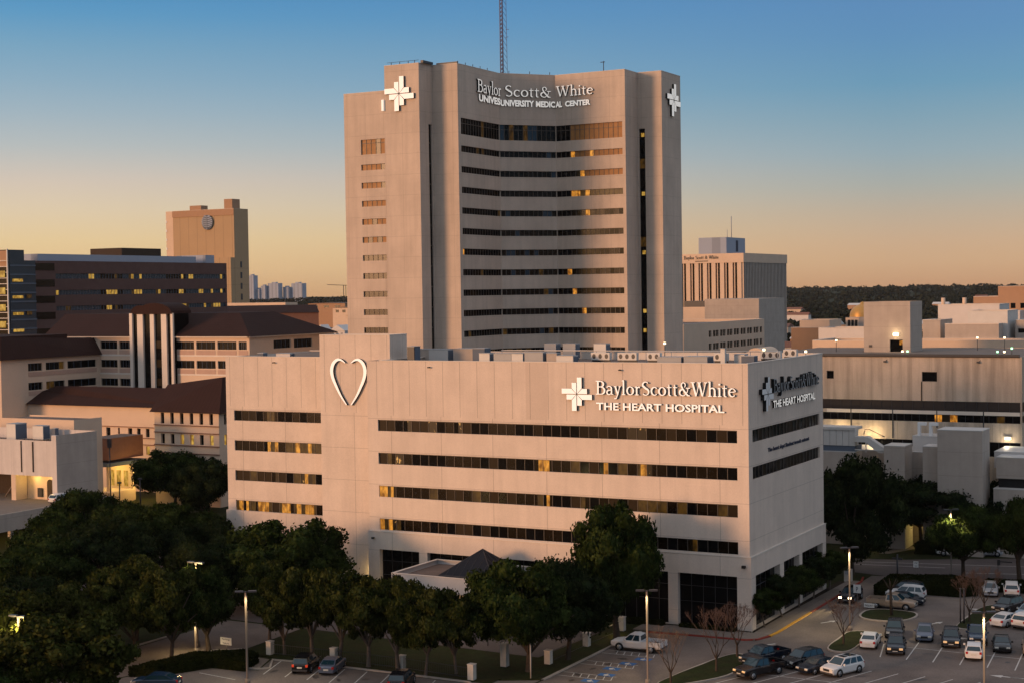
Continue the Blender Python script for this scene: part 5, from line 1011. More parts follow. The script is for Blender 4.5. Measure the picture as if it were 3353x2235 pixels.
def island(poly, label, rounds=2):
    P_ = [Vector(p) for p in poly]
    for _ in range(rounds): P_ = [q for i in range(len(P_)) for q in (P_[i].lerp(P_[(i + 1) % len(P_)], .25), P_[i].lerp(P_[(i + 1) % len(P_)], .75))]
    c = sum(P_, Vector((0, 0))) / len(P_); b = MB(); b.prism([tuple(p) for p in P_], 0, .15, M['kerb']); inn = [tuple(c + (p - c) * (1 - .26 / max(.5, (p - c).length))) for p in P_]
    b.add([(p[0], p[1], .155) for p in inn], [tuple(range(len(inn)))], M['grass']); o = b.build('grass_island', loc=(0, 0, 0)); return tag(o, label, 'traffic island', kind='structure')
island([(10.0, -4.6), (11.2, -6.0), (12.9, -5.6), (12.9, .0), (14.4, 3.8), (12.4, 5.4), (10.0, 4.6), (9.9, 2)], 'teardrop grass island with one bare tree')
island([(8.4, 13.2), (9.6, 11.3), (12.4, 11.0), (14.6, 12.6), (15.1, 16.2), (13.6, 18.0), (8.6, 17.6)], 'rounded grass island below the tan pickup')
island([(19.9, 11.6), (20.9, 10.4), (22.6, 10.7), (23.3, 18), (23.2, 25.5), (20.4, 25.5)], 'grass island with two bare trees')
island([(-.6, -29), (4.6, -22), (5.4, -17.6), (4.2, -12.3), (2.9, -10.6), (1.6, -12.0), (.2, -20)], 'grass island with bare trees beside the black pickup')
# markings
def strip(a, b_, w_, mm='line', name='stall_line', label='white painted parking stall line', z=.016):
    a = Vector(a); b_ = Vector(b_); d = (b_ - a).normalized(); n_ = Vector((-d.y, d.x)) * w_ / 2; return [(a - n_), (b_ - n_), (b_ + n_), (a + n_)]
def marks(name, lst, mm, label, cat, z=.016):
    b = MB()
    for i, q in enumerate(lst): b.add([(p[0], p[1], z + .0) for p in q], [tuple(range(len(q)))], M[mm])
    o = b.build(name, loc=(0, 0, 0)); return tag(o, label, cat, kind='structure')
L1 = [strip((15.1 + 2.75 * k + (.1 if k else 0), 5.2 + (.8 if k == 1 else 0)) if k else (15.1, .1), (16.3 + 2.72 * k, -5.9), .12) for k in range(9)]
marks('stall_lines', L1, 'line', 'white stall lines of the double parking row', 'road marking')
marks('stall_lines', [strip((17.0, -.35), (41, -.9), .10)], 'line', 'pale line between the two parking rows', 'road marking', .0165)
L2 = [strip((6.4 + 2.68 * k, -12.1), (6.4 + 2.68 * k - 2.25, -18.0), .12) for k in range(12)] + [strip((4.1 + 2.68 * k, -18.15), (4.1 + 2.68 * k - 2.4, -24.2), .12) for k in range(12)]
marks('stall_lines', L2, 'line', 'white slanted stall lines of the near parking row', 'road marking'); marks('stall_lines', [strip((2.5, -17.95), (34, -18.2), .10)], 'line', 'line along the middle of the near parking row', 'road marking', .0165)
L3 = [strip((-39.9 + 2.72 * k, -33.9), (-38.1 + 2.72 * k, -39.3), .12) for k in range(9)] + [strip((-44.5, -41.6), (-39.3, -42.3), .12)]
marks('stall_lines', L3, 'line', 'white stall lines of the lower left lot', 'road marking')
def arrow(x, y, a, s=1.0): 
    q = [(-.12, -1.2), (.12, -1.2), (.12, .3), (.42, .3), (0, 1.3), (-.42, .3), (-.12, .3)]; c, sn = math.cos(a), math.sin(a); return [(x + (u * c - v * sn) * s, y + (u * sn + v * c) * s) for u, v in q]
marks('painted_arrow', [arrow(6.4, 8.6, -.55), arrow(17.6, 12.8, -.5), arrow(22.6, 6.3, 1.45), arrow(29.6, -8.9, 1.55, 1.2), arrow(20.5, 22.5, 1.5)], 'line', 'worn white arrows on the drive', 'road marking'); 
marks('stop_line', [strip((3.1, -6.4), (4.5, -4.6), .28), strip((30, -8.9), (36, -9.0), .16)], 'line', 'short white stop bar near the hospital corner', 'road marking')
hb_ = []; wl = []
for k in range(4):
    y = -9.5 - 5.3 * k
    for j in range(6): wl.append(strip((-9.6 + j * .85, y - 6.2 + .9 + 0), (-9.2 + j * .85, y - 7.3 + .7), .09))
    wl.append(strip((-10.8, y - 5.25), (-5.0, y - 5.1), .09)); wl.append(strip((-10.8, y - 6.75), (-5.0, y - 6.6), .09))
for (x, y) in ((-5.6, -17.2), (-6.3, -19.6), (-6.9, -22.2), (-6.3, -24.8), (-6.8, -27.6)):
    hb_.append([(x - .85, y - .55), (x + .85, y - .55), (x + .85, y + .55), (x - .85, y + .55)])
marks('bay_hatching', wl, 'line', 'white hatching between the disabled bays', 'road marking'); marks('disabled_bay_marking', hb_, 'blueline', 'blue painted squares on the disabled bays', 'road marking')
wc = []
for (x, y) in ((-5.6, -17.2), (-6.3, -19.6), (-6.9, -22.2), (-6.3, -24.8), (-6.8, -27.6)):
    wc += [[(x + .30 * math.cos(t), y - .05 + .30 * math.sin(t)) for t in np.linspace(0, 2 * PI, 10)[:-1]], [(x - .1, y + .25), (x + .05, y + .25), (x + .05, y + .45), (x - .1, y + .45)], strip((x + .1, y + .1), (x + .55, y - .35), .08)]
marks('wheelchair_symbol', wc, 'line', 'white wheelchair symbols on the blue squares', 'road marking', .021)

rs_ = random.Random(21); st = []
for k in range(46):
    if k < 16: x, y = 17.5 + 2.72 * (k % 8) + rs_.uniform(-.3, .3), (-3.0 if k < 8 else 3.0) + rs_.uniform(-1, 1)
    elif k < 30: x, y = 6 + 2.68 * (k - 16) + rs_.uniform(-.3, .3), -14.6 + rs_.uniform(-1, 1)
    elif k < 38: x, y = -38 + 2.7 * (k - 30) + rs_.uniform(-.3, .3), -37 + rs_.uniform(-1, 1)
    else: x, y = -8.4 + rs_.uniform(-1.4, 1.4), -10 - 2.6 * (k - 38)
    L_ = rs_.uniform(.35, .95); W_2 = rs_.uniform(.18, .4); a0 = rs_.uniform(0, 3.1); st.append([(x + math.cos(a0) * math.cos(t) * L_ * (1 + .25 * math.sin(3 * t + k)) - math.sin(a0) * math.sin(t) * W_2, y + math.sin(a0) * math.cos(t) * L_ + math.cos(a0) * math.sin(t) * W_2 * (1 + .3 * math.cos(2 * t + k))) for t in np.linspace(0, 2 * PI, 15)[:-1]])
M['stain'] = mat('oil_stain', (.055, .045, .04), .6, .3, noise=.3, scale=3)
marks('oil_stains', st, 'stain', 'dark oil stains in the parking stalls', 'oil stain', .011)
ck = []
for k in range(16):
    x, y = rs_.uniform(-2, 34), rs_.uniform(-30, 24); a0 = rs_.choice([0, 1.55]) + rs_.uniform(-.15, .15); p = (x, y)
    for j in range(7): a0 += rs_.uniform(-.25, .25); q = (p[0] + math.cos(a0) * 1.6, p[1] + math.sin(a0) * 1.6); ck.append(strip(p, q, .07)); p = q
marks('sealed_cracks', [c for c in ck if c[0][0] > 3.4], 'stain', 'dark tar sealed cracks in the asphalt', 'crack', .0125)

# ================================================================ trees
def crown_np(seed, n_cl, n_leaf, leaf, shape='oak', core=True):
    """unit crown: radius 1 in plan, z from 0 (underside) to 1 (top); many small leaf faces in clumps"""
    rg = np.random.default_rng(seed); cs = []; rs = []
    while len(cs) < n_cl:
        p = rg.uniform(-1, 1, 3); p[2] = rg.uniform(0, 1)
        if shape == 'oak': e = (p[0] ** 2 + p[1] ** 2) / .64 + ((p[2] - .42) / (.44 if p[2] > .42 else .30)) ** 2
        elif shape == 'round': e = (p[0] ** 2 + p[1] ** 2) / .60 + ((p[2] - .5) / .42) ** 2
        else: e = (p[0] ** 2 + p[1] ** 2) / (.70 * (.35 + .65 * min(1, p[2] / .6))) + ((p[2] - .52) / .44) ** 2
        if e > 1 or e < .25: continue
        cs.append(p); rs.append(rg.uniform(.15, .30) if rg.random() < .75 else rg.uniform(.08, .16))
    Vs = []; Fn = 0
    for c, r in zip(cs, rs):
        n = int(n_leaf * (r / .22) ** 2); d = rg.normal(size=(n, 3)); d /= np.linalg.norm(d, axis=1)[:, None]
        rad = r * (1 - .35 * rg.random(n) ** 2) * (1 + .18 * rg.normal(size=n) * (rg.random(n) < .25))
        P_ = c + d * rad[:, None] * np.array([1, 1, .62]); nn = d + .7 * rg.normal(size=(n, 3)); nn /= np.linalg.norm(nn, axis=1)[:, None]
        a = np.cross(nn, rg.normal(size=(n, 3))); a /= np.linalg.norm(a, axis=1)[:, None]; b = np.cross(nn, a); s = leaf * rg.uniform(.6, 1.35, n)[:, None]
        q = np.stack([P_ - a * s, P_ - b * s * .6, P_ + a * s, P_ + b * s * .6], 1); Vs.append(q.reshape(-1, 3)); Fn += n
    V = np.concatenate(Vs); F = np.arange(Fn * 4).reshape(-1, 4)
    return V, F, cs, rs
def mesh_np(name, V, F, m, cores=None):
    vl = [V]; F = F.tolist(); o_ = len(V)
    if cores:
        import bmesh
        bm = bmesh.new(); bmesh.ops.create_icosphere(bm, subdivisions=1, radius=1); iv = np.array([v.co[:] for v in bm.verts]); fi = [[v.index for v in f.verts] for f in bm.faces]; bm.free()
        for c, r in cores: vl.append(iv * np.array([r * .8, r * .8, r * .5]) + c); F += [[k + o_ for k in f] for f in fi]; o_ += len(iv)
    me = bpy.data.meshes.new(name); me.from_pydata(np.concatenate(vl).tolist(), [], F); me.materials.append(m); me.update(); return me
CROWN = {}
for key, (seed, nc, nl, lf, shp, mt) in dict(oak1=(1, 66, 420, .024, 'oak', 'leaf'), oak2=(2, 70, 400, .024, 'oak', 'leaf'), oak3=(3, 66, 400, .024, 'oak', 'leaf3'), round1=(4, 60, 420, .025, 'round', 'leaf'), round2=(5, 60, 400, .025, 'round', 'leaf3'),
        vase1=(6, 46, 360, .034, 'vase', 'leaf2'), vase2=(7, 46, 360, .034, 'vase', 'leaf2'), vase3=(8, 44, 360, .034, 'vase', 'leaf2')).items():
    V, F, cs, rs = crown_np(seed, nc, nl, lf, shp); CROWN[key] = (mesh_np('crown', V, F, M[mt], list(zip(cs, rs))), cs)
def trunk_mesh(seed, cs, h, r, low, mt='bark', forks=3):
    """trunk and limbs in metres reaching into the clumps of a crown of height h, radius r whose underside is at low*h"""
    rg = random.Random(seed); b = MB(); fork = low * h * rg.uniform(.7, .95); tr = .045 * h * .55 if h > 9 else .02 * h
    lean = (rg.uniform(-.3, .3), rg.uniform(-.3, .3)); top = Vector((lean[0], lean[1], fork))
    b.tube([(0, 0, -.1), (0, 0, .25), (lean[0] * .5, lean[1] * .5, fork * .5), top], [tr * 1.5, tr * 1.1, tr * .95, tr * .85], M[mt], 8, cap=False)
    for c in rg.sample(list(cs), min(len(cs), 11)):
        e = Vector((c[0] * r, c[1] * r, low * h + c[2] * h * (1 - low))); mid = top.lerp(e, .5) + Vector((0, 0, (e.z - top.z) * .12)); b.tube([top, mid, e], [tr * .55, tr * .3, tr * .1], M[mt], 5, cap=False)
    return b
def tree(name, kind, x, y, h, r, label, group, low=.22, dx=0, dy=0, z=0, rz=None, mt='bark', cat='tree', seed=None):
    r *= 1.22; me, cs = CROWN[kind]; t = thing(name, label, cat, (x, y, z), group); sd_ = seed or int(abs(x * 13 + y * 7)) + 3
    tb_ = trunk_mesh(sd_, cs, h, r, low, mt); tb_.v = [(a, b, c) for a, b, c in tb_.v]; o = tb_.build('trunk', loc=(0, 0, 0)); o.parent = t
    c = bpy.data.objects.new('crown', me); C.objects.link(c); c.parent = t; c.location = (dx, dy, low * h * .93); c.scale = (r, r, h * (1 - low * .93)); c.rotation_euler = (0, 0, 0)
    c.rotation_euler.z = rz if rz is not None else 0
    if rz is not None: o.rotation_euler.z = rz
    return t
TR = 'big trees left of the heart hospital'
big = [('oak1', -54.5, -10.4, 11.9, 7.6, 'broad oak standing before the left wing of the heart hospital', -1.5, 0),
 ('oak2', -13.9, -27.1, 12.6, 5.6, 'large oak at bottom centre with a pale post at its foot', -1.2, 0), ('oak3', -12.6, -20.8, 11.4, 4.9, 'oak between the two largest trees at bottom centre', 0, 0),
 ('round1', -12.3, -9.2, 15.3, 5.3, 'tallest round tree, covering the right end of the lowest window rows', -.3, 0),
 ('vase1', -54.8, -40.2, 8.8, 4.8, 'spreading tree beside the lit lane, nearest the hedge on the left', -3.0, -.5), ('vase2', -50.2, -39.3, 9.6, 4.3, 'tree whose dark trunk stands in the lit grass verge', -.8, 0), ('oak2', -50.3, -33.1, 10.2, 3.9, 'tree lit yellow green by the hidden street lamp', -1.2, 0),
 ('oak1', -131.7, 56, 11.6, 6.8, 'dark tree in front of the lit clinic entrance', -.5, 0), ('round2', -113.5, 42, 10.8, 5.2, 'dark tree at the left edge of the heart hospital below the clinic pavilion', 0, 0),
 ('vase3', -43.5, -61.5, 9.6, 6.0, 'nearest big tree at the bottom left', 0, 0), ('vase1', -53.5, -60, 8.6, 4.2, 'bright green tree lit by the lamp at the left bottom corner', 0, 0),
 ('oak3', -78.5, -18.7, 11.6, 7.0, 'dark oak in the middle of the left tree mass', 0, 0), ('oak2', -80.5, -29.5, 10.6, 6.4, 'dark oak left of the middle of the left tree mass', 0, 0), ('oak3', -69, -44.5, 9.8, 6.2, 'dark oak at the left edge above the bright green tree', 0, 0),
 ('oak1', -85, 1.0, 11.0, 6.2, 'dark oak just left of the heart hospital corner', 0, 0), ('oak2', -107.5, 8.5, 11.0, 5.8, 'oak at the back left that overlaps the parking deck wall', 0, 0), ('oak1', -97, 6.5, 9.8, 5.6, 'oak behind the left mass, right of the white car on the deck', 0, 0),
 ('vase2', -61.0, -32.6, 9.2, 5.2, 'olive tree in the centre of the left tree mass', 0, 0), ('oak3', -63.5, -17.5, 9.8, 5.2, 'dark tree between the lamp lit tree and the wing oak', 0, 0), ('oak1', -91, -14, 11.4, 6.0, 'high crowned oak at the upper left of the tree mass', 0, 0),
 ('oak3', -72, -8, 10.6, 5.6, 'dark oak touching the left wing corner of the heart hospital', 0, 0), ('oak3', -94, -32, 9.6, 5.8, 'outermost dark oak at the left picture edge', 0, 0), ('round2', -121, 53, 10.0, 4.6, 'round tree right behind the entrance tree', 0, 0), ('vase3', -62, -52, 8.8, 5.6, 'dark tree just above the bright green corner tree', 0, 0), ('oak2', -46.5, -70, 7.4, 4.4, 'low tree cut by the bottom edge at the left', 0, 0)]
for i, (k, x, y, h, r, lb, dx, dy) in enumerate(big): tree('oak_tree', k, x, y, h, r, lb, TR if x < -40 else 'big trees around the hospital', .2 if k[0] != 'v' else .24, dx, dy, rz=(i * 1.3) % 6.28)
rowt = [(-47.2, -26.3, 8.4, 3.3), (-41.1, -31.7, 8.2, 3.2), (-37.9, -31.1, 9.6, 3.4), (-34.3, -31.3, 9.4, 3.4), (-29.9, -32.3, 9.2, 3.4), (-26.3, -32.3, 9.4, 3.3), (-22.6, -32.9, 8.5, 3.2), (-20.1, -31.1, 8.3, 3.3)]
ordn = ['leftmost and rearmost', 'second', 'third and tallest', 'fourth', 'fifth', 'sixth', 'seventh', 'rightmost']
for i, (x, y, h, r) in enumerate(rowt): tree('street_tree', 'vase%d' % (1 + i % 3), x, y, h, r, ordn[i] + ' of the eight small trees in a row above the lower left cars', 'row of small street trees', .27, 0, 0, rz=i * .9, mt='barkg')
rt = [('round2', .4, 38.6, 16.0, 6.2, 'huge dark round tree right of the shaded hospital side', 1.2), ('oak3', 3.8, 62.9, 11.6, 8.2, 'broad forked tree before the concrete building, lit path beneath', 1.5), ('oak2', 14.8, 40.1, 10.6, 4.9, 'olive tree behind the tall lamp at the street', .3), ('oak1', 21.9, 40.2, 12.4, 3.8, 'tree cut by the right picture edge', .6), ('oak3', 12.5, 66, 11.0, 6.4, 'dark tree behind the olive one, below the terraced building', 0), ('round2', -5.5, 58, 11, 4.6, 'small dark tree behind the huge round one', 0)]
for i, (k, x, y, h, r, lb, dx) in enumerate(rt): tree('oak_tree', k, x, y, h, r, lb, 'trees along the street on the right', .16 if i == 0 else .3, dx, 0, rz=i * 1.7)
for i, (x, y, h, r) in enumerate([(.85, 2.3, 4.6, 2.3), (.9, 8.3, 5.2, 2.6), (.95, 14.5, 5.2, 2.6), (.9, 20.3, 5.2, 2.6), (1.0, 26.7, 5.2, 2.6)]): tree('crape_myrtle', 'round%d' % (1 + i % 2), x, y, h, r, ['nearest', 'second nearest', 'middle', 'second farthest', 'farthest'][i] + ' of the small trees along the shaded side of the heart hospital', 'small trees along the hospital side', .36, 0, 0, rz=i * 2.0, mt='barkg')
tree('oak_tree', 'oak3', -31.5, 130, 25.5, 4.2, 'small dark tree beyond the cream block left of the gold dome', 'trees along the street on the right', .2)
for nm, x, y, w_, d_, h_, lb in LATER:
    me, cs = CROWN['round1']; t = thing('clipped_bush', lb, 'bush', (x, y, 1.3 if 0 else 1.3), 'clipped bushes at the stair shaft'); c = bpy.data.objects.new('foliage', me); C.objects.link(c); c.parent = t; c.scale = (.55, .55, 1.15); b = MB(); b.tube([(x, y, 1.3), (x, y, 1.9)], .06, M['bark']); part(b, 'stem', t)
# bare trees
def bare(x, y, h, sp, label, seed, red=.5):
    t = thing('bare_tree', label, 'tree', (x, y, .1), 'leafless small trees on the parking islands'); rg = random.Random(seed); b = MB(); tw_ = MB()
    def grow(p, d, L_, r, dep):
        q = p + d * L_; mid = p + d * L_ * .5 + Vector((rg.uniform(-1, 1), rg.uniform(-1, 1), 0)) * L_ * .05
        (b if dep < 3 else tw_).tube([p, mid, q], [r, r * .8, r * .62], M['bark'] if dep < 3 else M['twig'], 5 if dep < 3 else 3, cap=False)
        r = max(r, .016)
        if dep >= 7: return
        for k in range(2 if dep < 2 else 3 if rg.random() < .45 else 2):
            a = rg.uniform(0, 2 * PI); s = sp * rg.uniform(.45, 1.0); nd = (d + Vector((math.cos(a), math.sin(a), 0)) * s * .62 + Vector((0, 0, .18))).normalized(); grow(q, nd, L_ * rg.uniform(.66, .82), r * .62, dep + 1)
    fork = Vector((x, y, h * .22)); b.tube([(x, y, 0), (x, y, h * .22)], [.14, .11], M['bark'], 7, cap=False)
    for k in range(4):
        a = k * PI / 2 + rg.uniform(-.4, .4); grow(fork, Vector((math.cos(a) * .5 * sp, math.sin(a) * .5 * sp, 1)).normalized(), h * .24, .07, 1)
    part(b, 'trunk', t); part(tw_, 'twigs', t)
for a in [(3.0, -12.4, 5.6, .95, 'upper bare tree in front of the pale corner pier of the hospital', 1), (3.3, -19.2, 6.2, 1.0, 'bare tree at the left end of the island by the black pickup', 2), (1.1, -25.8, 5.4, 1.15, 'reddish bare tree behind the white pickup lamp post, at the bottom edge', 3), (11.3, -2.1, 5.0, 1.1, 'bare tree on the teardrop island', 4), (21.0, 14.8, 5.2, .95, 'front bare tree of the two on the right island', 5), (21.5, 20.5, 5.2, .95, 'rear bare tree of the two on the right island', 6)]: bare(*a)
t = thing('bare_tree', 'thin dark tree trunk rising from the round island before the tan pickup', 'tree', (12.1, 14.6, .1)); b = MB(); b.tube([(12.1, 14.6, .1), (12.0, 14.6, 3.1)], [.2, .15], M['bark'], 7); part(b, 'trunk', t)
b = MB(); [b.tube([(12.0, 14.6, 3.0), (12.0 + math.cos(k) * .9, 14.6 + math.sin(k) * .9, 4.3)], [.1, .03], M['bark'], 5) for k in range(6)]; part(b, 'branches', t)
# hedges
def hedge(poly, h, label, seed):
    rg = np.random.default_rng(seed); P_ = np.array(poly); xs = (P_[:, 0].min(), P_[:, 0].max()); ys = (P_[:, 1].min(), P_[:, 1].max())
    def inside(x, y):
        c = False; n = len(poly)
        for i in range(n):
            (x1, y1), (x2, y2) = poly[i], poly[i - 1]
            if (y1 > y) != (y2 > y) and x < (x2 - x1) * (y - y1) / (y2 - y1) + x1: c = not c
        return c
    area = (xs[1] - xs[0]) * (ys[1] - ys[0]); n = int(area * 130); q = []
    for _ in range(n):
        x = rg.uniform(*xs); y = rg.uniform(*ys)
        if inside(x, y): q.append((x, y, h * (1 - .10 * rg.random()) + .08 * math.sin(x * 2) * math.sin(y * 1.7)))
    for i in range(len(poly)):
        a = P_[i - 1]; b_ = P_[i]; L_ = np.linalg.norm(b_ - a)
        for _ in range(int(L_ * h * 120)): s = rg.random(); q.append((*(a + (b_ - a) * s + rg.normal(size=2) * .05), h * rg.random()))
    q = np.array(q); n = len(q); nn = rg.normal(size=(n, 3)) + [0, 0, .6]; nn /= np.linalg.norm(nn, axis=1)[:, None]; a = np.cross(nn, rg.normal(size=(n, 3))); a /= np.linalg.norm(a, axis=1)[:, None]; b2_ = np.cross(nn, a); s = .12 * rg.uniform(.6, 1.3, n)[:, None]
    V = np.stack([q - a * s, q - b2_ * s * .7, q + a * s, q + b2_ * s * .7], 1).reshape(-1, 3); F = np.arange(n * 4).reshape(-1, 4)
    me = mesh_np('hedge', V, F, M['leaf4']); o = bpy.data.objects.new('hedge', me); C.objects.link(o)
    c_ = MB(); c_.prism([tuple(p) for p in poly], 0, h * .9, M['leaf4']); k_ = c_.build('stems', loc=(0, 0, 0)); k_.parent = o
    return tag(o, label, 'hedge', 'clipped hedges')
hedge([(-50.0, -46), (-47.5, -45), (-44.6, -39.4), (-40.6, -39.2), (-41.6, -35.6), (-44, -34.6), (-48.3, -38.2), (-49, -42)], 1.1, 'dark clipped hedge beside the lit lane at lower left', 3)
hedge([(6.8, 26.5), (8.0, 24.5), (9.6, 28.8), (16.8, 28.9), (18.5, 30.6), (17.5, 35.8), (14, 37.6), (6.6, 35)], 1.2, 'dark hedge behind the tan pickup between lot and street', 4)
hedge([(18.6, 33.8), (40, 37), (40, 39.4), (18.4, 37.5)], 1.1, 'dark hedge along the street at the right edge', 5)
hedge([(-8, -1.6), (-1.4, -1.5), (-1.4, -.9), (-8, -.9)], .5, 'low planting at the foot of the near lobby windows', 6)
hedge([(-17, -1.8), (-10, -1.7), (-10, -.9), (-17, -.9)], .6, 'low planting left of the free standing pier', 7)
hedge([(-49.4, -1.6), (-43.7, -1.6), (-43.7, -.6), (-49.4, -.6)], 2.1, 'yellowish lit shrubs below the first lobby window', 8)
hedge([(4, 58), (11, 60), (11, 63.5), (4.4, 62)], 1.6, 'dark shrubs round the forked tree across the street', 9)

# ================================================================ distant woods
rg = np.random.default_rng(12); VV = []; n0 = 0
for i in range(9000):
    d = 330 * (3700 / 330) ** (rg.random() ** .8); ang = rg.uniform(-.36, .40); dirx = _f.x + .879 * ang; diry = _f.y + .4767 * ang; x = 59.86 + d * dirx; y = -165.47 + d * diry
    if d < 600 and ang < .1: continue
    if -300 < x < -130 and d < 620: continue
    if d < 760 and -240 < x < -120: continue
    if d < 560 and x < -30 and x > -80 and y < 300: continue
    if d < 470 and x > -60: continue
    z = terr(x, y); hh = rg.uniform(6, 11); rr_ = rg.uniform(4, 7) * (1 + d / 4500); n = 90 if d < 900 else (34 if d < 2000 else 16)
    u = rg.normal(size=(n, 3)); u /= np.linalg.norm(u, axis=1)[:, None]; u[:, 2] = np.abs(u[:, 2]); P_ = np.array([x, y, z + hh * .35]) + u * [rr_, rr_, hh * .65]; s = rr_ * rg.uniform(.12, .30, n)[:, None] * (1 if d < 900 else 1.5)
    nn = u + .5 * rg.normal(size=(n, 3)); nn /= np.linalg.norm(nn, axis=1)[:, None]; a = np.cross(nn, rg.normal(size=(n, 3))); a /= np.linalg.norm(a, axis=1)[:, None]; b_ = np.cross(nn, a)
    VV.append(np.stack([P_ - a * s, P_ - b_ * s * .7, P_ + a * s, P_ + b_ * s * .7], 1).reshape(-1, 3))
V = np.concatenate(VV); me = mesh_np('distant_woods', V, np.arange(len(V)).reshape(-1, 4), M['farleaf']); o = bpy.data.objects.new('distant_woods', me); C.objects.link(o); tag(o, 'dark woods reaching to the horizon', 'woods', kind='stuff')
for i, (x, y, w_, d_, h_, dist) in enumerate(FARH):
    t = thing('distant_house', 'small pale building half hidden in the distant woods', 'building', (x, y, terr(x, y)), 'small buildings in the distant woods'); z = terr(x, y); zz = z + 11 + (i % 4)
    b = MB(); b.box(x - w_ / 2, x + w_ / 2, y, y + d_, z, zz, M[['beige', 'tan2', 'stucco', 'beige'][i % 4]]); part(b, 'wall', t)
    b = MB(); b.add([(x - w_ / 2 - .4, y - .4, zz), (x + w_ / 2 + .4, y - .4, zz), (x + w_ / 2 + .4, y + d_, zz), (x - w_ / 2 - .4, y + d_, zz), (x - w_ / 2, y + d_ / 2, zz + 2.4), (x + w_ / 2, y + d_ / 2, zz + 2.4)], [(0, 1, 5, 4), (2, 3, 4, 5), (1, 2, 5), (3, 0, 4)], M['greyl' if i % 2 else 'brick']); part(b, 'roof', t)
# ================================================================ street furniture
def lamp_post(x, y, h, label, heads=2, lit=True, e=900, rot=0.0, mm='pole', wd=.16, aim=None):
    t = thing('parking_lamp', label, 'street lamp', (x, y, 0), 'parking lot lamp posts'); b = MB(); b.box(x - wd / 2, x + wd / 2, y - wd / 2, y + wd / 2, .55, h, M[mm]); part(b, 'pole', t)
    b = MB(); b.tube([(x, y, 0), (x, y, .6)], .26, M['pave'], 10); part(b, 'base', t)
    for k in range(heads):
        a = rot + PI * k; ca, sa = math.cos(a), math.sin(a); b = MB(); L0, L1 = .25, 1.05
        q = [(L0, -.22), (L1, -.22), (L1, .22), (L0, .22)]; P_ = [(x + u * ca - v * sa, y + u * sa + v * ca) for u, v in q]; b.prism(P_, h + .05, h + .2, M['dark']); part(b, 'lamp_head', t)
        b = MB(); b.tube([(x, y, h + .12), (x + L0 * ca, y + L0 * sa, h + .12)], .05, M['dark'], 5); part(b, 'arm', t)
    b = MB(); b.box(x - .12, x + .12, y - .12, y + .12, h + .002, h + .14, M['dark']); part(b, 'cap', t)
    if lit and aim:
        plight(x + .5, y - .9, h - .35, e * .11, (1, .74, .30), t, .15)
    elif lit:
        cx_, cy_ = aim or (59.9 - x, -165.5 - y); n_ = math.hypot(cx_, cy_); 
        slight(x + cx_ / n_ * .75, y + cy_ / n_ * .75, h - .02, (x, y, 0), e * 1.9, 120, (1, .78, .42), t, .7, .12)
    return t
lamp_post(-49.6, -61.0, 9.0, 'lamp post in front of the bright green tree at the left bottom corner', e=11000, aim=(-1, .9))
lamp_post(-50.4, -35.1, 3.3, 'short lamp post on the verge lighting the lane at lower left', heads=0, e=260)
plight(-51.4, -35.6, 3.4, 420, (1, .70, .28), None, .15).name = 'lane_lamp_light'
lamp_post(-52.6, -32.2, 9.2, 'lamp post top glowing inside the yellow green tree at lower left', e=9000, aim=(-1, -.55))
lamp_post(-36.9, -43.4, 9.2, 'double headed lamp post in front of the row of small trees', e=700, rot=.6)
lamp_post(-.9, -26.8, 9.2, 'double headed lamp post beside the white pickup', e=700, rot=.5)
lamp_post(10.0, 4.8, 9.3, 'lamp post on the teardrop island with the bare tree', e=1100, rot=.7)
lamp_post(13.8, 37.6, 9.5, 'lamp post before the olive tree at the street', e=900, rot=.7)
lamp_post(30.8, -24.8, 9.4, 'nearest lamp post, in front of the white car at the lower right', e=1500, rot=.5)
for i, (x, y, h, w_) in enumerate([(-42.7, -32.1, 1.45, .62), (-34.6, -31.8, 1.45, .62), (-26.2, -31.7, 1.45, .62), (-17.5, -32.4, 1.6, .65), (-17.4, -25.8, 2.3, .68), (-13.6, -23.3, 1.45, .66), (-13.5, -14.4, 1.5, .66), (-13.2, -5.8, 1.6, .66)]):
    lb = ['pale stone post at the left end of the tree row', 'pale stone post behind the dark blue sedan', 'pale stone post between the sixth and seventh row trees', 'pale stone post at the bottom centre near the picture edge', 'taller pale stone post left of the large centre oak', 'pale stone post right of the large centre oak trunk', 'pale stone post left of the white pickup', 'pale stone post at the foot of the tallest tree'][i]
    t = thing('stone_post', lb, 'post', (x, y, 0), 'pale stone posts along the grass strips'); b = MB(); b.box(x - w_ / 2, x + w_ / 2, y - w_ / 2, y + w_ / 2, 0, h, M['pillar']); part(b, 'shaft', t); b = MB(); b.box(x - w_ / 2 - .04, x + w_ / 2 + .04, y - w_ / 2 - .04, y + w_ / 2 + .04, h + .002, h + .08, M['coping']); part(b, 'cap', t)
def fence(a, b_, label):
    a = Vector(a); b_ = Vector(b_); L_ = (b_ - a).length; d = (b_ - a) / L_; t = thing('iron_fence', label, 'fence', (a.x, a.y, 0), 'thin dark iron fences between the stone posts'); m = MB()
    for z in (.25, 1.2): m.tube([(a.x, a.y, z), (b_.x, b_.y, z)], .025, M['dark'], 4)
    part(m, 'rail', t); m = MB()
    for k in range(int(L_ / .28)): p = a + d * k * .28; m.tube([(p.x, p.y, .1), (p.x, p.y, 1.3)], .012, M['dark'], 3, cap=False)
    part(m, 'bars', t)
fence((-42.3, -32.1), (-35, -31.8), 'dark iron fence left, behind the parked dark sedans'); fence((-34.2, -31.8), (-26.6, -31.7), 'dark iron fence under the middle trees of the row'); fence((-25.8, -31.7), (-17.9, -32.3), 'dark iron fence under the last trees of the row'); fence((-13.6, -22.9), (-13.5, -14.8), 'dark iron fence along the disabled bays'); fence((-13.5, -14.0), (-13.2, -6.2), 'dark iron fence between white pickup and tallest tree')
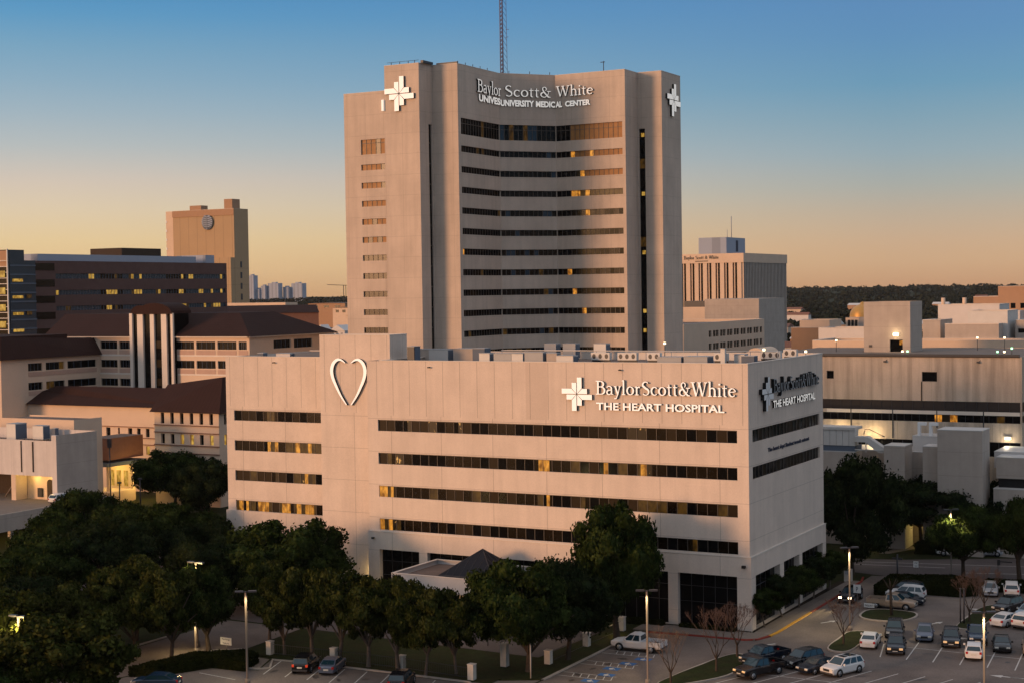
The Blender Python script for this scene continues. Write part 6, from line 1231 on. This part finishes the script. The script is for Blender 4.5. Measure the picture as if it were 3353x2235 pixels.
def sign_post(x, y, h, w_, sh, label, txt=None, mm='signw', cat='sign', pw=.05, face=True):
    t = thing('sign', label, cat, (x, y, 0), 'small signs around the lots'); b = MB(); b.box(x - pw / 2, x + pw / 2, y - pw / 2 + .06, y + pw / 2 + .06, 0, h, M['pole']); part(b, 'post', t)
    b = MB(); b.box(x - w_ / 2, x + w_ / 2, y - .03, y + .03, h - sh, h, M[mm]); part(b, 'panel', t)
    if txt:
        n = len(txt)
        for i, (s_, fr) in enumerate(txt): part(sans_mesh(s_, (x - w_ * fr / 2, y - .031, h - sh * (i + .82) / n), (1, 0, 0), w_ * fr, sh / n * .55, (0, -1, 0), .006, M['navy'], M['navy'], .01), 'lettering', t)
sign_post(-48.2, -32.7, 1.5, 1.5, .8, 'low white sign board beside the lit lane and hedge', [('Parking', .7), ('Visitors', .6)])
sign_post(6.7, 19.2, 2.5, .9, 1.0, 'white sign right of the lit headlights', [('P', .25)]); sign_post(8.7, 17.3, .75, 1.25, .5, 'low white sign on the round grass island', [('PARKING', .8)]); sign_post(9.4, 37.0, 2.7, .65, .8, 'white sign on a leaning post at the street hedge', [('ONE', .6), ('WAY', .6)])
t = thing('street_sign', 'dark street name post at the edge of the street', 'street sign', (7.2, 36.1, 0)); b = MB(); b.tube([(7.2, 36.1, 0), (7.2, 36.1, 3.6)], .12, M['dark']); part(b, 'post', t); b = MB(); b.box(6.5, 7.9, 36.05, 36.15, 2.9, 3.15, M['dark']); part(b, 'name_plate', t)
t = thing('street_sign', 'dark angled sign on a thin post left of the right edge tree', 'street sign', (19.0, 41.2, 0)); b = MB(); b.tube([(19.0, 41.2, 0), (19.0, 41.2, 2.6)], .05, M['dark']); part(b, 'post', t); b = MB(); b.box(18.9, 19.3, 41.1, 41.2, 2.2, 2.9, M['dark']); b.box(19.3, 20.8, 41.1, 41.2, 2.6, 2.75, M['dark']); part(b, 'name_plate', t)
for i, x in enumerate((20.25, 20.65)):
    t = thing('steel_post', ['left', 'right'][i] + ' one of the two dark posts at the tip of the right island', 'post', (x, 13.6, 0), 'dark posts on the island'); b = MB(); b.tube([(x, 13.6, .1), (x, 13.6, 4.0)], .09, M['dark']); part(b, 'shaft', t); b = MB(); b.box(x - .12, x + .12, 13.5, 13.7, 4.002, 4.12, M['dark']); part(b, 'cap', t)
t = thing('thin_pole', 'thin pale pole in front of the large centre oak', 'pole', (-12.4, -29.5, 0)); b = MB(); b.tube([(-12.4, -29.5, 0), (-12.4, -29.5, 3.5)], .07, M['polel']); part(b, 'shaft', t); b = MB(); b.box(-12.5, -12.3, -29.6, -29.4, 3.502, 3.6, M['dark']); part(b, 'cap', t)
t = thing('monument_sign', 'pale upright stone sign at the end of the shaded hospital side', 'sign', (1.4, 33.6, 0)); b = MB(); b.box(.9, 1.9, 33.3, 33.8, 0, 1.7, M['pillar']); part(b, 'plinth', t); b = MB(); b.box(1.0, 1.8, 33.27, 33.298, 1.0, 1.55, M['grey']); part(b, 'panel', t)
t = thing('utility_box', 'small pale box on the verge beside the lit lane', 'box', (-48.7, -40.4, 0)); b = MB(); b.box(-49.1, -48.4, -40.8, -40.2, 0, .9, M['pillar']); part(b, 'cabinet', t); b = MB(); b.box(-49.15, -48.35, -40.85, -40.15, .902, .97, M['coping']); part(b, 'lid', t)
for i, (x, y, z, lb) in enumerate([(-138.9, 47, 11.5, 'tall dark pole with a signal head beside the brick bay on the left'), (-133.5, 43.5, 5.6, 'left dark pole on the road between deck and clinic'), (-130.5, 45.5, 6.2, 'right dark pole on the road between deck and clinic')]):
    t = thing('street_pole', lb, 'pole', (x, y, 0), 'dark poles on the left street'); b = MB(); b.tube([(x, y, 0), (x, y, z)], .11, M['dark']); part(b, 'shaft', t); b = MB(); b.box(x - .35, x + .35, y - .2, y + .2, z, z + (1.6 if i == 0 else .3), M['dark']); part(b, 'head', t)
# lit walk across the street and the glow under the trees
t = thing('lit_pillar', 'pale pillar washed in yellow light behind the forked tree', 'pillar', (.4, 66.1, 0)); b = MB(); b.box(-.9, 1.1, 65.6, 67.2, 0, 6.2, M['beige']); part(b, 'shaft', t); b = MB(); b.box(-1.0, 1.2, 65.5, 67.3, 6.202, 6.6, M['coping']); part(b, 'cap', t); plight(-1.6, 64.4, 3.6, 420, (1, .78, .25), t, .2); plight(4.5, 66.5, 3.5, 500, (1, .78, .25), t, .2)
sheet('path', [(-.8, 56.5), (.6, 56.9), (3.4, 63.6), (3.2, 64.6), (-.6, 64.4), (.4, 62.4)], .02, 'pave', 'pale walk lit yellow across the street', 'path'); sheet('path', [(3.2, 64.6), (3.4, 63.6), (7.5, 72), (6.2, 72)], .025, 'pave', 'second lit walk behind the forked tree', 'path')
t = thing('lit_fence', 'yellow lit railing below the right edge trees', 'fence', (19, 62, 0)); b = MB()
for k in range(14): b.box(14.5 + k * .62, 14.62 + k * .62, 63.0, 63.1, 0, 1.5, M['bark'])
part(b, 'bars', t); b = MB(); b.box(14.4, 23, 64.4, 64.6, 0, 2.2, M['beige']); part(b, 'wall', t); plight(17, 63.6, 1.8, 200, (1, .7, .15), t, .1); plight(20.5, 63.6, 1.8, 200, (1, .7, .15), t, .1)
for i, (x, y, z, e, lb) in enumerate([(-52.2, 1.6, 2.6, 70, 'uplight at the corner of the stair shaft'), ]):
    t = thing('uplight', lb, 'lamp', (x, y, 1.3)); b = MB(); b.box(x - .15, x + .15, y - .15, y + .15, 1.3, 1.5, M['lampface']); part(b, 'lens', t); b = MB(); b.box(x - .2, x + .2, y - .2, y + .2, 1.28, 1.32, M['dark']); part(b, 'housing', t); plight(x, y, z, e, (1, .72, .28), t, .15)
t = thing('path_lamp', 'low warm lamp at the shrubs under the first lobby window', 'lamp', (-46.5, -2.2, 1.3)); b = MB(); b.tube([(-46.5, -2.2, 1.3), (-46.5, -2.2, 2.0)], .06, M['dark']); part(b, 'post', t); b = MB(); b.box(-46.6, -46.4, -2.3, -2.1, 2.002, 2.15, M['lampface']); part(b, 'lens', t); plight(-46.5, -2.4, 2.6, 60, (1, .68, .2), t, .1)
for i, (x, y, z, lb) in enumerate([(-29, -20.5, 3.6, 'warm lamp glimpsed through the fifth and sixth row trees'), (-23.5, -18.5, 3.4, 'warm lamp glimpsed left of the large centre oak'), (-16.8, -14.0, 3.4, 'warm lamp glimpsed between the centre oak and the tallest tree'), (-12.9, -8.0, 1.2, 'low yellow lamp beside the stone post under the tallest tree')]):
    t = thing('bollard_lamp', lb, 'lamp', (x, y, 0), 'warm lamps seen through the trees'); b = MB(); b.tube([(x, y, 0), (x, y, z)], .06, M['dark']); part(b, 'post', t); b = MB(); b.box(x - .2, x + .2, y - .2, y + .2, z, z + .35, M['lampface']); part(b, 'lens', t); plight(x, y - .5, z + .2, 70, (1, .62, .24), t, .1)

# ================================================================ vehicles
PT = {}
def paint(n, c, r=.28, met=.3): PT[n] = mat('car_paint_' + n, c, r, .5, metal=met, noise=0); return PT[n]
paint('white', (.62, .60, .58), .3, 0); paint('black', (.006, .006, .008), .22, 0); paint('navy', (.005, .009, .018), .22, 0); paint('slate', (.10, .12, .17)); paint('silver', (.36, .37, .40)); paint('tanp', (.36, .27, .20)); paint('beige', (.30, .24, .20)); paint('blue', (.010, .028, .06), .22, 0); paint('lblue', (.25, .34, .42))
SP = dict(
 sedan=dict(L=4.8, W=1.84, H=1.45, z0=.22, belt=.94, prof=[(-2.4, .42, .60, .80), (-2.32, .30, .68, .98), (-1.6, .22, .72, 1.03), (0, .21, .74, .98), (1.05, .21, .72, .97), (1.8, .23, .68, .88), (2.25, .26, .60, .76), (2.4, .36, .52, .62)], cab=[(-2.0, 1.0), (-1.15, 1.37), (-.2, 1.44), (.4, 1.41), (1.25, .95)], wb=(-1.42, 1.42), wr=.33),
 suv=dict(L=4.75, W=1.94, H=1.74, z0=.26, belt=1.08, prof=[(-2.36, .48, .72, .95), (-2.3, .34, .80, 1.08), (-1.6, .26, .84, 1.10), (0, .26, .84, 1.08), (1.0, .26, .84, 1.08), (1.7, .27, .80, 1.02), (2.2, .30, .72, .92), (2.37, .42, .62, .74)], cab=[(-2.3, 1.06), (-2.0, 1.62), (-.8, 1.74), (.35, 1.70), (1.2, 1.06)], wb=(-1.42, 1.45), wr=.38),
 hatch=dict(L=4.4, W=1.82, H=1.56, z0=.24, belt=1.0, prof=[(-2.2, .46, .68, .88), (-2.12, .32, .74, 1.0), (-1.5, .24, .78, 1.02), (0, .24, .78, 1.0), (1.0, .24, .76, .99), (1.6, .25, .72, .92), (2.05, .28, .64, .80), (2.2, .38, .56, .66)], cab=[(-2.14, .98), (-1.6, 1.46), (-.4, 1.56), (.3, 1.52), (1.2, .98)], wb=(-1.32, 1.34), wr=.34),
 pickup=dict(L=5.8, W=2.0, H=1.9, z0=.38, belt=1.18, prof=[(-2.9, .58, .72, .80), (-2.88, .5, .72, .82), (-.62, .40, .72, .82), (-.60, .38, .95, 1.2), (1.3, .38, .95, 1.2), (2.1, .40, .92, 1.14), (2.75, .46, .84, 1.04), (2.9, .56, .72, .84)], cab=[(-.62, 1.18), (-.5, 1.80), (.1, 1.90), (.7, 1.86), (1.5, 1.18)], wb=(-1.75, 1.85), wr=.41),
 van=dict(L=5.0, W=1.98, H=1.78, z0=.26, belt=1.05, prof=[(-2.5, .46, .72, .95), (-2.44, .34, .80, 1.06), (-1.6, .26, .84, 1.08), (0, .26, .84, 1.06), (1.2, .26, .82, 1.04), (1.9, .27, .76, .96), (2.4, .32, .66, .82), (2.5, .42, .58, .68)], cab=[(-2.46, 1.04), (-2.25, 1.68), (-.8, 1.78), (.5, 1.72), (1.7, 1.02)], wb=(-1.5, 1.55), wr=.36))
def car(kind, color, x, y, dirx, diry, label, lights='off', z=0.0, name=None, plate=True, sunroof=False, cat=None):
    s = SP[kind]; p = PT[color]; rz = math.atan2(diry, dirx); t = thing(name or {'pickup': 'pickup_truck', 'suv': 'parked_suv', 'van': 'parked_van'}.get(kind, 'parked_car'), label, cat or {'pickup': 'pickup truck', 'suv': 'SUV', 'van': 'van'}.get(kind, 'car'), (0, 0, 0), 'vehicles on the lots and streets')
    W = s['W'] / 2; b = MB(); n = len(s['prof']); vs = []; fs = []; Lh = s['L'] / 2
    for (px, z0, zm, zt) in s['prof']:
        e = max(0, abs(px) - Lh * .72) / (Lh * .28); w_ = W * (1 - .16 * e * e); wt = w_ * .90
        ring = [(-w_ * .90, z0), (-w_, z0 + .14), (-w_, zm), (-w_ * .985, zm + (zt - zm) * .55), (-wt * .93, zt), (0, zt + .025), (wt * .93, zt), (w_ * .985, zm + (zt - zm) * .55), (w_, zm), (w_, z0 + .14), (w_ * .90, z0)]
        vs += [(px, a, c) for a, c in ring]
    k = 11
    for i in range(n - 1):
        for j in range(k): fs.append((i * k + j, i * k + (j + 1) % k, (i + 1) * k + (j + 1) % k, (i + 1) * k + j))
    fs += [tuple(range(k))[::-1], tuple((n - 1) * k + j for j in range(k))]
    b.add(vs, fs, p, False)
    if kind == 'pickup':
        for sy in (-1, 1): b.box(-2.88, -.62, sy * W * .985 - .05, sy * W * .985 + .05 - .0, .72, 1.24, p)
        b.box(-2.93, -2.84, -W * .95, W * .95, .66, 1.24, p)
    cabp = s['cab']; wb_, wt_ = W * .90, W * .70; n = len(cabp)
    zt_max = max(c for _, c in cabp)
    def cw(zz): return wb_ + (wt_ - wb_) * (zz - s['belt']) / (s['H'] - s['belt'])
    vs = [(a, -cw(c), c) for a, c in cabp] + [(a, cw(c), c) for a, c in cabp]; fs = [(i, i + 1, n + i + 1, n + i) for i in range(n - 1)] + [tuple(range(n))[::-1], tuple(range(n, 2 * n))]
    b.add(vs, fs, p); part(b, 'body', t)
    def plate_(a, c, f0, f1, side_in, nm):      # glass on front or rear slope
        q = MB(); A = Vector((a[0], 0, a[1])); B = Vector((c[0], 0, c[1])); nrm = Vector((-(B.z - A.z), 0, B.x - A.x)); nrm.normalize()
        if nrm.z < 0: nrm = -nrm
        P0 = A.lerp(B, f0) + nrm * .012; P1 = A.lerp(B, f1) + nrm * .012; y0 = cw(P0.z) * side_in; y1 = cw(P1.z) * side_in
        q.add([(P0.x, -y0, P0.z), (P0.x, y0, P0.z), (P1.x, y1, P1.z), (P1.x, -y1, P1.z)], [(0, 1, 2, 3)], M['carglass']); part(q, nm, t)
    plate_(cabp[-1], cabp[-2], .08, .94, .90, 'windshield'); plate_(cabp[0], cabp[1], .12, .90, .88, 'rear_window')
    for sy in (-1, 1):
        zb_, zt_ = s['belt'] + .03, s['H'] - .12
        def xat(zz, front):
            a, c = (cabp[-1], cabp[-2]) if front else (cabp[0], cabp[1]); f = min(1, max(0, (zz - a[1]) / (c[1] - a[1]))); return a[0] + (c[0] - a[0]) * f
        xr0, xf0, xr1, xf1 = xat(zb_, 0) + .18, xat(zb_, 1) - .12, xat(zt_, 0) + .14, xat(zt_, 1) - .10; 
        if kind == 'pickup': cuts = [0, .44, .50, 1]
        elif kind in ('suv', 'van'): cuts = [0, .26, .30, .60, .64, 1]
        else: cuts = [0, .46, .51, 1]
        for i in range(0, len(cuts) - 1, 2):
            q = MB(); a0, a1 = cuts[i], cuts[i + 1]
            f = lambda u, lo: ((xr0 + (xf0 - xr0) * u) if lo else (xr1 + (xf1 - xr1) * u))
            q.add([(f(a0, 1), sy * (cw(zb_) + .012), zb_), (f(a1, 1), sy * (cw(zb_) + .012), zb_), (f(a1, 0), sy * (cw(zt_) + .012), zt_), (f(a0, 0), sy * (cw(zt_) + .012), zt_)], [(0, 1, 2, 3)], M['carglass']); part(q, 'side_window', t)
    R = s['wr']
    for wx in s['wb']:
        for sy in (-1, 1):
            q = MB(); q.tube([(wx, sy * (W - .22), R), (wx, sy * (W + .015), R)], R, M['tyre'], 18); q.tube([(wx, sy * (W - .1), R + .02), (wx, sy * (W + .004), R + .02)], R * 1.17, M['black'], 18); wo = part(q, 'wheel', t)
            q = MB(); q.tube([(wx, sy * (W), R), (wx, sy * (W + .022), R)], R * .62, M['rim'], 12)
            for k_ in range(5): a = 2 * PI * k_ / 5; q.tube([(wx + math.cos(a) * R * .2, sy * (W + .026), R + math.sin(a) * R * .2), (wx + math.cos(a) * R * .5, sy * (W + .026), R + math.sin(a) * R * .5)], .035, M['black'], 4)
            part(q, 'rim', wo)
    fx, rx = s['prof'][-1], s['prof'][0]; zf = s['prof'][-2][2] + .03; zr_ = s['prof'][1][2] + .12
    hm, tm = ('head_on', 'tail') if lights == 'head' else (('park_on', 'tail') if lights == 'park' else (('head', 'tail_on') if lights == 'tail' else ('head', 'tail')))
    for sy in (-1, 1):
        q = MB(); q.box(Lh - .24, Lh - .02 + .02, sy * W * .62 - .19, sy * W * .62 + .19, zf - .10, zf + .10, M[hm]); part(q, 'headlight', t)
        q = MB(); q.box(-Lh - .01, -Lh + .16, sy * W * .74 - .13, sy * W * .74 + .10, zr_ - .12, zr_ + .12, M[tm]); part(q, 'taillight', t)
        mxx = cabp[-1][0] - .35; q = MB(); q.box(mxx - .09, mxx + .09, sy * (W + .10) - .10, sy * (W + .10) + .10, s['belt'] + .0, s['belt'] + .17, p if kind != 'van' else M['black']); part(q, 'mirror', t)
    q = MB(); q.box(Lh - .06, Lh + .015, -W * .40, W * .40, zf - .16, zf + .06, M['black']); part(q, 'grille', t)
    q = MB(); q.box(-Lh - .03, -Lh + .02, -.26, .26, zr_ - .26, zr_ - .10, M['plate']); q.box(Lh + .016, Lh + .03, -.26, .26, zf - .32, zf - .18, M['plate']); part(q, 'number_plate', t)
    q = MB(); q.box(Lh - .10, Lh + .04, -W * .80, W * .80, s['z0'] + .08, s['z0'] + .24, M['dark'] if kind in ('suv', 'pickup') else p); q.box(-Lh - .04, -Lh + .1, -W * .80, W * .80, s['z0'] + .10, s['z0'] + .28, M['dark'] if kind in ('suv', 'pickup') else p); part(q, 'bumper', t)
    if sunroof: q = MB(); q.box(-.3, .28, -.42, .42, s['H'] + .0, s['H'] + .02, M['carglass']); q.box(-1.5, -.5, -.5, .5, s['H'] - .03, s['H'] + .012, M['carglass']); part(q, 'sunroof', t)
    if kind == 'pickup': q = MB(); q.box(-2.82, -.66, -W * .88, W * .88, .83, .845, M['black']); part(q, 'cargo_bed', t)
    t.location = (x, y, z); t.rotation_euler = (0, 0, rz)
    if lights == 'head':
        for sy in (-.6, .6):
            li = bpy.data.lights.new('headlight_beam', 'SPOT'); li.energy = 3500; li.color = (1, .70, .34); li.spot_size = math.radians(20); li.spot_blend = .9; li.shadow_soft_size = .08
            lo = bpy.data.objects.new('headlight_beam', li); C.objects.link(lo); lo.parent = t; lo.location = (Lh + .12, sy, zf); lo.rotation_euler = Vector((1, -.155, -.036)).to_track_quat('-Z', 'Y').to_euler()
    return t
D1 = (.215, -.975)       # front towards the camera side in the double row
car('suv', 'white', 14.75, -14.2, -.42, -.91, 'white SUV with sunroof parked right of the dark sedan in the near row', sunroof=True)
car('pickup', 'black', 7.55, -18.4, -.42, -.91, 'black pickup at the left end of the near row, before the grass island', 'park')
car('pickup', 'navy', 6.3, -13.3, -.42, -.91, 'dark blue pickup behind the black pickup', 'off')
car('suv', 'black', 10.2, -12.8, -.42, -.91, 'dark SUV between the dark blue pickup and the dark sedan')
car('sedan', 'navy', 12.3, -14.4, -.42, -.91, 'dark low sedan between dark SUV and white SUV')
car('sedan', 'white', 13.9, -1.0, -.15, .985, 'white sedan seen from behind next to the teardrop island')
car('suv', 'navy', 17.1, -2.6, *D1, 'dark car in front of the large dark SUV, nose to the camera', 'park')
car('suv', 'black', 15.0, 4.9, *D1, 'large dark SUV beside the teardrop island, nose to the camera')
car('hatch', 'slate', 18.4, 4.5, *D1, 'grey blue compact car in the double row')
car('suv', 'navy', 21.6, 3.0, *D1, 'dark blue compact SUV in the middle of the double row', 'park')
car('pickup', 'blue', 23.8, 5.6, *D1, 'dark blue pickup behind the white hatchback')
car('hatch', 'white', 25.0, -1.6, -.18, .98, 'white hatchback seen from behind, next to the nearest lamp post')
car('sedan', 'black', 26.9, 3.0, *D1, 'black sedan right of the nearest lamp post')
car('van', 'beige', 30.1, 2.6, .2, -.98, 'beige van cut by the right picture edge')
car('hatch', 'silver', 19.8, 32.4, .2, -.98, 'silver car parked at the hedge, left of the white one')
car('suv', 'white', 22.2, 33.2, -.2, .98, 'white SUV parked at the hedge below the right edge tree')
car('suv', 'black', 23.7, 22.9, -.30, -.95, 'black SUV parked above the white sedan by the right island')
car('sedan', 'white', 25.0, 15.4, .30, .95, 'white sedan seen from behind right of the right island', 'off')
car('suv', 'white', 27.4, 15.3, .30, .95, 'white SUV cut by the right picture edge beside the white sedan')
car('hatch', 'lblue', 26.6, 20.6, -.3, -.95, 'pale blue car half hidden behind the white SUV at the right edge')
car('pickup', 'tanp', 11.0, 19.0, 1, .03, 'tan and silver pickup seen from the side above the round island')
car('sedan', 'navy', 11.6, 22.4, 1, .03, 'dark blue car between the tan pickup and the white hatchback')
car('suv', 'white', 11.0, 25.6, -1, -.03, 'white compact SUV in front of the hedge')
car('suv', 'black', 10.2, 28.3, -1, -.03, 'dark car whose roof shows behind the white compact SUV')
car('pickup', 'white', -7.7, -13.6, -1, -.02, 'white pickup in the disabled bays before the hospital')
car('suv', 'black', -35.3, -35.7, -.32, .95, 'dark estate car at the left of the lower left bays', 'tail')
car('sedan', 'slate', -32.6, -34.9, -.32, .95, 'grey blue sedan seen from behind beside the dark estate car')
car('suv', 'black', -22.6, -37.4, -.32, .95, 'dark car cut by the bottom edge near the tree row end')
car('sedan', 'blue', -44.6, -48.0, -.93, -.36, 'dark blue sedan cut by the bottom edge in front of the hedge')
car('suv', 'black', 5.2, 21.6, -.02, -1, 'car with bright headlights coming down the drive', 'head')
car('suv', 'white', 9.2, 59.2, .95, .3, 'white SUV parked across the street under the trees')
car('hatch', 'silver', 13.6, 60.6, .95, .3, 'silver car parked across the street right of the white SUV')
car('suv', 'white', -125.9, 22.0, 0.05, 1, 'white SUV with a dark roof box on the parking deck', z=5.2)
# ================================================================ air
hz = MB(); hz.box(-5200, 5200, -420, 5200, -3, 125, None); hzm = bpy.data.materials.new('haze_air'); hzm.use_nodes = True; hn = hzm.node_tree
hn.nodes.remove(hn.nodes['Principled BSDF']); pv = hn.nodes.new('ShaderNodeVolumePrincipled'); pv.inputs['Density'].default_value = HAZE; pv.inputs['Color'].default_value = (.88, .86, .86, 1); pv.inputs['Anisotropy'].default_value = .2
hn.links.new(pv.outputs[0], hn.nodes['Material Output'].inputs['Volume'])
hz.mats = [hzm]; hz.m = [0] * len(hz.m); ho = hz.build('haze', loc=(0, 0, 0)); tag(ho, 'thin evening haze over the town', 'haze', kind='stuff')
for o in list(bpy.data.objects):
    if '_o' in o: del o['_o']
bpy.context.view_layer.update()
